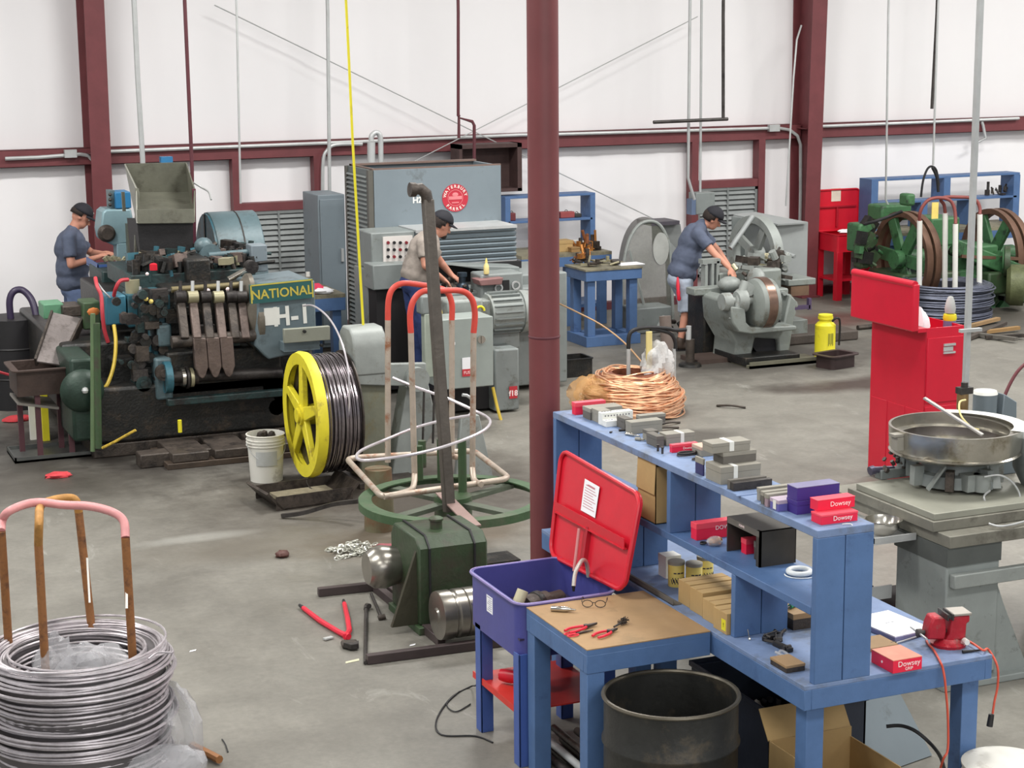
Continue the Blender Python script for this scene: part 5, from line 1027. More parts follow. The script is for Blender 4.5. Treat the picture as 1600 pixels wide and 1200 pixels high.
# teal oil tank with pipes
m = L(MC); fb(m, 165, 462, 198, 508, 16.5, 16.8); m.build('oil_tank', mat('teal_tank', (58, 112, 132), .4, .1, .1, 5, .1), t, bevel=.015); m = L(MC); fb(m, 200, 460, 216, 512, 16.5, 16.75); m.build('oil_tank', teal, t, bevel=.012)
q = P_(207, 447, 16.6); MB().cyl(q+Vector((0, 0, -.08)), q+Vector((0, 0, .06)), .065, n=18).build('filter_bowl', MATS['cast_metal'], t)
MB().cyl(P_(219, 448, 16.45), P_(219, 512, 16.45), .011, n=8).build('grey_conduit', galv, t)
rh = mat('red_hose', (176, 52, 62), .5)
MB().tube(smoothpath([P_(200, 437, 16.5), P_(188, 439, 16.45), P_(181, 450, 16.45), P_(178, 462, 16.5)], 5), .018, 8).build('red_hose', rh, t)
MB().tube(smoothpath([P_(149, 434, 16.6), P_(152, 448, 16.5), P_(158, 462, 16.45), P_(160, 490, 16.4), P_(163, 515, 16.4), P_(169, 535, 16.4)], 5), .018, 8).build('red_hose', rh, t)
MB().tube(smoothpath([P_(178, 508, 16.3), P_(181, 535, 16.2), P_(178, 570, 16.1), P_(168, 600, 16.0), P_(157, 611, 16.0)], 6), .017, 8).build('yellow_hose', mat('mustard_hose', (198, 170, 60), .5), t)
MB().tube(smoothpath([P_(151, 440, 16.6), P_(162, 455, 16.5), P_(172, 465, 16.5)], 5), .008, 6).build('oil_line', galv, t)
# dark green lower left: drive housing, hand wheel and vertical pipe
m = L(MC); fb(m, 112, 560, 150, 690, 15.75, 16.6); m.build('drive_housing', mat('black_green', (32, 52, 42), .5, .1, .3, 6, .3), t, bevel=.03)
q = P_(130, 612, 15.7); MB().lathe([(0, -.05), (.1, -.05), (.17, 0), (.19, .05), (0, .05)], c=tuple(q), axis=(0, 1, 0), n=32).build('drive_disc', MATS['black_green'], t)
q = P_(133, 610, 15.62); MB().ell(q, .03, 8).build('steel_ball_knob', galv, t)
MB().cyl(P_(145, 705, 15.6), P_(145, 490, 15.6), .022, n=10).build('vertical_pipe', mat('olive_pipe', (96, 118, 84), .5, .2), t); MB().cyl(P_(153, 700, 15.6), P_(150, 505, 15.6), .035, n=12).build('vertical_pipe', dgreen, t)
m = L(MC); fb(m, 68, 475, 100, 498, 17.0, 17.3); m.build('green_switch_box', mat('mint_box', (86, 134, 104), .5, 0, .12, 6), t, bevel=.01)
m = L(MC); fb(m, 98, 478, 128, 495, 16.9, 17.2); m.build('chute_head', oily2, t, bevel=.01); m = L(MC); fb(m, 130, 472, 158, 515, 16.8, 17.1); m.build('green_valve', dgreen, t, bevel=.015)
q = P_(146, 487, 16.7); MB().ell(q, (.06, .03, .04), 8).build('orange_knob', mat('orange_knob', (190, 110, 50), .5), t)
# sloping discharge chute
a, b, c, d = P_(82, 490, 16.9), P_(130, 500, 16.9), P_(95, 572, 16.3), P_(56, 566, 16.3)
cm = mat('scraped_chute', (150, 142, 140), .35, .6, .2, 12, .2, wear=(70, 62, 58), wamt=.4)
MB().plate(a, b, c, d, -.015).build('discharge_chute', cm, t); MB().bar(a, d, .02, .08).bar(b, c, .02, .08).build('chute_side', oily2, t)
MB().tube([P_(160, 700, 15.5), P_(180, 690, 15.4), P_(212, 672, 15.3)], .012, 6).build('yellow_striped_rod', mat('yellow_black', (190, 160, 60), .5, 0, .5, 20), t)
q = P_(281, 665, 15.6); MB().cyl(q+Vector((0, 0, -.06)), q+Vector((0, 0, .05)), .018, n=8).build('yellow_marker', yellow, t)

# chute bin on legs, floor tray, plates at far left
t = thing('catch_bin', 'rusty brown catch bin on a legged stand at the foot of the chute', 'bin', tuple(gz(75, 722, 0))); BC = Vector(t.location); bb = mat('brown_bin', (66, 52, 46), .6, .2, .25, 7, .3)
def Q_(px, py, y): return gy(px, py, y)-BC
yb_ = 16.0; x0_, x1_ = Q_(26, 590, yb_).x, Q_(108, 590, yb_).x; zt, zb = Q_(60, 577, yb_).z, Q_(60, 618, yb_).z
tub(x0_, yb_-BC.y, x1_, yb_+.5-BC.y, .02, zb, zt, .02, bb, t, 'bin_body', .04)
for px in (58, 108): 
    q = Q_(px, 620, yb_+.05); MB().cbox((q.x, q.y, (zb)/2), (.045, .045, zb)).build('leg', mat('maroon_leg', (84, 50, 56), .6), t)
for px in (30, 92): q = Q_(px, 620, yb_+.4); MB().cbox((q.x, q.y, zb/2), (.045, .045, zb)).build('leg', MATS['maroon_leg'], t)
a, b = Q_(24, 622, yb_), Q_(88, 642, yb_); MB().plate((x0_, yb_-BC.y, zb-.05), (x1_-.1, yb_-BC.y, zb-.12), (x1_-.1, yb_+.5-BC.y, zb-.12), (x0_, yb_+.5-BC.y, zb-.05), -.02).build('ribbed_shelf', mat('ribbed_plate', (120, 116, 110), .5, .3, .2, 12), t)
o = MB().box(-.4, -.25, 0, .35, .25, .02).box(-.4, -.25, 0, .35, -.235, .05).box(-.4, .235, 0, .35, .25, .05).box(-.4, -.25, 0, -.385, .25, .05).box(.335, -.25, 0, .35, .25, .05).build('floor_tray', mat('oily_grey_tray', (92, 94, 92), .4, .4, .2, 6)); o.location = gz(92, 712, .0)+Vector((0, .1, 0)); tag(o, 'flat grey oily tray on the floor under the catch bin', 'tray')
o = MB().box(-.03, -.03, .0, .03, .03, .62).build('yellow_guard_post', yellow); o.location = gz(82, 700, 0)+Vector((0, .35, 0)); tag(o, 'narrow yellow post behind the catch bin legs', 'post')
o = MB().box(-.05, -.02, .0, .05, .02, .55).build('white_board', white); o.location = gz(67, 700, 0)+Vector((0, .4, 0)); tag(o, 'narrow white board behind the catch bin legs', 'board')
o = MB().plate((0, 0, 0), (.35, .1, 0), (.3, .12, .32), (0, .02, .34), .01).build('white_sheet', white); o.location = gz(112, 695, 0)+Vector((.03, .35, 0)); tag(o, 'white sheet leaning behind the floor tray', 'sheet')
# black barrel and hose at far left
t = thing('black_drum', 'black drum with a looping dark hose at the far left', 'drum', (gy(22, 520, 18.6).x, 18.6, 0)); MB().lathe([(0, 0), (.29, 0), (.29, .3), (.298, .31), (.29, .32), (.29, .6), (.298, .61), (.29, .62), (.29, .9), (0, .9)], n=36).build('barrel', black, t)
dl = Vector(t.location); MB().tube(smoothpath([gy(17, 500, 18.5)-dl, gy(15, 470, 18.5)-dl, gy(22, 455, 18.5)-dl, gy(36, 454, 18.5)-dl, gy(50, 470, 18.4)-dl, gy(58, 500, 18.3)-dl, gy(63, 530, 18.2)-dl], 6), .035, 10).build('dark_hose', mat('dark_purple_hose', (50, 40, 66), .45), t)
MB().tube(smoothpath([gy(-5, 580, 17.9)-dl, gy(20, 586, 17.9)-dl, gy(40, 580, 17.8)-dl, gy(55, 574, 17.5)-dl], 5), .014, 6).build('red_hose', rh, t)
lump('rag', 'small red rag beside the drum at the far left', 'rag', tuple(gz(28, 655, .02)), (.14, .06, .04), redrag, 14, 14, .35, -.02)

# ================================================================ grey cold header (middle)
HC = Vector((6.9, 17.5, 0)); t = thing('cold_header', 'large grey cold header machine with a round red badge in the middle', 'machine', HC); o_ = HC
def P2(px, py, y): return gy(px, py, y)-HC
m = L(HC); YH = 18.2; xa, xb = gy(583, 300, YH).x, gy(783, 300, YH).x; zt = gy(583, 266, YH).z; zm = gy(583, 361, YH).z
m.box(xa, YH, zm, xb, YH+.03, zt); m.build('front_panel', mgrey2, t, bevel=.004)
m = L(HC); m.box(xa, YH+.03, zm-.02, xa+.03, YH+.78, zt).box(xb-.03, YH+.03, zm, xb, YH+.78, zt).box(xa, YH+.75, .2, xb, YH+.78, zt); m.build('enclosure', mgrey2, t, bevel=.004)
m = L(HC); m.box(xa, YH, zt, xb, YH+.03, zt+.015).box(xa, YH+.03, zt-.02, xa+.03, YH+.78, zt+.015).box(xa, YH+.7, zt, xb, YH+.78, zt+.02); m.build('top_edge', mat('brown_edge', (112, 92, 84), .6), t)
# slatted left side down to the floor
sx = xa-.03
m = L(HC); m.box(sx, YH+.02, .0, sx+.03, YH+.8, zt); m.build('side_panel', mat('side_grey', (104, 112, 112), .5, .1, .1, 5), t)
m = L(HC); m.box(sx-.02, YH, .0, sx+.04, YH+.06, zt).box(sx-.02, YH+.74, .0, sx+.04, YH+.8, zt); m.build('side_post', mat('dark_edge_post', (86, 84, 78), .5), t)
n = 44
for k in range(n):
    z = .12+(zt-.2)*k/(n-1); mm = MB().cbox((sx-HC.x-.012, YH+.4-HC.y, z), (.02, .66, .022), (0, .5, 0)).build('side_slat', mgrey, t)
# red badge with ring lettering
q = P2(711, 309, YH); bz = Vector((q.x, q.y, q.z)); badge = MB().cyl(bz+Vector((0, -.008, 0)), bz, .147, n=48).build('round_badge', mat('badge_red', (176, 42, 58), .45, 0, .06, 8), t)
bw = mat('badge_white', (222, 204, 196), .5, 0, 0)
def ringtext(s_, r, a_mid, span, size, flip=False):
    for i, chh in enumerate(s_):
        a = a_mid+(span*(i/(len(s_)-1)-.5))*(1 if flip else -1)
        x, z = r*math.cos(a), r*math.sin(a); rot = a-PI/2 if not flip else a+PI/2
        Mx = Matrix.Translation(bz+Vector((x, -.0095, z))) @ Euler((0, -rot, 0)).to_matrix().to_4x4() @ Euler((PI/2, 0, 0)).to_matrix().to_4x4()
        text(chh, size, Mx, bw, badge, extrude=.001, bold=.0012)
ringtext('WATERBURY', .12, PI/2, math.radians(150), .045); ringtext('FARREL', .12, -PI/2, math.radians(95), .045, True)
MB().lathe([(.082, -.0095), (.087, -.0095), (.087, -.008), (.082, -.008)], c=tuple(bz), axis=(0, 1, 0), n=36, closed_prof=True).cbox(bz+Vector((0, -.0095, 0)), (.15, .002, .035)).ell(bz+Vector((0, -.009, .035)), (.035, .002, .022), 12).cbox(bz+Vector((0, -.0095, -.05)), (.08, .002, .012)).build('badge_emblem', mat('badge_pink', (206, 120, 124), .5), badge)
q = P2(652, 313, YH); text('H2', .085, face_y(q.x, q.y-.002, q.z), white, t, bold=.003)
# middle canopy: control box left, slatted guard right
zc0, zc1 = P2(700, 415, 17.7).z, P2(700, 358, 17.7).z
m = L(HC); xl = gy(583, 380, 17.7).x; xr = gy(806, 380, 17.7).x; xm = gy(634, 380, 17.7).x
m.box(xl-.02, 17.7, zc0, xm+.1, 18.2, zc1); m.build('control_housing', mgrey, t, bevel=.012)
m = L(HC); fb(m, 599, 369, 645, 411, 17.68, 17.7); cp = m.build('control_panel', mat('white_panel', (214, 208, 204), .45, 0, .03), t)
for i in range(4):
    for j in range(3):
        q = P2(606+9.5*i, 379+11*j, 17.68); MB().cyl(q+Vector((0, -.02, 0)), q, .016, n=10).build('push_button', mat('dark_red_button', (120, 30, 40), .5) if (i+j) % 3 == 0 else black, cp)
m = L(HC); m.box(xm+.1, 17.72, zc0+.01, xr, 18.2, zc1-.01); m.build('guard_body', mgrey, t)
for k in range(7):
    z = zc0+.035+(zc1-zc0-.06)*k/6; MB().cbox(((xm+.1+xr)/2-HC.x, 17.7-HC.y, z), (xr-xm-.1, .03, .032), (.5, 0, 0)).build('guard_slat', mgrey2, t)
m = L(HC); m.box(xm+.1, 17.68, zc0-.01, xr, 17.72, zc0+.02).box(xm+.1, 17.66, zc1-.02, xr, 18.2, zc1+.01); m.build('guard_edge', galv, t)
# bed, black opening, sloping cover
m = L(HC); m.box(xl-.05, 17.75, .0, xr-.4, 18.2, zc0); m.build('rear_column', mgrey, t, bevel=.01)
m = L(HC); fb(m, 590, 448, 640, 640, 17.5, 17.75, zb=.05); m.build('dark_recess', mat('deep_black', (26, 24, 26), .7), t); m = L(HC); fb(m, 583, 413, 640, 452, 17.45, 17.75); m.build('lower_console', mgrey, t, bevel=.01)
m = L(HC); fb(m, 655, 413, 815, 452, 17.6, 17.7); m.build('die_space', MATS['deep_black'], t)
m = L(HC); fb(m, 700, 452, 870, 520, 16.9, 17.6); m.build('bed_top', mgrey, t, bevel=.02)
m = L(HC); q0 = gy(815, 420, 17.2); q1 = gy(880, 423, 17.2); m.box(q0.x-.35, 17.1, .05, q1.x, 18.1, q1.z); m.build('right_frame', mgrey, t, bevel=.015)
m = L(HC); fb(m, 752, 427, 818, 520, 16.8, 17.1); fp = m.build('feed_casting', mgrey, t, bevel=.02)
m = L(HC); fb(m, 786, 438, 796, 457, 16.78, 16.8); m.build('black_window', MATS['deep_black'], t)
for px, py in ((779, 450), (806, 446)): q = P2(px, py, 16.78); MB().lathe([(.03, -.01), (.045, -.01), (.045, .01), (.03, .01)], c=tuple(q), axis=(0, 1, 0), n=18, closed_prof=True).build('ring_boss', galv, t)
m = MB(); m.prism([(P2(700, 414, 17.3).x, P2(700, 414, 17.3).z), (P2(812, 420, 17.3).x, P2(812, 417, 17.3).z), (P2(812, 430, 17.3).x, P2(812, 436, 17.3).z), (P2(770, 424, 17.3).x, P2(770, 424, 17.3).z)], 'xz', 17.3-HC.y, 17.6-HC.y); m.build('sloping_cover', mgrey, t, bevel=.01)
MB().prism([(P2(736, 434, 16.9).x, P2(736, 434, 16.9).z), (P2(775, 432, 16.9).x, P2(775, 430, 16.9).z), (P2(772, 440, 16.9).x, P2(772, 441, 16.9).z), (P2(740, 442, 16.9).x, P2(740, 443, 16.9).z)], 'xz', 16.7-HC.y, 16.9-HC.y).build('red_brown_block', mat('dull_red_block', (132, 96, 94), .6), t, bevel=.008)
q = P2(722, 432, 17.0); MB().cyl(q+Vector((0, 0, -.2)), q+Vector((0, 0, .0)), .035, n=14).cyl(q, q+Vector((0, 0, .04)), .05, n=16).ell(q+Vector((0, 0, -.12)), (.07, .07, .07), 12).build('tool_turret', mat('blue_black_steel', (52, 66, 78), .4, .5, .2), t)
m = MB(); rr = random.Random(31)
for k in range(28): q = P2(rr.uniform(690, 750), rr.uniform(440, 470), rr.uniform(16.9, 17.4)); m.cyl(q, q+Vector((rr.uniform(-.1, .1), 0, rr.uniform(-.06, .1))), rr.uniform(.01, .03), n=8)
m.build('die_area_fittings', oily2, t, kind='stuff')
# ribbed electric motor
q = P2(760, 490, 16.5); MB().cyl(q, q+Vector((.34, 0, 0)), .19, n=32).build('motor_body', mgrey3, t)
for k in range(14):
    a = PI*.25+PI*1.3*k/13; c_ = q+Vector((.17, math.cos(a)*.2, math.sin(a)*.2)); MB().cbox(c_, (.3, .012, .03), (a-PI/2, 0, 0)).build('cooling_rib', mgrey, t)
e = q+Vector((.34, 0, 0)); MB().lathe([(0, .16), (.12, .16), (.2, .12), (.215, .0), (.19, 0), (0, 0)], c=tuple(e), axis=(1, 0, 0), n=32).build('fan_cover', mgrey3, t)
m = L(HC); fb(m, 742, 470, 768, 500, 16.4, 16.6); m.build('terminal_box', mgrey3, t, bevel=.01); MB().tube(arc(P2(750, 486, 16.3), .045, 0, PI, 8, 'xz'), .012, 8).build('yellow_lifting_eye', yellow, t)
m = L(HC); fb(m, 770, 508, 812, 545, 16.45, 16.8); m.build('motor_bracket', mgrey, t, bevel=.01)
m = L(HC); fb(m, 773, 545, 812, 690, 16.15, 17.0, zb=.02); m.build('front_leg', mgrey, t, bevel=.02)
# electrical control cabinet on the front
m = L(HC); fb(m, 690, 497, 771, 606, 15.9, 16.25); cb = m.build('control_cabinet', mat('cabinet_grey', (150, 158, 154), .45, .05, .06, 4, .05), t, bevel=.008)
q = P2(751, 530, 15.89); MB().cyl(q+Vector((0, -.03, 0)), q, .038, n=20).cbox(q+Vector((0, -.035, 0)), (.012, .015, .07)).build('rotary_switch', chrome, cb)
q = P2(733, 577, 15.89); MB().cbox(q+Vector((0, -.002, .06)), (.14, .004, .11)).build('white_notice', paper, cb); MB().cbox(q+Vector((0, -.003, -.03)), (.14, .004, .07)).build('red_notice', mat('notice_red', (190, 50, 60), .5), cb)
text('FUSED', .04, face_y(q.x, q.y-.006, q.z-.03), MATS['white_print'], cb); q = P2(708, 537, 15.89); MB().cbox(q, (.04, .006, .025)).build('white_tag', paper, cb)
m = L(HC); fb(m, 664, 490, 682, 590, 16.0, 16.1); m.build('pale_column', mat('pale_green_column', (158, 166, 154), .5), t, bevel=.01); m = L(HC); fb(m, 658, 462, 676, 492, 16.0, 16.15); m.build('column_head', mgrey, t, bevel=.02)
m = L(HC); fb(m, 700, 468, 756, 500, 16.3, 16.6); m.build('gear_housing', mgrey3, t, bevel=.03)
q = P2(802, 613, 16.14); MB().cbox(q, (.085, .004, .12)).build('fire_notice', MATS['notice_red'], t); text('f18', .075, face_y(q.x, q.y-.004, q.z-.01), MATS['white_print'], t, bold=.002)
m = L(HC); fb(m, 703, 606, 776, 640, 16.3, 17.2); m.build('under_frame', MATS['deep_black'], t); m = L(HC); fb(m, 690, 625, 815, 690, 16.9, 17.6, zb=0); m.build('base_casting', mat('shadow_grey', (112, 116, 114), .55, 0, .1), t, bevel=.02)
q = P2(757, 690, 15.7); MB().tube(smoothpath([P2(770, 605, 15.95), P2(778, 640, 15.9), P2(790, 680, 15.8), P2(800, 715, 15.5), P2(806, 745, 15.2)], 6), .016, 8).build('yellow_cord', MATS['mustard_hose'], t)
# big rounded grey casting right of the cabinet foot
m = MB(); m.tube(smoothpath([P2(580, 206+14, 19.6), P2(581, 212, 19.6), P2(588, 207, 19.6), P2(594, 214, 19.6), P2(595, 240, 19.6), P2(595, 262, 19.6)], 5), .03, 10).cyl(P2(580, 222, 19.6), P2(580, 262, 19.6), .045, n=12); m.build('exhaust_bend', galv, t)
for k, (px, py, nm, lab) in enumerate(((760, 428, 'oil_bottle', 'cream squeeze bottle standing on the red brown block of the cold header'), (690, 508, 'oil_bottle', 'cream squeeze bottle standing on the gear housing behind the pipe cage'))):
    yy = 16.8 if k == 0 else 16.4; b = gy(px, py, yy); b2 = gy(px, py-25, yy); tb = thing(nm, lab, 'bottle', tuple(b)); s_ = (b2.z-b.z)/.22
    MB().lathe([(0, 0), (.035*s_, 0), (.038*s_, .01), (.038*s_, .11*s_), (.018*s_, .15*s_), (.016*s_, .16*s_), (0, .16*s_)], n=18).build('bottle_body', cream, tb); MB().lathe([(0, .16*s_), (.018*s_, .16*s_), (.016*s_, .18*s_), (.005*s_, .22*s_), (0, .22*s_)], n=14).build('nozzle_cap', MATS['pale_yellow_label'], tb)
# dark wooden box frame on wall behind + tall electrical cabinet
t = thing('wall_box', 'dark brown open wooden box fixed to the wall above the cold header', 'box', (gy(752, 260, 21.5).x, 21.18, gy(752, 300, 21.3).z)); MB().box(-.42, 0, 0, .42, .3, .04).box(-.42, 0, .55, .42, .3, .6).box(-.42, 0, 0, -.38, .3, .6).box(.36, 0, 0, .42, .3, .6).box(-.38, .27, .04, .36, .3, .55).build('box_frame', mat('dark_brown_wood', (70, 50, 48), .7, 0, .2, 6, .2), t)
t = thing('electrical_cabinet', 'tall blue grey electrical cabinet left of the cold header', 'cabinet', (gy(520, 400, 20.2).x, 20.2, 0)); w = (gy(541, 400, 20.2).x-gy(499, 400, 20.2).x)/2; zt = gy(520, 304, 20.2).z
MB().box(-w, 0, .05, w, .6, zt).build('cabinet_body', mgrey2, t, bevel=.01); MB().box(-w+.02, -.02, .1, w-.02, 0, zt-.05).build('door', mgrey2, t, bevel=.006); MB().box(w-.07, -.045, 1.05, w-.04, -.02, 1.2).build('door_handle', galv, t)
MB().box(-w-.0, .02, 0, w, .58, .05).build('plinth', oily2, t)
# ================================================================ right hand small header with workman
RC = Vector((10.9, 18.2, 0)); t = thing('bolt_machine', 'light grey bolt making machine on a low pedestal, with a big spoked wheel behind', 'machine', RC)
def P3(px, py, y): return gy(px, py, y)-RC
lg = mat('stained_light_grey', (130, 136, 132), .5, .05, .12, 5, .15, wear=(98, 96, 86), wamt=.3, wscale=5)
m = MB(); m.prism([(P3(x, y, 17.45).x, max(0, P3(x, y, 17.45).z)) for x, y in ((1147, 565), (1150, 535), (1133, 505), (1130, 470), (1143, 462), (1150, 505), (1225, 505), (1235, 460), (1245, 470), (1232, 565), (1218, 572), (1215, 530), (1180, 528), (1172, 572))], 'xz', 17.45-RC.y, 17.95-RC.y); m.build('body_casting', lg, t, bevel=.02)
m = L(RC); fb(m, 1182, 452, 1232, 510, 17.75, 18.3); m.build('head_block', lg, t, bevel=.02); m = L(RC); fb(m, 1190, 420, 1222, 455, 17.8, 18.3); m.build('head_block', lg, t, bevel=.03)
m = L(RC); fb(m, 1234, 500, 1262, 548, 18.3, 18.8, zb=0); m.build('rear_leg', lg, t, bevel=.01)
q = P3(1200, 525, 17.5); MB().cyl(q, q+Vector((0, .3, 0)), .22, n=24).build('dark_opening', mat('opening_black', (34, 34, 38), .5, .2), t)  # solid black cylinder stands for the shade in the opening between the legs
m = L(RC); fb(m, 1165, 556, 1250, 575, 17.2, 17.9, zb=0.01); m.build('base_block', oily, t, bevel=.01)
# ring die disc facing left with bright groove band
q = P3(1170, 475, 17.35); MB().lathe([(0, 0), (.2, 0), (.27, .05), (.28, .1), (.28, .2), (.27, .26), (0, .26)], c=tuple(q), axis=(1, 0, 0), n=36).build('rotary_disc', lg, t)
MB().lathe([(.282, .1), (.29, .11), (.29, .2), (.282, .21)], c=tuple(q), axis=(1, 0, 0), n=36, closed_prof=True).build('brown_band', mat('brown_bronze_band', (128, 104, 92), .3, .7, .2, 8), t)
q = P3(1150, 470, 17.3); MB().lathe([(0, 0), (.1, 0), (.13, .04), (.13, .1), (.05, .12), (.05, .25)], c=tuple(q), axis=(1, 0, 0), n=24).build('cam', mgrey3, t); q = P3(1130, 472, 17.3); MB().lathe([(0, -.02), (.09, -.02), (.1, 0), (.1, .08), (.05, .1), (.04, .22), (0, .22)], c=tuple(q), axis=(1, 0, 0), n=24).build('shaft_end', mgrey3, t)
MB().cyl(P3(1145, 500, 17.25), P3(1165, 440, 17.3), .05, n=14).build('link_arm', mgrey3, t); MB().cyl(P3(1168, 452, 17.3)+Vector((0, -.05, 0)), P3(1168, 452, 17.3)+Vector((0, .05, 0)), .07, n=16).build('link_arm', mgrey3, t)
MB().ell(P3(1182, 436, 17.7), (.08, .16, .13), 14).build('domed_cover', mgrey3, t)
m = MB(); m.prism([(P3(x, y, 17.4).x, P3(x, y, 17.4).z) for x, y in ((1128, 475), (1150, 478), (1152, 500), (1160, 508), (1230, 505), (1230, 512), (1160, 518), (1140, 515), (1130, 500))], 'xz', 17.2-RC.y, 17.5-RC.y); m.build('curved_arm', lg, t, bevel=.015)
# long horizontal feed arm to the left and its uprights
m = L(RC); fb(m, 1085, 449, 1160, 460, 17.9, 18.1); m.build('feed_rail', lg, t, bevel=.01); m = L(RC); fb(m, 1100, 462, 1132, 560, 18.0, 18.4, zb=0); m.build('dark_pedestal', oily, t, bevel=.02)
for a in ((1102, 415, 1106, 450), (1112, 412, 1116, 450), (1120, 408, 1124, 452), (1098, 405, 1126, 412)): m = L(RC); fb(m, *a, 18.1, 18.2); m.build('guide_frame', mgrey3, t)
MB().ell(P3(1140, 444, 17.8), (.14, .12, .09), 14).build('gear_cover', mgrey3, t); m = L(RC); fb(m, 1120, 425, 1175, 444, 18.1, 18.5); m.build('feed_box', lg, t, bevel=.02)
rr = random.Random(41)
for mm, n in ((oily2, 22), (mgrey3, 26), (MATS['cast_metal'], 8)):
    m = MB()
    for k in range(n):
        q = P3(rr.uniform(1145, 1232), rr.uniform(398, 440), rr.uniform(17.9, 18.5))
        if rr.random() < .5: m.cyl(q, q+Vector((rr.uniform(-.12, .12), rr.uniform(-.08, .08), rr.uniform(-.1, .12))), rr.uniform(.012, .045), n=9)
        else: m.cbox(q, (rr.uniform(.04, .15), rr.uniform(.05, .15), rr.uniform(.04, .12)), (0, rr.uniform(-.4, .4), rr.random()))
    m.build('head_fittings', mm, t, kind='stuff')
m = MB()
for k in range(24): q = P3(rr.uniform(1205, 1240), rr.uniform(455, 495), rr.uniform(17.55, 17.7)); m.cyl(q, q+Vector((0, -.06, 0)), rr.uniform(.015, .05), n=10)
m.build('side_gears', mgrey3, t, kind='stuff')
# spoked flywheel and open guard
YF = 18.9; q = P3(1180, 397, YF); RF = .46
MB().lathe([(RF-.09, -.05), (RF, -.06), (RF, .07), (RF-.09, .06)], c=tuple(q), axis=(.99, .12, 0), n=48, closed_prof=True).build('flywheel_rim', mgrey3, t)
ax = Vector((.99, .12, 0)).normalized(); e1 = Vector((0, 0, 1)); e2 = ax.cross(e1)
for k in range(4): a = k*PI/2+.5; d = e1*math.cos(a)+e2*math.sin(a); MB().bar(q, q+d*(RF-.06), .1, .05, up=ax).build('flywheel_spoke', mgrey3, t)
MB().cyl(q-ax*.08, q+ax*.08, .1, n=20).build('flywheel_hub', mgrey3, t)
gm = mat('guard_sheet_grey', (150, 154, 154), .5, .1, .07, 4); m = L(RC)
fb(m, 1212, 348, 1262, 438, 19.0, 19.8); m.build('guard_box', gm, t, bevel=.01)
MB().plate(P3(1146, 335, 19.5), P3(1215, 350, 18.9), P3(1262, 347, 18.95), P3(1180, 331, 19.7), -.02).build('guard_top', gm, t); MB().plate(P3(1143, 338, 19.75), P3(1212, 350, 19.75), P3(1212, 430, 19.75), P3(1143, 430, 19.75), -.02).build('guard_back', mgrey, t)
MB().cyl(P3(1176, 338, 18.7), P3(1141, 388, 18.6), .03, n=10).build('guard_strut', gm, t); MB().cyl(P3(1218, 392, 18.6), P3(1242, 401, 18.4), .025, n=10).build('crank_handle', gm, t)
m = L(RC); fb(m, 1232, 436, 1275, 446, 18.1, 18.6); m.build('side_tray', lg, t, bevel=.01); m = L(RC); fb(m, 1236, 447, 1264, 462, 18.1, 18.55); m.build('tray_bin', mat('rusty_bin', (110, 86, 68), .6, .2, .2, 8), t)
m = L(RC); fb(m, 1230, 478, 1266, 484, 18.0, 18.05); m.build('purple_bar', mat('purple_bar', (78, 64, 92), .5), t); m = L(RC); fb(m, 1264, 466, 1268, 484, 18.0, 18.05); m.build('purple_bar', MATS['purple_bar'], t)
m = L(RC); fb(m, 1090, 560, 1160, 570, 17.6, 18.0, zb=.0); m.build('floor_rail', mat('rail_brown', (84, 70, 64), .6, .2), t)
o = MB().box(0, 0, 0, .95, .42, .03).box(0, 0, 0, .95, .02, .07).build('drip_tray', mat('pale_tray_edge', (110, 108, 92), .5, .2)); o.location = gz(1172, 577, 0)+Vector((0, 0, .002)); tag(o, 'flat drip tray on the floor under the bolt machine', 'tray')
o = MB().box(-.6, -.3, 0, .6, .35, .12).build('timber_block', mat('oily_timber', (74, 66, 60), .7, 0, .2, 6, .3), bevel=.02); o.location = gz(1270, 540, 0)+Vector((.1, .4, 0)); tag(o, 'dark oily timber skid behind the bolt machine', 'timber')

# mesh belt guard at the left of that machine, leaning back
t = thing('belt_guard', 'large rounded grey mesh belt guard behind the workman in shorts', 'guard', tuple(gz(1015, 505, 0))); GC = Vector(t.location)
def P4(px, py, y): return gy(px, py, y)-GC
YG = 20.0
outer = [(P4(x, y, YG+.0).x, P4(x, y, YG).z) for x, y in ((972, 498), (976, 430), (985, 385), (1000, 357), (1018, 347), (1036, 352), (1048, 375), (1052, 410), (1052, 500))]
pts = [Vector((x, YG-GC.y+z*.08, z)) for x, z in outer]; sp = smoothpath(pts, 4)
grid = mat('mesh_grey', (104, 106, 98), .6, .3, .2, 30, .3, alpha=.72)
k = len(sp); MB().add([tuple(v) for v in sp], [tuple(range(k))]).build('mesh_panel', grid, t, smooth=False)
MB().tube(sp, .022, 8).build('guard_rim', mgrey3, t); b_ = [v+Vector((.18, .5, 0)) for v in sp]
MB().add([tuple(v) for v in sp]+[tuple(v) for v in b_], [(i, i+1, k+i+1, k+i) for i in range(k-1)]).build('guard_side', mat('guard_dark_side', (98, 96, 92), .6, .2, .2, 20, alpha=.9), t)
MB().bar(sp[6]+Vector((.06, -.02, .1)), P4(1010, 490, YG-.1), .04, .02).build('guard_strap', mgrey3, t)
q = P4(1030, 388, YG+.1); MB(Matrix.Translation(q) @ Matrix.Diagonal((.55, 1, 1, 1))).lathe([(.0, 0), (.2, 0), (.2, .02), (0, .02)], c=(0, -.03, 0), axis=(0, -1, 0), n=28).build('round_opening', mat('pale_opening', (170, 172, 168), .5), t)
m = L(GC); fb(m, 990, 480, 1050, 502, 19.7, 20.1, zb=0); m.build('guard_base', mgrey, t, bevel=.02)
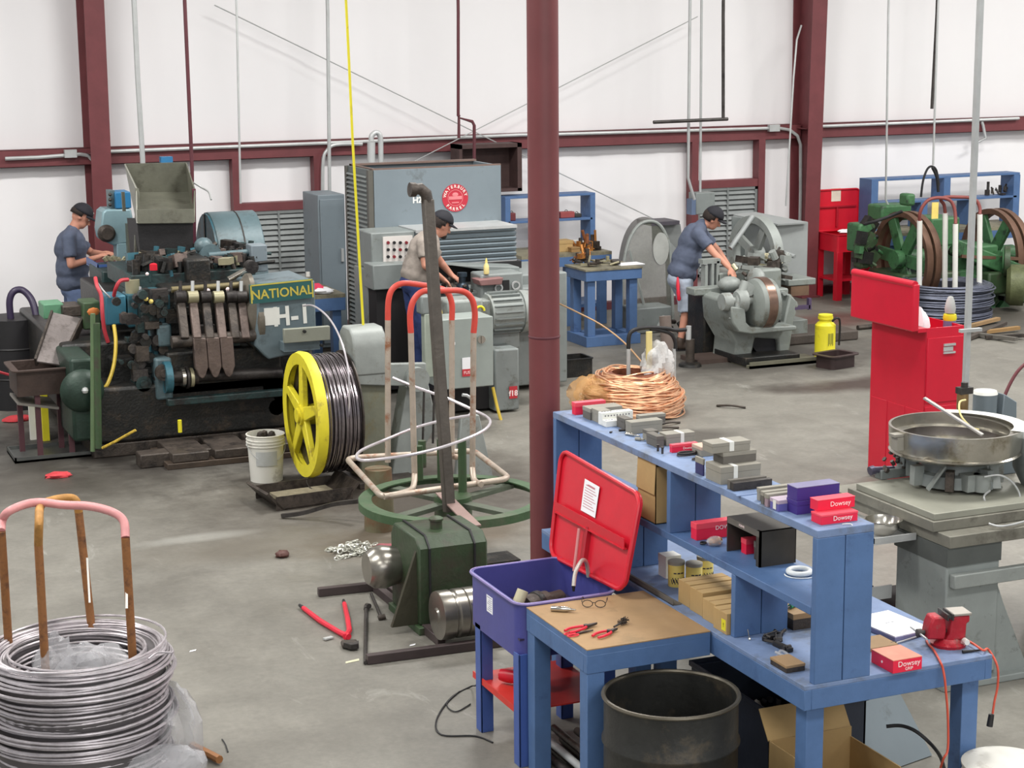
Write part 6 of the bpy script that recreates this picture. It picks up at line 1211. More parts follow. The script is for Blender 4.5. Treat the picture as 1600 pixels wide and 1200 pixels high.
m = L(GC); a = gy(1015, 342, 20.3); fb(m, 1018, 346, 1062, 352, 20.1, 20.5); m.build('top_plate', mat('dark_top_plate', (70, 66, 74), .5), t); MB().plate(P4(1018, 350, 20.2), P4(1062, 350, 20.2), P4(1068, 400, 20.3), P4(1020, 400, 20.2), -.02).build('sheet_guard', gm, t)
# clutter: shot blast of castings around workman's feet
t = thing('scrap_heap', 'heap of grey oily castings and fittings by the boots of the workman in shorts', 'scrap', tuple(gz(1094, 528, 0))); rr = random.Random(51); SC_ = Vector(t.location)
for mm, n in ((oily, 26), (oily2, 26), (mgrey3, 16)):
    m = MB()
    for k in range(n):
        a = rr.random()*2*PI; r = rr.random()*.5; h = .45*(1-r/.6)*rr.random(); c = Vector((r*math.cos(a)*1.1, r*math.sin(a)*.8, h+.05))
        if rr.random() < .5: m.cyl(c, c+Vector((rr.uniform(-.2, .2), rr.uniform(-.2, .2), rr.uniform(-.03, .12))), rr.uniform(.015, .06), n=9)
        else: m.cbox(c, (rr.uniform(.05, .22), rr.uniform(.05, .2), rr.uniform(.04, .12)), (rr.random(), rr.random(), rr.random()))
    m.build('castings', mm, t, kind='stuff')
t = thing('grey_control_box', 'grey control box with a lever above the belt guard', 'box', (gy(1098, 320, 20.8).x, 20.8, gy(1098, 335, 20.8).z)); MB().box(-.1, 0, 0, .18, .2, .28).build('body', mgrey, t, bevel=.01); MB().box(-.16, .0, .0, -.1, .14, .2).build('side_box', mat('blue_grey_small', (96, 112, 140), .5), t)

# ================================================================ work table with blue legs in the middle distance
t = thing('work_table', 'tall blue wooden work table with greasy top behind the main column', 'table', tuple(gz(920, 543, 0)+Vector((0, .03, 0)))); WT = Vector(t.location)
xa = 0; w_ = gz(985, 538, 0).x-WT.x; ta = gz(995, 412, .92); tb_ = gz(893, 417, .92); W1 = gy(999, 537, WT.y).x-WT.x-.03; D1 = gx(891, 528, WT.x).y-WT.y; H_ = gy(918, 421, WT.y).z
MB().box(-.05, -.05, H_-.02, W1+.05, D1+.05, H_).build('tabletop', mat('greasy_top', (140, 134, 112), .6, 0, .15, 5, .1, wear=(96, 92, 80)), t); MB().box(-.04, -.04, H_-.14, W1+.04, D1+.04, H_-.02).build('apron', blue, t, bevel=.004)
for x in (0, W1-.1):
    for y in (0, D1-.1): MB().box(x, y, .12, x+.1, y+.1, H_-.14).build('leg', blue, t, bevel=.004)
MB().box(-.03, -.03, 0, W1+.03, .09, .12).build('skid', blue, t, bevel=.004); MB().box(-.03, D1-.09, 0, W1+.03, D1+.03, .12).build('skid', blue, t, bevel=.004); MB().box(-.03, .09, .0, .08, D1-.09, .12).build('skid_side', blue, t, bevel=.004); MB().box(W1-.08, .09, .0, W1+.03, D1-.09, .12).build('skid_side', blue, t, bevel=.004)
def clutter(name, label, cat, loc, n, sx, sy, h, mats, seed, rz=0):
    rr = random.Random(seed); t = thing(name, label, cat, loc, rz); G = {}
    for k in range(n):
        mm = rr.choice(mats); m = G.setdefault(mm.name, MB()); c = Vector((rr.uniform(-sx, sx), rr.uniform(-sy, sy), .012+rr.random()*h*.4))
        q = rr.random()
        if q < .45: m.cyl(c, c+Vector((rr.uniform(-sx, sx)*.6, rr.uniform(-sy, sy)*.6, rr.uniform(0, h))), rr.uniform(.006, .022), n=8)
        elif q < .8: m.cbox(c, (rr.uniform(.03, sx), rr.uniform(.03, sy), rr.uniform(.015, h*.6)), (0, 0, rr.random()*3))
        else: m.cyl(c, c+Vector((0, 0, h*rr.uniform(.4, 1))), rr.uniform(.015, .035), n=12)
    for nm, m in G.items(): m.build('loose_pieces', MATS[nm], t, kind='stuff')
    return t
clutter('tool_clutter', 'clutter of small tools on the tall blue work table', 'tools', (WT.x+.3, WT.y+.35, H_), 16, .25, .25, .07, [dsteel, oily2, MATS['cast_metal']], 61)
o = MB().box(0, 0, 0, .32, .22, .008).build('white_rag', paper, bevel=.002); o.location = (WT.x+.48, WT.y+.1, H_+.001); tag(o, 'white paper lying on the tall blue work table', 'paper')
t = thing('brown_board', 'brown board lying between the skids of the tall blue work table', 'board', (WT.x+.3, WT.y+.25, 0.01)); MB().box(0, 0, 0, .35, .3, .04).build('board', MATS['oily_timber'], t)

# blue bench and rack against the wall behind the column
XA = gy(785, 350, 21.2).x; XB = gy(925, 350, 21.2).x; zt = gy(925, 300, 21.2).z; zs = gy(925, 338, 21.2).z
t = thing('wall_shelf_rack', 'blue shelf rack on the wall bench behind the main column', 'shelf', (XA, 21.1, .92)); w = XB-XA
MB().box(0, 0, zt-.95, w, .3, zt-.92).build('top_board', blue, t, bevel=.003); MB().box(.04, 0, zs-.95, w-.04, .3, zs-.92).build('middle_board', blue, t, bevel=.003)
for x in (0, w*.5, w-.07): MB().box(x, 0, 0, x+.07, .3, zt-.95).build('upright_plank', blue, t, bevel=.003)
XC = gy(956, 390, 20.6).x
t = thing('wall_bench', 'blue bench along the back wall behind the main column', 'workbench', (XA, 20.6, 0)); w = XC-XA
MB().box(0, 0, .88, w, .85, .92).build('tabletop', MATS['greasy_top'], t); MB().box(0, 0, .76, w, .04, .88).build('apron', blue, t, bevel=.003)
for x in (.05, w/2, w-.15): MB().box(x, .04, 0, x+.1, .14, .88).build('leg', blue, t, bevel=.003)
MB().box(0, .2, .2, w, .8, .24).build('lower_shelf', blue, t)
def wbox(px, py, wd, h, mm, label, y=20.8, z=.92, nm='parts_box'):
    q = gz(px, py, z); t = thing(nm, label, 'box', (gy(px, py, y).x, y, z)); MB().box(0, 0, 0, wd, .2, h*.7).build('tray', mm, t, bevel=.003); MB().box(-.004, -.004, h*.7, wd+.004, .204, h).build('lid', mm, t, bevel=.003); return t
wbox(868, 380, .24, .14, card, 'brown cardboard box on the wall bench right of the column'); wbox(893, 384, .12, .06, card_d, 'low brown box on the wall bench, right of the cardboard box', 20.7); o = wbox(903, 378, .12, .1, white, 'white box on the wall bench behind the low brown box', 20.95)
clutter('wire_tangle', 'tangle of brown wire at the right end of the wall bench', 'wire', (XC-.25, 20.85, .92), 22, .12, .12, .22, [rust, oily2, MATS['brass']], 62)
clutter('wire_tangle', 'brown wiry tangle standing on the back of the tall blue table', 'wire', (WT.x+.2, WT.y+.6, H_), 18, .12, .08, .2, [rust, oily2, MATS['brass']], 63)
for k, (px, mm, lab) in enumerate(((797, mat('dark_red_tin', (110, 50, 54), .5), 'small dark red tin on the wall shelf left of the main column'), (876, mat('dusty_red_case', (150, 70, 70), .6), 'dusty red case lying on the wall shelf right of the main column'), (898, dsteel, 'small dark clamp on the wall shelf near the right post'))):
    q = gy(px, 338, 21.15); t = thing('shelf_case', lab, 'case', (q.x, 21.15, zs)); MB().box(0, 0, 0, (.08, .2, .1)[k], .1, (.1, .08, .05)[k]).build('case_body', mm, t, bevel=.01); MB().tube(arc(((.04, .1, .05)[k], .05, (.1, .08, .05)[k]), .02, 0, PI, 6, 'xz'), .004, 6).build('handle', dsteel, t)

# blue table left of the cold header, red things on it
q = gz(537, 466, .88); t = thing('side_table', 'small blue table left of the cold header with red things on it', 'table', (5.2, 18.9, 0)); SX = gy(485, 470, 18.9).x-5.2; SW = gy(540, 470, 18.9).x-5.2; SH = gy(520, 460, 18.9).z
MB().box(-.75, 0, SH-.04, SW, .9, SH).build('tabletop', MATS['greasy_top'], t); MB().box(-.75, 0, SH-.18, SW, .04, SH-.04).build('apron', blue, t, bevel=.004); MB().box(SW-.04, .04, SH-.18, SW, .9, SH-.04).build('apron', blue, t, bevel=.004)
for x in (-.7, SW-.14): MB().box(x, .04, 0, x+.1, .14, SH-.04).build('leg', blue, t, bevel=.004); MB().box(x, .76, 0, x+.1, .86, SH-.04).build('leg', blue, t, bevel=.004)
for px, py, lab, r, mm in ((455, 433, 'pinkish red rag heaped on the board behind the name plate', (.22, .12, .07), mat('pink_red_rag', (186, 62, 84), .9, 0, .15, 8, .5)), (494, 445, 'small red and white cloth bundle at the corner of the side table', (.1, .08, .06), mat('red_white_cloth', (214, 60, 90), .8))):
    q = gy(px, py, 19.0); lump('rag', lab, 'rag', (q.x, 19.05+(.1 if px < 480 else 0), SH+.05), r, mm, px, 16, .35, -.05)
lump('white_cloth', 'white crumpled cloth on the corner of the side table', 'rag', (gy(505, 455, 18.98).x, 19.0, SH+.03), (.12, .08, .035), paper, 70, 14, .3, -.03)
t = thing('spray_can', 'small white topped can standing on the side table', 'can', (gy(481, 425, 19.5).x, 19.5, SH)); MB().cyl((0, 0, 0), (0, 0, .13), .03, n=16).build('can_body', greycard, t); MB().cyl((0, 0, .13), (0, 0, .18), .024, n=14).build('cap', white, t)

# ================================================================ red parts washer by the back wall
RW = Vector((gz(1306, 470, 0).x-.01, 20.97, 0)); t = thing('parts_washer', 'bright red parts washer with raised lid against the back wall', 'parts washer', tuple(RW), 0); w_, d_ = gy(1359, 398, 20.97).x-gz(1306, 470, 0).x+.02, .56
tub(0, 0, w_, d_, .03, .66, .9, .008, red, t)
for x in (.0, w_-.09):
    for y in (0, d_-.09): MB().box(x, y, 0, x+.09, y+.09, .66).build('leg', red, t, bevel=.003)
MB().box(.02, .02, .26, w_-.02, d_-.02, .29).build('lower_shelf', red, t)
LZ = gy(1305, 297, 21.4).z; m = MB(); lx0, lx1 = gy(1268, 340, 21.48).x-RW.x, gy(1341, 340, 21.48).x-RW.x; R2 = rrect(lx0, .9, lx1, LZ, .06); m.prism(R2, 'xz', d_-.06, d_-.045); ld = m.build('lid', red, t); MB().tube([(x, d_-.07, z) for x, z in R2], .012, 6, closed=True).build('lid_rim', red, ld)
MB().box(lx0+.06, d_-.09, 1.22, lx1-.06, d_-.06, 1.24).build('lid_channel', MATS['red_dark'], ld); MB().box((lx0+lx1)/2, d_-.085, .95, (lx0+lx1)/2+.03, d_-.06, 1.22).build('lid_strut', MATS['red_dark'], ld); MB().box(lx0+(lx1-lx0)*.4, d_-.064, 1.3, lx0+(lx1-lx0)*.6, d_-.06, 1.48).build('instruction_sheet', mat('aged_sheet', (220, 206, 190), .7), ld)
lump('white_cloth', 'white crumpled cloth lying on the rim of the rear red washer', 'rag', (RW.x+.3, RW.y+.25, .91), (.12, .07, .03), paper, 71, 14, .35, -.03)
# ================================================================ long blue bench and rack at the right of the wall
XA = gy(1352, 300, 21.3).x; XB = gy(1582, 300, 21.3).x; zt = gy(1460, 274, 21.3).z; zs = gy(1460, 310, 21.3).z
t = thing('wall_shelf_rack', 'blue shelf rack behind the green machine at the right', 'shelf', (XA, 21.15, .9)); w = XB-XA
MB().box(0, 0, zt-.93, w, .3, zt-.9).build('top_board', blue, t, bevel=.003); MB().box(.04, 0, zs-.93, w-.04, .3, zs-.9).build('middle_board', blue, t, bevel=.003)
for x, z0, z1 in ((0, 0, zt-.93), (w*.48, zs-.9, zt-.93), (w-.1, 0, zt-.93), (w*.33, 0, zs-.93), (w*.66, 0, zs-.93)): MB().box(x, 0, z0, x+.11, .3, z1).build('upright_plank', blue, t, bevel=.003)
t = thing('wall_bench', 'long blue bench behind the green machine at the right', 'workbench', (XA, 20.75, 0)); MB().box(0, 0, .86, w, .85, .9).build('tabletop', MATS['greasy_top'], t); MB().box(0, 0, .74, w, .04, .86).build('apron', blue, t)
for x in (.05, w/2, w-.15): MB().box(x, .04, 0, x+.1, .14, .86).build('leg', blue, t, bevel=.003)
clutter('tool_clutter', 'small dark clamps on the right end of the wall shelf', 'tools', (gy(1558, 302, 21.25).x, 21.3, zs), 14, .16, .08, .14, [dsteel, oily2], 64)

# ================================================================ green machine with two spoked pulleys
GM = Vector((15.4, 19.9, 0)); t = thing('green_press', 'green belt driven machine with two big spoked rust rimmed wheels at the right', 'machine', tuple(GM))
rim = mat('rusty_rim', (112, 84, 68), .6, .4, .15, 8, .2)
def P5(px, py, y): return gy(px, py, y)-GM
def spoked(c, R, w, n, ax=(1, 0, 0), nm='pulley'):
    ax = Vector(ax).normalized(); q = Vector((0, 0, 1)); e2 = ax.cross(q)
    for k, dx in enumerate((0, w*.45)):
        MB().lathe([(R-.07, -.02), (R, -.03), (R, .05), (R-.02, .08), (R-.07, .06)], c=tuple(c+ax*dx), axis=tuple(ax), n=48, closed_prof=True).build(nm+'_rim', rim, t)
    for k in range(n):
        a = k*2*PI/n+.6; d = q*math.cos(a)+e2*math.sin(a); MB().bar(c+ax*.02, c+ax*.02+d*(R-.05), .17, .06, up=ax).build(nm+'_spoke', green, t, bevel=.01)
    MB().cyl(c-ax*.12, c+ax*.35, .12, n=20).build(nm+'_hub', green, t)
spoked(P5(1408, 405, 19.9), .62, .3, 6); spoked(P5(1548, 398, 20.1), .62, .3, 6, nm='rear_pulley')
m = MB(); mb_ = lambda *a, mm=green, nm='frame', bv=.03: (fb(m_ := L(GM), *a), m_.build(nm, mm, t, bevel=bv))
for a in ((1378, 320, 1425, 345, 20.3, 20.65), (1342, 350, 1360, 395, 20.2, 20.5), (1455, 340, 1500, 385, 19.9, 20.4), (1480, 385, 1560, 425, 19.7, 20.4), (1462, 420, 1590, 440, 19.6, 20.4), (1390, 440, 1470, 475, 19.8, 20.4), (1500, 440, 1588, 490, 19.9, 20.5), (1418, 303, 1431, 322, 19.9, 20.1)): mb_(*a)
for a in ((1470, 425, 1500, 455, 19.5, 19.7), (1346, 375, 1360, 420, 20.1, 20.3), (1545, 425, 1590, 460, 19.4, 19.8)): mb_(*a, mm=dgreen, nm='bracket')
MB().bar(P5(1490, 385, 19.55), P5(1592, 425, 19.5), .12, .2).build('sloping_beam', green, t, bevel=.02); MB().bar(P5(1500, 400, 19.5), P5(1590, 404, 19.5), .08, .04).build('belt', rim, t)
q = P5(1572, 408, 19.4); MB().lathe([(.0, -.05), (.16, -.05), (.18, 0), (.14, .05), (0, .05)], c=tuple(q), axis=(.8, -.6, 0), n=24).build('small_pulley', green, t); MB().lathe([(.17, -.03), (.2, -.02), (.2, .05), (.17, .04)], c=tuple(q), axis=(.8, -.6, 0), n=24, closed_prof=True).build('pulley_band', dgreen, t)
q = P5(1572, 445, 19.3); MB().lathe([(0, 0), (.22, 0), (.27, .05), (.27, .22), (0, .22)], c=tuple(q), axis=(.8, -.6, 0), n=28).build('drum_gear', mat('brown_green_gear', (92, 98, 66), .5, .2, .3, 9, .3), t)
MB().tube(smoothpath([P5(1352, 350, 19.9), P5(1370, 345, 19.8), P5(1390, 338, 19.8), P5(1410, 330, 19.7)], 5), .02, 8).build('black_line', black, t)
rr = random.Random(77)
for mm in (dgreen, oily, green):
    m = MB()
    for k in range(22):
        q = P5(rr.uniform(1465, 1588), rr.uniform(395, 490), rr.uniform(19.5, 19.9)) if k % 2 else P5(rr.uniform(1340, 1362), rr.uniform(350, 410), rr.uniform(20.1, 20.4))
        if rr.random() < .5: m.cyl(q, q+Vector((rr.uniform(-.1, .2), rr.uniform(-.1, .1), rr.uniform(-.15, .15))), rr.uniform(.02, .06), n=10)
        else: m.cbox(q, (rr.uniform(.06, .22), .12, rr.uniform(.05, .2)), (0, rr.random(), 0))
    m.build('machine_fittings', mm, t, kind='stuff')
m = L(GM); a = gy(1395, 480, 19.9); b = gy(1590, 500, 19.9); m.box(a.x, 19.7, 0, b.x+.3, 20.5, .5); m.build('base', dgreen, t, bevel=.03)
# grey wire coil with white cage in front of it
CC = Vector((14.05, 18.7, 0)); CC = gz(1502, 503, 0)+Vector((0, .35, 0)); t = thing('wire_coil', 'large low coil of dull blue grey wire behind the tall red cabinet', 'wire coil', tuple(CC)); rr = random.Random(8); m = MB()
for k in range(26):
    z = .03+.0165*k; R = .58+rr.uniform(-.03, .02); ox, oy = rr.uniform(-.02, .02), rr.uniform(-.02, .02); m.tube([(ox+R*math.cos(a), oy+R*math.sin(a), z+.012*math.sin(a+k)) for a in [2*PI*i/40 for i in range(40)]], .011, 5, closed=True)
for k in range(12):
    R = .56-.017*k; m.tube([(R*math.cos(a), R*math.sin(a), .45-.002*k+.01*math.sin(a*2+k)) for a in [2*PI*i/36 for i in range(36)]], .011, 5, closed=True)
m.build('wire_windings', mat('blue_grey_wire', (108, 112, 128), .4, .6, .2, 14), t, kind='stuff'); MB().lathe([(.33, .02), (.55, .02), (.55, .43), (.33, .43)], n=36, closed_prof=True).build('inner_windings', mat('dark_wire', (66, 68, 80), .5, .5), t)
t = thing('coil_carrier', 'white coil carrier with brown red bent top standing in the blue grey coil', 'coil carrier', tuple(CC)); wp = mat('white_post', (222, 222, 216), .5, 0, .04); br = mat('brown_red_pipe', (134, 70, 66), .5, .1)
def g5(px, py, y): return gy(px, py, y)-CC
yA, yB = CC.y-.12, CC.y+.12
for P in ([(1437, 460, yB), (1437, 345), (1437, 335), (1442, 322), (1452, 312), (1468, 309), (1484, 313), (1491, 325), (1493, 340), (1493, 350), (1493, 460, yA)],
          [(1477, 460, yB), (1477, 333), (1475, 320), (1470, 312), (1478, 308), (1500, 308), (1515, 309), (1526, 314), (1531, 325), (1531, 335), (1531, 460, yA)]):
    F0 = g5(P[0][0], P[0][1], P[0][2]); F1 = g5(P[-1][0], P[-1][1], P[-1][2]); n = len(P)-1; pts = []
    for i, p in enumerate(P): yy = P[0][2]+(P[-1][2]-P[0][2])*i/n; v = g5(p[0], p[1], yy); pts.append(v)
    pts[0].z = pts[-1].z = .05; MB().tube(smoothpath(pts[1:-1], 5), .022, 10).build('top_bend', br, t)
    for a, b in ((pts[0], pts[1]), (pts[-1], pts[-2])): MB().cyl(a, b, .034, n=12).build('white_sleeve', wp, t)
MB().box(*(g5(1455, 342, yA)-Vector((0, .01, 0))), *(g5(1466, 316, yA)+Vector((0, .0, 0)))).build('paper_tag', MATS['pale_yellow_label'], t)
MB().box(-.3, -.02, .02, .3, .02, .05).build('floor_bar', br, t)
for k, (x0, y0, x1, y1) in enumerate(((1510, 530, 1570, 505), (1530, 520, 1592, 512), (1505, 512, 1560, 498), (1540, 527, 1600, 524), (1515, 521, 1588, 530))):
    o = MB().bar(gz(x0, y0, .03), gz(x1, y1, .05), .06, .04).build('timber_offcut', [MATS['oily_timber'], card_d, hardboard, oily2, greycard_d][k]); tag(o, ['longest pale', 'brown cardboard coloured', 'reddish brown', 'dark oily', 'grey'][k]+' timber offcut on the floor below the blue grey coil', 'timber')
o = MB().cyl(gz(1340, 512, .03), gz(1372, 509, .03), .03, n=8).build('loose_bar', oily2); tag(o, 'short dark bar on the floor left of the tall red cabinet', 'bar')

# ================================================================ tall red cabinet with its lid up
RX, RY0, RY1 = 8.53, 11.78, 12.53; RZ = 1.35; t = thing('tool_cabinet', 'tall glossy red steel cabinet with its lid standing open', 'cabinet', (RX, RY0, 0)); wx = gy(1507, 505, RY0).x-RX; dy = RY1-RY0
m = MB(); m.box(0, 0, .03, .008, dy, RZ).box(wx-.008, 0, .03, wx, dy, RZ).box(0, 0, .03, wx, .008, RZ).box(0, dy-.008, .03, wx, dy, RZ).box(0, 0, .03, wx, dy, .04).box(.008, .008, RZ-.14, wx-.008, dy-.008, RZ-.13); crim = mat('crimson_enamel', (196, 24, 50), .32, 0, .06, 4, .02)
m.build('cabinet_body', crim, t, bevel=.004)
MB().box(-.004, .02, .03, 0, .24, .68).box(-.004, .26, .03, 0, .48, .68).box(-.004, .5, .03, 0, dy-.02, .68).build('side_panel', crim, t, bevel=.002)
MB().box(.01, -.008, .75, wx-.01, 0, RZ-.08).build('door', crim, t, bevel=.003)
for k in range(3): MB().box(.01, -.008, .08+.22*k, wx-.01, 0, .28+.22*k).build('drawer', crim, t, bevel=.003)
hx, hz = gy(1482, 544, RY0).x-RX, gy(1482, 544, RY0).z; hm = MB(); hm.box(hx-.055, -.02, hz+.022, hx+.055, -.008, hz+.04).box(hx-.055, -.02, hz-.04, hx+.055, -.008, hz-.025).box(hx-.055, -.014, hz-.02, hx+.035, -.008, hz+.015); hm.build('recessed_handle', galv, t)
R2 = rrect(-.02, RZ-.0, dy+.12, RZ+.375, .02); lid = MB(); lid.prism([(y, z) for y, z in rrect(-.01, RZ-.02, dy+.11, RZ+.355, .012)], 'yz', -.14, -.08); lid.build('lid', crim, t, bevel=.02); MB().tube([(-.12, -.0, RZ+.35), (-.12, dy+.1, RZ+.35)], .03, 10).build('lid_roll', crim, t); MB().box(-.08, .0, RZ-.03, .0, dy, RZ-.0).build('hinge', crim, t)
o = t
t = thing('glue_bottle', 'purple bottle with yellow label and white cap standing in the red cabinet', 'bottle', tuple(gy(1483, 520, RY0+.15)*1.0)); t.location.z = RZ-.13; s_ = 1.6
t.location.x = gy(1484, 500, RY0+.2).x; t.location.y = RY0+.2
MB().lathe([(0, 0), (.05, 0), (.055, .02), (.05, .14), (0, .14)], n=20).build('bottle_base', mat('violet_grey', (110, 104, 140), .4), t); MB().lathe([(.0, .14), (.05, .14), (.056, .16), (.05, .19), (0, .2)], n=20).build('yellow_band', yellow, t); MB().lathe([(0, .2), (.04, .2), (.045, .24), (.032, .3), (.02, .33), (0, .335)], n=20).build('cap', MATS['pale_grey_label'], t)
lump('paper_roll', 'crumpled white paper poking out of the red cabinet beside the bottle', 'paper', (RX+.07, RY0+.22, RZ+.0), (.07, .12, .12), paper, 81, 16, .3)

# ================================================================ yellow sprayer and pan on the floor
t = thing('yellow_sprayer', 'bright yellow tank sprayer with a black hose on the floor', 'sprayer', tuple(gz(1296, 562, 0)+Vector((0, .1, 0)))); R = .115
MB().lathe([(0, 0), (R, 0), (R+.004, .01), (R, .02), (R, .38), (R-.03, .415), (.07, .42), (.07, .44), (.085, .45), (.085, .475), (0, .48)], n=32).build('tank', yellow, t); MB().cyl((0, 0, .48), (0, 0, .5), .08, n=24).build('cap', yellow, t)
MB().tube(smoothpath([(.03, -.09, .43), (.06, -.12, .47), (.12, -.1, .44), (.14, -.08, .3), (.14, -.07, .15)], 6), .012, 8).build('hose', black, t)
m = MB()
for k in range(5): m.box(-.03+.014*k, -R-.002, .16+.02*(k % 2), -.024+.014*k, -R+.01, .3)
m.build('label_print', mat('olive_print', (140, 140, 60), .6), t, kind='stuff')
t = thing('drain_pan', 'dark brown deep pan on the floor beside the yellow sprayer', 'pan', tuple(gz(1325, 578, 0)+Vector((0, .22, 0))), .25); tub(-.2, -.13, .17, .15, .05, 0, .15, .012, mat('pan_brown', (56, 42, 42), .5, .1, .2, 6), t, 'pan_body', .045)
# black crates near the grey machine, copper coil, cage and bag
t = thing('black_tray', 'black oily tub on the floor right of the main column', 'tub', tuple(gz(890, 592, 0)+Vector((.0, .05, 0)))); tub(-.08, 0, .3, .3, .02, 0, .2, .012, oily, t, 'tub_body', .012)
CP = gz(1018, 660, 0)+Vector((.05, .5, 0)); t = thing('copper_coil', 'heaped coil of shiny copper wire on the floor behind the shelf rack', 'wire coil', tuple(CP)); rr = random.Random(12); m = MB()
for k in range(104):
    z = .02+.37*(k/104)+rr.uniform(-.015, .02); R = .43+.07*math.sin(PI*(z/.4))-.17*(z/.4)**2.2+rr.uniform(-.035, .03); ox, oy = rr.uniform(-.03, .03), rr.uniform(-.03, .03); tz = rr.uniform(.005, .04); ph = rr.random()*6; n2 = rr.choice((2, 3))
    m.tube([(ox+R*math.cos(a), oy+R*math.sin(a), max(.01, z+tz*math.sin(a*n2+ph))) for a in [2*PI*i/36 for i in range(36)]], .0085, 5, closed=True)
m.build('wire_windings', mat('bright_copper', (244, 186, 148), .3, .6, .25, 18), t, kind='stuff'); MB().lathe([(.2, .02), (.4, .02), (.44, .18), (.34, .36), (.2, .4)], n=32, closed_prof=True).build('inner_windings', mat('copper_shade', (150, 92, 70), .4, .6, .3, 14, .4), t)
lump('amber_film', 'amber tinted film bulging over the left side of the copper coil', 'film', (CP.x-.42, CP.y-.05, .2), (.2, .24, .17), mat('amber_film', (206, 158, 98), .25, .2, .3, 9, .8, alpha=.42), 13, 30, .6, -.2)
t = thing('coil_carrier', 'black and white pipe cage standing in the copper coil', 'coil carrier', tuple(CP))
def g6(px, py, y): return gy(px, py, y)-CP
MB().tube(smoothpath([g6(982, 545, CP.y), g6(983, 525, CP.y), g6(990, 516, CP.y), g6(1010, 512, CP.y), g6(1040, 513, CP.y), g6(1056, 516, CP.y), g6(1072, 515, CP.y)], 5), .02, 10).build('top_bend', black, t)
MB().tube(smoothpath([g6(1016, 514, CP.y), g6(1030, 516, CP.y), g6(1048, 522, CP.y), g6(1055, 535, CP.y), g6(1055, 548, CP.y)], 5), .018, 10).build('top_bend', black, t)
for px, y0 in ((982, 545), (1053, 545)): a = g6(px, y0, CP.y); b = g6(px, 640, CP.y); b.z = .04; MB().cyl(a, b, .02, n=10).build('white_sleeve', galv, t)
m = g6(1014, 518, CP.y-.02); b = g6(1014, 575, CP.y-.02); MB().cyl(m, b, .032, n=12).build('yellow_sleeve', cream, t)
lump('plastic_bag', 'crumpled clear white bag hanging in the cage over the copper coil', 'bag', tuple(CP+g6(1028, 568, CP.y-.06)), (.14, .1, .19), mat('milky_film', (214, 214, 214), .3, 0, .1, 8, .8, alpha=.6), 15, 30, .75)
tag(MB().tube(smoothpath([gy(873, 474, 17.0), gy(900, 487, 16.7), gy(940, 508, 16.4), gy(975, 535, 16.1), gy(1003, 566, 15.8)], 8), .009, 6).build('feed_wire', mat('copper_tinted_wire', (206, 168, 130), .3, .6)), 'long copper coloured wire sagging from the cold header to the cage', 'wire')
t = thing('roller_stand', 'grey pipe stand with a round foot behind the copper coil', 'stand', tuple(gz(1078, 572, 0))); MB().lathe([(0, 0), (.13, 0), (.12, .03), (.04, .05), (0, .05)], n=24).build('round_foot', oily, t); MB().cyl((0, 0, .04), (0, 0, .3), .05, n=16).build('post', oily2, t); MB().cyl((-.02, 0, .3), (-.02, 0, .45), .03, n=12).build('upper_post', galv, t)
t = thing('brown_post', 'brown grey pipe post behind the white bag', 'post', tuple(gz(1066, 620, 0)+Vector((0, .25, 0)))); MB().cyl((0, 0, 0), (-.02, .1, .78), .07, .06, n=16).build('post', mat('brown_grey_pipe', (110, 98, 92), .5, .2, .15, 6), t); MB().cyl((0, 0, 0), (0, 0, .03), .1, n=16).build('foot', oily2, t)
for k, (a, b) in enumerate((((1030, 664), (1062, 660)), ((1120, 634), (1165, 637)), ((1010, 672), (1060, 668)))):
    o = MB().tube(smoothpath([gz(*a, .01), gz((a[0]+b[0])/2, (a[1]+b[1])/2-2, .03), gz(*b, .01)], 5), .012, 6).build('wire_offcut', oily2); tag(o, ['dark wire offcut nearest the right foot of the copper coil', 'bent wire offcut alone on the floor right of the copper coil', 'long dark wire offcut just in front of the copper coil'][k], 'wire')

# ================================================================ right foreground: feeder table with vibratory bowl
FT = Vector((6.063, 8.09, 0)); t = thing('machine_table', 'heavy grey machine table on a tapered cast stand at the right', 'table', tuple(FT))
MB().box(0, 0, .83, 1.35, 1.25, .9).build('table_plate', concrete_plate, t, bevel=.004)
gstand = mat('speckled_grey_casting', (138, 144, 142), .5, .05, .08, 6, .1, wear=(92, 94, 90), wamt=.12, wscale=9)
m = MB(); v = [(.0, .02, .06), (.36, .02, .06), (.36, .5, .06), (0, .5, .06), (.0, .02, .83), (.36, .02, .83), (.36, .5, .83), (0, .5, .83)]; m.add(v, [(0, 3, 2, 1), (4, 5, 6, 7), (0, 1, 5, 4), (1, 2, 6, 5), (2, 3, 7, 6), (3, 0, 4, 7)]); m.build('stand', gstand, t, bevel=.01)
MB().prism([(.36, .02), (.62, .02), (.42, .45), (.36, .6)], 'xz', .04, .44).build('flared_foot', gstand, t, bevel=.01); MB().box(-.02, -.02, 0, .64, .54, .04).build('foot_plate', gstand, t, bevel=.006)
MB().box(-.004, .012, .72, .364, .52, .83).build('dark_band', mat('dark_grey_band', (84, 88, 86), .5, .1), t); MB().box(.02, -.03, .60, 1.4, .02, .68).build('cross_rail', mgrey3, t, bevel=.006); MB().box(1.2, .1, 0, 1.32, .8, .83).build('rear_leg', gstand, t, bevel=.01)
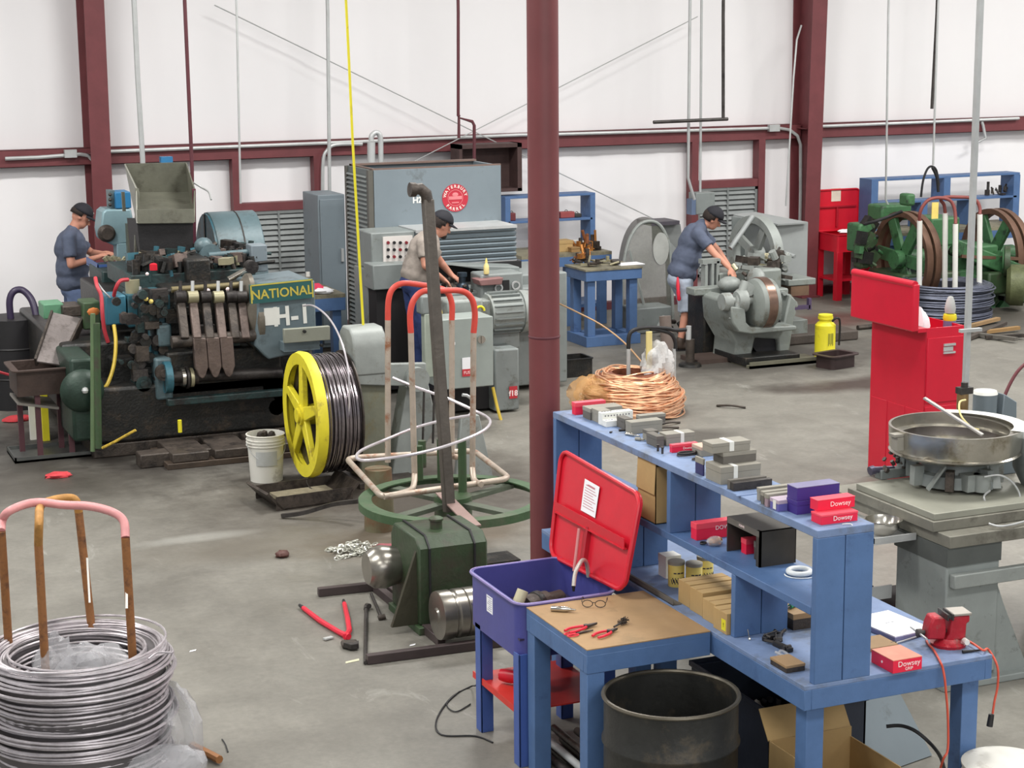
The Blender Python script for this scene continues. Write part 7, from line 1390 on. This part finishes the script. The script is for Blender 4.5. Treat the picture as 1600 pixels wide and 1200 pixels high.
BOWLZ = gx(1380, 812, 5.93).z-.085; MB().box(-.3, .3, BOWLZ-.01, -.01, .95, BOWLZ-.0005).box(-.3, .3, BOWLZ, -.29, .95, BOWLZ+.03).box(-.3, .3, BOWLZ, -.01, .31, BOWLZ+.03).build('side_tray', galv, t); MB().box(-.3, .52, .40, -.01, .9, .42).box(-.3, .52, .42, -.285, .9, .48).box(-.3, .52, .42, -.01, .53, .48).build('side_tray', galv, t); MB().box(.0, .52, .06, .4, .88, .34).build('black_recess', MATS['deep_black'], t)
def bowl(label, px, py, z, R, H=.07):
    q = gx(px, py, z); t = thing('steel_bowl', label, 'bowl', (q.x, q.y, q.z-H)); MB().open_lathe([(0, 0), (R*.5, 0), (R*.85, H*.45), (R, H), (R*1.06, H), (R*1.06, H+.004), (R*.97, H+.004), (R*.82, H*.5), (R*.48, .005), (0, .005)], n=36).build('bowl_body', chrome, t); return t
bw_ = bowl('shiny stainless bowl on the side tray under the machine table', 1380, 812, 5.93, .105, .085)
m = MB(); rr = random.Random(19)
for k in range(20): m.cyl((FT.x-.1+rr.uniform(-.06, .06), FT.y+.65+rr.uniform(-.1, .1), .422), (FT.x-.1+rr.uniform(-.06, .06), FT.y+.65+rr.uniform(-.1, .1), .44), .01, n=7)
o = m.build('small_screws', dsteel); tag(o, 'scatter of small dark screws on the lower side tray', 'screws'); o['kind'] = 'stuff'
t = thing('base_slab', 'greasy grey steel slab under the vibratory bowl', 'slab', (gz(1463, 818, .95).x-.02, gz(1463, 818, .95).y, .9)); MB().box(0, 0, 0, .95, .86, .06).build('slab', concrete_plate, t, bevel=.004); MB().box(.02, .02, .06, .9, .8, .1).build('upper_slab', mat('slab_top', (150, 150, 138), .5, .2, .1, 5), t, bevel=.004)
BS = Vector(t.location); ZS = 1.0
BQ = gz(1493, 664, 1.36); R = .275; t = thing('vibratory_bowl', 'large round stainless vibratory feeder bowl on its base', 'feeder', (BQ.x, BQ.y, ZS)); BB = Vector(t.location); hb = 1.36-ZS
q = gz(1408, 660, 1.36); R = (gy(1580, 664, BQ.y).x-gy(1408, 664, BQ.y).x)/2*.97
stain = mat('stained_stainless', (186, 182, 172), .24, .85, .15, 5, .1, wear=(136, 126, 104), wamt=.3, wscale=5)
MB().open_lathe([(0, hb-.15), (R-.02, hb-.15), (R-.01, hb), (R+.005, hb), (R, hb-.12), (R-.008, hb-.14), (R+.003, hb-.15), (R-.03, hb-.17), (0, hb-.17)], n=56).build('bowl_shell', stain, t)
m = MB(); pts = []
for i in range(60): a = 2.2+i*.19; r_ = R-.035-.0012*i*0; pts.append((r_*math.cos(a), r_*math.sin(a), hb-.13+.0021*i))
vs = []; fs = []
for i, (x, y, z) in enumerate(pts): k_ = (R-.07)/(R-.035); vs += [(x*1.09, y*1.09, z), (x*k_, y*k_, z-.004)]
for i in range(len(pts)-1): fs.append((2*i, 2*i+2, 2*i+3, 2*i+1))
m.add(vs, fs).build('spiral_track', stain, t)
MB().lathe([(0, hb-.148), (R*.8, hb-.149)], n=40).lathe([(0, hb-.147), (.08, hb-.147), (.06, hb-.12), (0, hb-.11)], n=24).build('bowl_floor', mat('dark_bowl_floor', (74, 62, 78), .35, .5, .2, 8), t)
vs = []
for i in range(15): a = -1.0+i*2.1/14; vs += [((R-.05)*math.cos(a), (R-.05)*math.sin(a), hb+.006), ((R+.04)*math.cos(a), (R+.04)*math.sin(a), hb+.006)]
MB().add(vs, [(2*i, 2*i+1, 2*i+3, 2*i+2) for i in range(14)]).build('white_track', white, t)
MB().lathe([(0, .02), (R*.62, .02), (R*.6, .09), (R*.5, .1), (R*.45, hb-.175), (0, hb-.175)], n=36).build('drive_base', mgrey, t)
for k in range(7): a = k*2*PI/7+.4; MB().cbox((R*.66*math.cos(a), R*.66*math.sin(a), .08), (.07, .05, .12), (0, 0, a)).build('leg_block', (mgrey3, oily2, mgrey)[k % 3], t, bevel=.004)
for k in range(4): a = k*PI/2+.4; MB().bar((R*.75*math.cos(a), R*.75*math.sin(a), .02), (R*.6*math.cos(a+.3), R*.6*math.sin(a+.3), hb-.2), .05, .012).build('spring_leg', mgrey3, t)
MB().cyl((0, -R*.7, .02), (0, -R*.7, .12), .05, n=16).cbox((-.05, -R*.6, .07), (.1, .08, .1)).build('coil_magnet', mgrey3, t)
MB().cbox((-R-.02, .0, hb-.07), (.05, .06, .08)).cbox((-R-.03, 0, hb-.02), (.07, .06, .015)).build('side_clamp', greycard, t)
MB().tube(smoothpath([(-.03, -R*.85, .12), (.05, -R*.95, .13), (.13, -R*1.0, .08), (.17, -R*1.05, .0), (.12, -R*1.1, -.06), (.03, -R*1.1, -.07), (-.05, -R*1.05, -.03), (-.07, -R*1.0, .02), (.0, -R*.9, .04)], 6), .006, 8).build('grey_cable', galv, t)
MB().tube(smoothpath([(.14, .1, hb+.12), (.06, .05, hb+.12), (.02, -.02, hb+.06), (.05, -.08, hb+.0), (.1, -.09, hb-.02)], 6), .006, 8).build('air_tube', cream, t)
a, b = gy(1444, 627, BQ.y+.0), gy(1535, 685, BQ.y-R*.85); o = MB().bar(a+Vector((0, 0, .02)), b+Vector((0, 0, .02)), .03, .01).build('flat_bar', mat('brushed_flat_bar', (186, 184, 180), .35, .6)); tag(o, 'flat bright steel bar laid across the top of the feeder bowl', 'bar')
t = thing('linear_feeder', 'oily linear feed track with cylinder left of the feeder bowl', 'feeder', tuple(gz(1400, 745, 1.0))); 
m = MB(); m.cbox((0.02, 0, .03), (.3, .07, .06)).cbox((.1, .02, .1), (.12, .08, .1)); m.build('track_body', mgrey, t, bevel=.006); MB().cyl((-.16, 0, .06), (-.02, 0, .05), .02, n=12).cyl((-.19, .0, .055), (-.16, 0, .06), .028, n=12).build('air_cylinder', mat('purple_grey_metal', (92, 88, 108), .4, .4), t)
m = MB(); rr = random.Random(23)
for k in range(22): c = (rr.uniform(-.12, .16), rr.uniform(-.05, .05), rr.uniform(.05, .16)); m.cyl(c, (c[0]+rr.uniform(-.04, .04), c[1], c[2]+rr.uniform(-.03, .04)), rr.uniform(.006, .018), n=8)
m.build('small_fittings', oily2, t, kind='stuff')
q = gy(1488, 640, BQ.y+R+.12); t = thing('filter_regulator', 'brown and chrome air filter regulator behind the feeder bowl', 'regulator', (q.x+.0, BQ.y+R+.02, .9)); h0 = q.z-.9
MB().cyl((0, 0, 0), (0, 0, h0+.02), .02, n=10).build('mount_post', dsteel, t); MB().cyl((0, 0, h0+.02), (0, 0, h0+.12), .036, n=18).build('filter_bowl', mat('amber_bowl', (120, 96, 62), .3, .1), t); MB().cbox((0.01, 0, h0+.14), (.09, .06, .04)).cyl((0.01, 0, h0+.16), (.01, 0, h0+.19), .022, n=12).build('regulator_head', dsteel, t)
q = gy(1540, 640, BQ.y+R+.05); t = thing('small_motor', 'grey cylindrical motor with pale cap behind the feeder bowl at the right', 'motor', (q.x, BQ.y+R+.06, .9)); q.z += .1; MB().cyl((0, 0, 0), (0, 0, q.z-1+.1), .075, n=24).build('motor_body', mgrey2, t); MB().lathe([(0, q.z-1+.13), (.07, q.z-1+.12), (.078, q.z-1+.1), (0, q.z-1+.1)], n=24).build('motor_cap', white, t)
MB().prism([(.06, 0), (.22, 0), (.2, q.z-1+.04), (.1, q.z-1+.1)], 'xz', -.06, .06).build('bracket', mgrey2, t, bevel=.006)
o = MB().tube(smoothpath([gy(1562, 640, 9.3), gy(1566, 628, 9.3), gy(1578, 600, 9.3), gy(1592, 578, 9.3), gy(1612, 560, 9.3)], 6), .011, 8).build('dark_red_hose', mat('dark_red_hose', (96, 36, 44), .5)); tag(o, 'dark red hose curving off to the right above the small motor', 'hose')
q = gz(1590, 720, 1.05); t = thing('grey_hopper', 'rounded grey hopper cut off by the right edge of the photo', 'hopper', (FT.x+1.02, FT.y+.42, .9)); MB().lathe([(0, 0), (.12, 0), (.22, .2), (.24, .38), (.23, .4), (0, .4)], n=32).build('hopper_shell', mgrey, t)
o = MB().tube(smoothpath([gz(1545, 818, .93), gz(1560, 822, .92), gz(1580, 820, .92), gz(1610, 812, .92)], 5), .006, 8).build('grey_cable', galv); tag(o, 'grey cable running off the edge of the machine table', 'cable')
t = thing('cable_plug', 'small dark plug on the machine table in front of the slab', 'plug', tuple(gz(1540, 817, .9))); MB().cyl((0, 0, .012), (.05, 0, .012), .012, n=10).build('plug_body', dsteel, t)
# square grey pole from roof to floor
yp = 9.45; a, b = gy(1508, 600, yp), gy(1532, 15, yp); x_ = (a.x+b.x)/2; struct(MB().box(x_-.016, yp-.016, 0, x_+.016, yp+.016, 7.6).build('trim_30', galv)); MB_ = MB(); o = MB().cbox((x_, yp-.03, gy(1510, 515, yp).z), (.16, .03, .02)).build('pole_bracket', galv); tag(o, 'small bracket clamped on the square grey pole', 'bracket')
# ================================================================ people
def fuse(m, name, mt, par, voxel, smooth=8, fac=.5):
    o = m.build(name+'_raw', None, smooth=False); r = o.modifiers.new('r', 'REMESH'); r.mode = 'VOXEL'; r.voxel_size = voxel
    s_ = o.modifiers.new('s', 'SMOOTH'); s_.iterations = smooth; s_.factor = fac
    dg = bpy.context.evaluated_depsgraph_get(); me = bpy.data.meshes.new_from_object(o.evaluated_get(dg)); me.name = name; bpy.data.objects.remove(o)
    me.shade_smooth(); me.materials.clear(); me.materials.append(mt); q = bpy.data.objects.new(name, me); COL.objects.link(q); q.parent = par; return q
def caps(m, a, b, r0, r1, n=16, sq=None):
    a = Vector(a); b = Vector(b); m.cyl(a, b, r0, r1, n); m.ell(a, r0, n); m.ell(b, r1, n)
def oriented_ell(m, c, fwd, up, r, n=18):
    f = Vector(fwd).normalized(); u = (Vector(up)-f*Vector(up).dot(f)).normalized(); s_ = f.cross(u); M = Matrix(((f.x, s_.x, u.x, c[0]), (f.y, s_.y, u.y, c[1]), (f.z, s_.z, u.z, c[2]), (0, 0, 0, 1)))
    b = MB(M); b.ell((0, 0, 0), r, n); m.add(b.v, b.f); return M
def hand(m, w, d, up, s_=1.0, curl=.5, side=1):
    """palm at wrist w pointing along d; up = back of the hand; five fingers"""
    d = Vector(d).normalized(); up = (Vector(up)-d*Vector(up).dot(d)).normalized(); r = d.cross(up)*side
    pc = Vector(w)+d*.045*s_; oriented_ell(m, pc, d, up, (.052*s_, .042*s_, .018*s_), 14); caps(m, Vector(w)-d*.02, pc, .027*s_, .024*s_, 10)
    for i, (off, ln) in enumerate(((-.03, .068), (-.01, .078), (.01, .072), (.028, .056))):
        b0 = Vector(w)+d*.085*s_+r*off*s_; c1 = curl*.9; d1 = (d*math.cos(c1)-up*math.sin(c1)); d2 = (d*math.cos(c1*2.1)-up*math.sin(c1*2.1)); p1 = b0+d1*ln*.5*s_; p2 = p1+d2*ln*.5*s_
        caps(m, b0-d*.02, p1, .0098*s_, .009*s_, 8); caps(m, p1, p2, .009*s_, .0078*s_, 8)
    t0 = Vector(w)+d*.025*s_-r*.03*s_; t1 = t0+(d*.6-r*.55-up*.3).normalized()*.04*s_; t2 = t1+(d*.9-up*.5).normalized()*.032*s_; caps(m, t0, t1, .012*s_, .0105*s_, 8); caps(m, t1, t2, .0105*s_, .009*s_, 8)
def person(label, loc, J, cloth, hair, capc, facing, look, pants_to='ankle', voxel=.0095, beard=None, capmark=None, skin_m=None):
    sk = skin_m or skin; t = thing('person', label, 'person', tuple(loc)); o_ = Vector(loc); J = {k: Vector(v)-o_ for k, v in J.items()}
    m = MB(); hc = J['head']; nk = J['neck']; f = Vector(look).normalized(); up = (hc-nk).normalized(); up = (up-f*up.dot(f)).normalized(); sd = f.cross(up)
    oriented_ell(m, hc+up*.02, f, up, (.1, .077, .112)); oriented_ell(m, hc+f*.03-up*.05, f, up, (.068, .058, .07)); oriented_ell(m, hc+f*.062-up*.088, f, up, (.026, .03, .024), 12)   # skull, jaw, chin
    caps(m, hc+f*.09+up*.012, hc+f*.116-up*.03, .011, .017, 10); caps(m, hc+f*.092+up*.03-sd*.035, hc+f*.092+up*.03+sd*.035, .013, .013, 10); caps(m, hc+f*.083-up*.062-sd*.018, hc+f*.083-up*.062+sd*.018, .012, .012, 8)   # nose, brow, mouth
    for s_ in (-1, 1): oriented_ell(m, hc+sd*s_*.079-f*.008-up*.005, f, up, (.022, .01, .034), 12)
    caps(m, nk, hc-up*.05-f*.01, .06, .054)
    chest, pelvis = J['chest'], J['pelvis']; sh = [J['shL'], J['shR']]; ac = (sh[1]-sh[0]).normalized(); ch_f = ac.cross((nk-pelvis).normalized())
    sp_up = (nk-pelvis).normalized(); fr = sp_up.cross(ac)
    if fr.dot(Vector(facing)) < 0: fr = -fr
    for c, r in ((chest, (.12, .175, .19)), ((chest+pelvis)/2, (.125, .155, .15)), (pelvis, (.125, .165, .13))): oriented_ell(m, c, fr, sp_up, r)
    caps(m, sh[0]+(nk-sh[0])*.1, nk, .06, .06); caps(m, sh[1]+(nk-sh[1])*.1, nk, .06, .06)
    for S in 'LR':
        caps(m, J['sh'+S], J['el'+S], .055, .042); caps(m, J['el'+S], J['wr'+S], .042, .027)
        hd = J['hd'+S]-J['wr'+S]; hand(m, J['wr'+S], hd, J.get('hu'+S, o_+Vector((0, 0, 1)))-0*o_ if False else Vector((0, 0, 1)) if abs(hd.normalized().z) < .9 else Vector(facing), 1.0, .55, 1 if S == 'L' else -1)
        caps(m, J['hip'+S], J['kn'+S], .088, .058); caps(m, J['kn'+S], J['an'+S], .056, .036)
        ff = Vector(facing).normalized(); caps(m, J['an'+S]-Vector((0, 0, .04)), J['an'+S]+ff*.14-Vector((0, 0, .06)), .035, .028)
    fuse(m, 'body', sk, t, voxel, 5)
    # shirt
    m = MB(); k = cloth.get('bulk', 1.0)
    for c, r in ((chest, (.15*k, .2*k, .215)), ((chest+pelvis)/2, (.155*k, .19*k, .2)), (pelvis+sp_up*.05, (.158*k, .193*k, .13))): oriented_ell(m, c, fr, sp_up, r)
    for s_ in sh: caps(m, s_+(nk-s_)*.1, nk-sp_up*.015, .075, .07)
    caps(m, nk-sp_up*.06, nk+sp_up*.012, .085, .07)
    for S in 'LR': e = J['sh'+S]+(J['el'+S]-J['sh'+S])*cloth.get('sleeve', .62); caps(m, J['sh'+S], J['sh'+S]+(e-J['sh'+S])*.5, .078, .074); m.cyl(J['sh'+S]+(e-J['sh'+S])*.4, e, .074, .076, 18)
    st = fuse(m, 'shirt', cloth['shirt'], t, .014, 6)
    tx_ = bpy.data.textures.new('folds', 'CLOUDS'); tx_.noise_scale = .11; dm = st.modifiers.new('folds', 'DISPLACE'); dm.texture = tx_; dm.strength = .028; dm.mid_level = .5; dm.texture_coords = 'GLOBAL'
    # trousers / shorts
    m = MB(); oriented_ell(m, pelvis-sp_up*.03, fr, Vector((0, 0, 1)), (.142, .18, .125))
    for S in 'LR':
        caps(m, J['hip'+S], J['hip'+S].lerp(J['kn'+S], .9), .104, .082)
        if pants_to == 'ankle': caps(m, J['kn'+S], J['an'+S]+(J['kn'+S]-J['an'+S])*.12, .078, .062)
        else: m.cyl(J['hip'+S].lerp(J['kn'+S], .6), J['kn'+S]-(J['kn'+S]-J['hip'+S])*0+Vector((0, 0, -.04)), .095, .1, 18)
    pt = fuse(m, 'trousers' if pants_to == 'ankle' else 'shorts', cloth['pants'], t, .014, 6); dm = pt.modifiers.new('folds', 'DISPLACE'); dm.texture = tx_; dm.strength = .022; dm.mid_level = .5; dm.texture_coords = 'GLOBAL'
    b = MB(); c = pelvis+sp_up*.045; e1, e2 = fr, ac; b.tube([c+e1*.128*math.cos(a)+e2*.165*math.sin(a) for a in [2*PI*i/28 for i in range(28)]], .016, 6, closed=True); b.build('belt', black, t)
    for S in 'LR':
        m = MB(); ff = Vector(facing).normalized(); a = J['an'+S]; caps(m, a+Vector((0, 0, .02)), a-Vector((0, 0, .045)), .05, .05); caps(m, a-Vector((0, 0, .05)), a+ff*.15-Vector((0, 0, .06)), .047, .042); fuse(m, 'boot', cloth['boot'], t, .012, 4)
        b = MB(); b.cbox(a+ff*.06-Vector((0, 0, .095)), (.28, .1, .02), (0, 0, math.atan2(ff.y, ff.x))); b.build('boot_sole', black, t)
    # hair, cap
    m = MB(); oriented_ell(m, hc+up*.022-f*.014, f, up, (.104, .084, .11)); v = m.v; 
    hm = MB(); keep = []
    R_h = Matrix(((f.x, sd.x, up.x), (f.y, sd.y, up.y), (f.z, sd.z, up.z))).transposed()
    loc_ = [R_h @ (Vector(p)-hc) for p in m.v]; fs = [q for q in m.f if all((loc_[i].x < .03-.5*max(0, .05-loc_[i].z) or loc_[i].z > .06) and loc_[i].z > hair[1] for i in q)]
    hm.v = m.v; hm.f = fs; ho = hm.build('hair', hair[0], t); so = ho.modifiers.new('thick', 'SOLIDIFY'); so.thickness = .012; so.offset = 1
    cm = MB(Matrix(((f.x, sd.x, up.x, hc.x), (f.y, sd.y, up.y, hc.y), (f.z, sd.z, up.z, hc.z), (0, 0, 0, 1))))
    vs = [(0, 0, .152)]; n = 22; rings = 6
    for j in range(1, rings+1):
        a = PI/2*j/rings*.98
        for i in range(n): b_ = 2*PI*i/n; vs.append((.113*math.sin(a)*math.cos(b_)-.004, .091*math.sin(a)*math.sin(b_), .045+.107*math.cos(a)))
    fs = [(0, 1+i, 1+(i+1) % n) for i in range(n)]+[(1+(j-1)*n+i, 1+j*n+i, 1+j*n+(i+1) % n, 1+(j-1)*n+(i+1) % n) for j in range(1, rings) for i in range(n)]
    cm.add(vs, fs); co = cm.build('cap', capc, t); so = co.modifiers.new('thick', 'SOLIDIFY'); so.thickness = .006; so.offset = 1
    bm_ = MB(cm.m); vs = []
    for i in range(13): b_ = -1.15+2.3*i/12; vs += [(.105*math.cos(b_), .086*math.sin(b_), .05), (.105*math.cos(b_)+.075*math.cos(b_*1.05)**.5 if abs(b_) < 1.14 else .105*math.cos(b_), .088*math.sin(b_)*.98, .036-.012*abs(b_))]
    bm_.add(vs, [(2*i, 2*i+1, 2*i+3, 2*i+2) for i in range(12)]); bo = bm_.build('brim', capc, co); so = bo.modifiers.new('thick', 'SOLIDIFY'); so.thickness = .006
    b = MB(cm.m); b.ell((-.004, 0, .153), (.01, .01, .005), 8)
    if capmark: b2 = MB(cm.m); b2.cbox((.092, -.03, .1), (.012, .05, .012), (0, -.5, -.35)).cbox((.096, -.035, .082), (.01, .04, .012), (0, -.5, -.35)); b2.build('cap_mark', capmark, co)
    b.build('cap_button', capc, co)
    em = mat('eye_white', (220, 216, 210), .3); pm = mat('eye_dark', (40, 30, 26), .2)
    for s_ in (-1, 1):
        b = MB(cm.m); b.ell((.087, s_*.031, .012), (.012, .015, .009), 10); eo = b.build('eye', em, t); b = MB(cm.m); b.ell((.0965, s_*.031, .012), (.004, .006, .006), 8); b.build('pupil', pm, eo)
    if beard:
        b = MB(cm.m); b.ell((.062, 0, -.088), (.045, .042, .032), 14); b.build('beard', beard, t)
    return t
def gyp(px, py, y): return gy(px, py, y)
blu_shirt = mat('blue_grey_work_shirt', (84, 92, 112), .85, 0, .08, 9, .3); tan_shirt = mat('grey_tan_shirt', (152, 142, 134), .85, 0, .08, 9, .3); jean = mat('faded_jeans', (96, 112, 146), .85, 0, .1, 9, .3); jean2 = mat('dark_jeans', (48, 64, 112), .85, 0, .12, 9, .3); pale = mat('pale_denim_shorts', (166, 176, 192), .85, 0, .06, 9, .3)
capb = mat('black_cap', (30, 30, 38), .8, 0, .1, 9); dkhair = mat('dark_hair', (44, 34, 30), .8, 0, .2, 30, .5); boot = mat('brown_boot', (66, 54, 46), .6, 0, .1, 8)
# --- man at the teal machine
Y1 = 19.55; base = gz(118, 590, 0); Y1 = base.y
def p1(px, py, d=0): return gyp(px, py, Y1+d)
an = 0.10
J = dict(head=p1(126, 339), neck=p1(113, 361), chest=p1(111, 388), pelvis=p1(115, 447), shL=p1(111, 371, .19), shR=p1(107, 372, -.19), elL=p1(143, 395, .27), elR=p1(111, 414, -.3), wrL=p1(160, 396, .08), wrR=p1(155, 401, -.1), hdL=p1(172, 393, .0), hdR=p1(169, 394, -.04))
for S, d in (('L', .1), ('R', -.1)):
    J['hip'+S] = J['pelvis']+Vector((0, d, -.06)); J['kn'+S] = Vector((J['pelvis'].x+.02, Y1+d*1.2, .5)); J['an'+S] = Vector((J['pelvis'].x-.02+.04*(S == 'L'), Y1+d*1.2, an))
person('man in blue grey work shirt and black cap working at the teal machine', (J['pelvis'].x, Y1, 0), J, dict(shirt=blu_shirt, pants=jean, boot=boot, sleeve=.74, bulk=1.16), (dkhair, -.02), capb, (1, -.1, 0), (.85, -.12, -.52), capmark=white)
# --- man at the cold header
Y2 = 17.05
def p2(px, py, d=0): return gyp(px, py, Y2+d)
J = dict(head=p2(689, 352), neck=p2(674, 372), chest=p2(662, 392), pelvis=p2(648, 438), shL=p2(664, 378, .19), shR=p2(662, 381, -.19), elL=p2(690, 412, .24), elR=p2(665, 415, -.26), wrL=p2(706, 430, .1), wrR=p2(692, 436, -.12), hdL=p2(716, 437, .04), hdR=p2(704, 446, -.1))
for S, d in (('L', .1), ('R', -.1)):
    J['hip'+S] = J['pelvis']+Vector((0, d, -.05)); J['kn'+S] = Vector((J['pelvis'].x+.1, Y2+d*1.2, .5)); J['an'+S] = Vector((J['pelvis'].x+.02+.06*(S == 'L'), Y2+d*1.2, an))
person('man in grey tan shirt, jeans and dark cap leaning in at the cold header', (J['pelvis'].x, Y2, 0), J, dict(shirt=tan_shirt, pants=jean2, boot=boot, sleeve=.66, bulk=1.06), (dkhair, -.06), capb, (1, .1, 0), (.9, .1, -.42), beard=dkhair)
# --- man bending over the bolt machine
Y3 = gz(1056, 545, 0).y
def p3(px, py, d=0): return gyp(px, py, Y3+d)
J = dict(head=p3(1113, 342, -.1), neck=p3(1096, 352, -.05), chest=p3(1083, 376, 0), pelvis=p3(1063, 432), shL=p3(1094, 362, .18), shR=p3(1090, 366, -.2), elL=p3(1122, 392, .1), elR=p3(1116, 396, -.35), wrL=p3(1142, 420, -.1), wrR=p3(1141, 420, -.55), hdL=p3(1152, 436, -.25), hdR=p3(1153, 437, -.7))
for S, d in (('L', .1), ('R', -.1)):
    J['hip'+S] = J['pelvis']+Vector((.0, d, -.05)); J['kn'+S] = Vector((J['pelvis'].x+.02+(.16 if S == 'L' else 0), Y3+d*1.2, .49)); J['an'+S] = Vector((J['pelvis'].x-.06+(.2 if S == 'L' else 0), Y3+d*1.2, an))
person('man in blue grey shirt, pale shorts and black cap bending over the bolt machine', (J['pelvis'].x, Y3, 0), J, dict(shirt=blu_shirt, pants=pale, boot=boot, sleeve=.66, bulk=1.12), (dkhair, -.05), capb, (1, -.2, 0), (.85, -.2, -.5), pants_to='knee')
o = MB().tube(smoothpath([J['pelvis']+Vector((-.12, -.16, .02)), J['pelvis']+Vector((-.13, -.19, -.12)), J['pelvis']+Vector((-.12, -.2, -.25))], 4), [.008, .014, .018, .022, .018, .024, .02, .026, .012], 7).build('red_pocket_rag', pr); tag(o, 'red rag hanging from the back pocket of the man in shorts', 'rag')
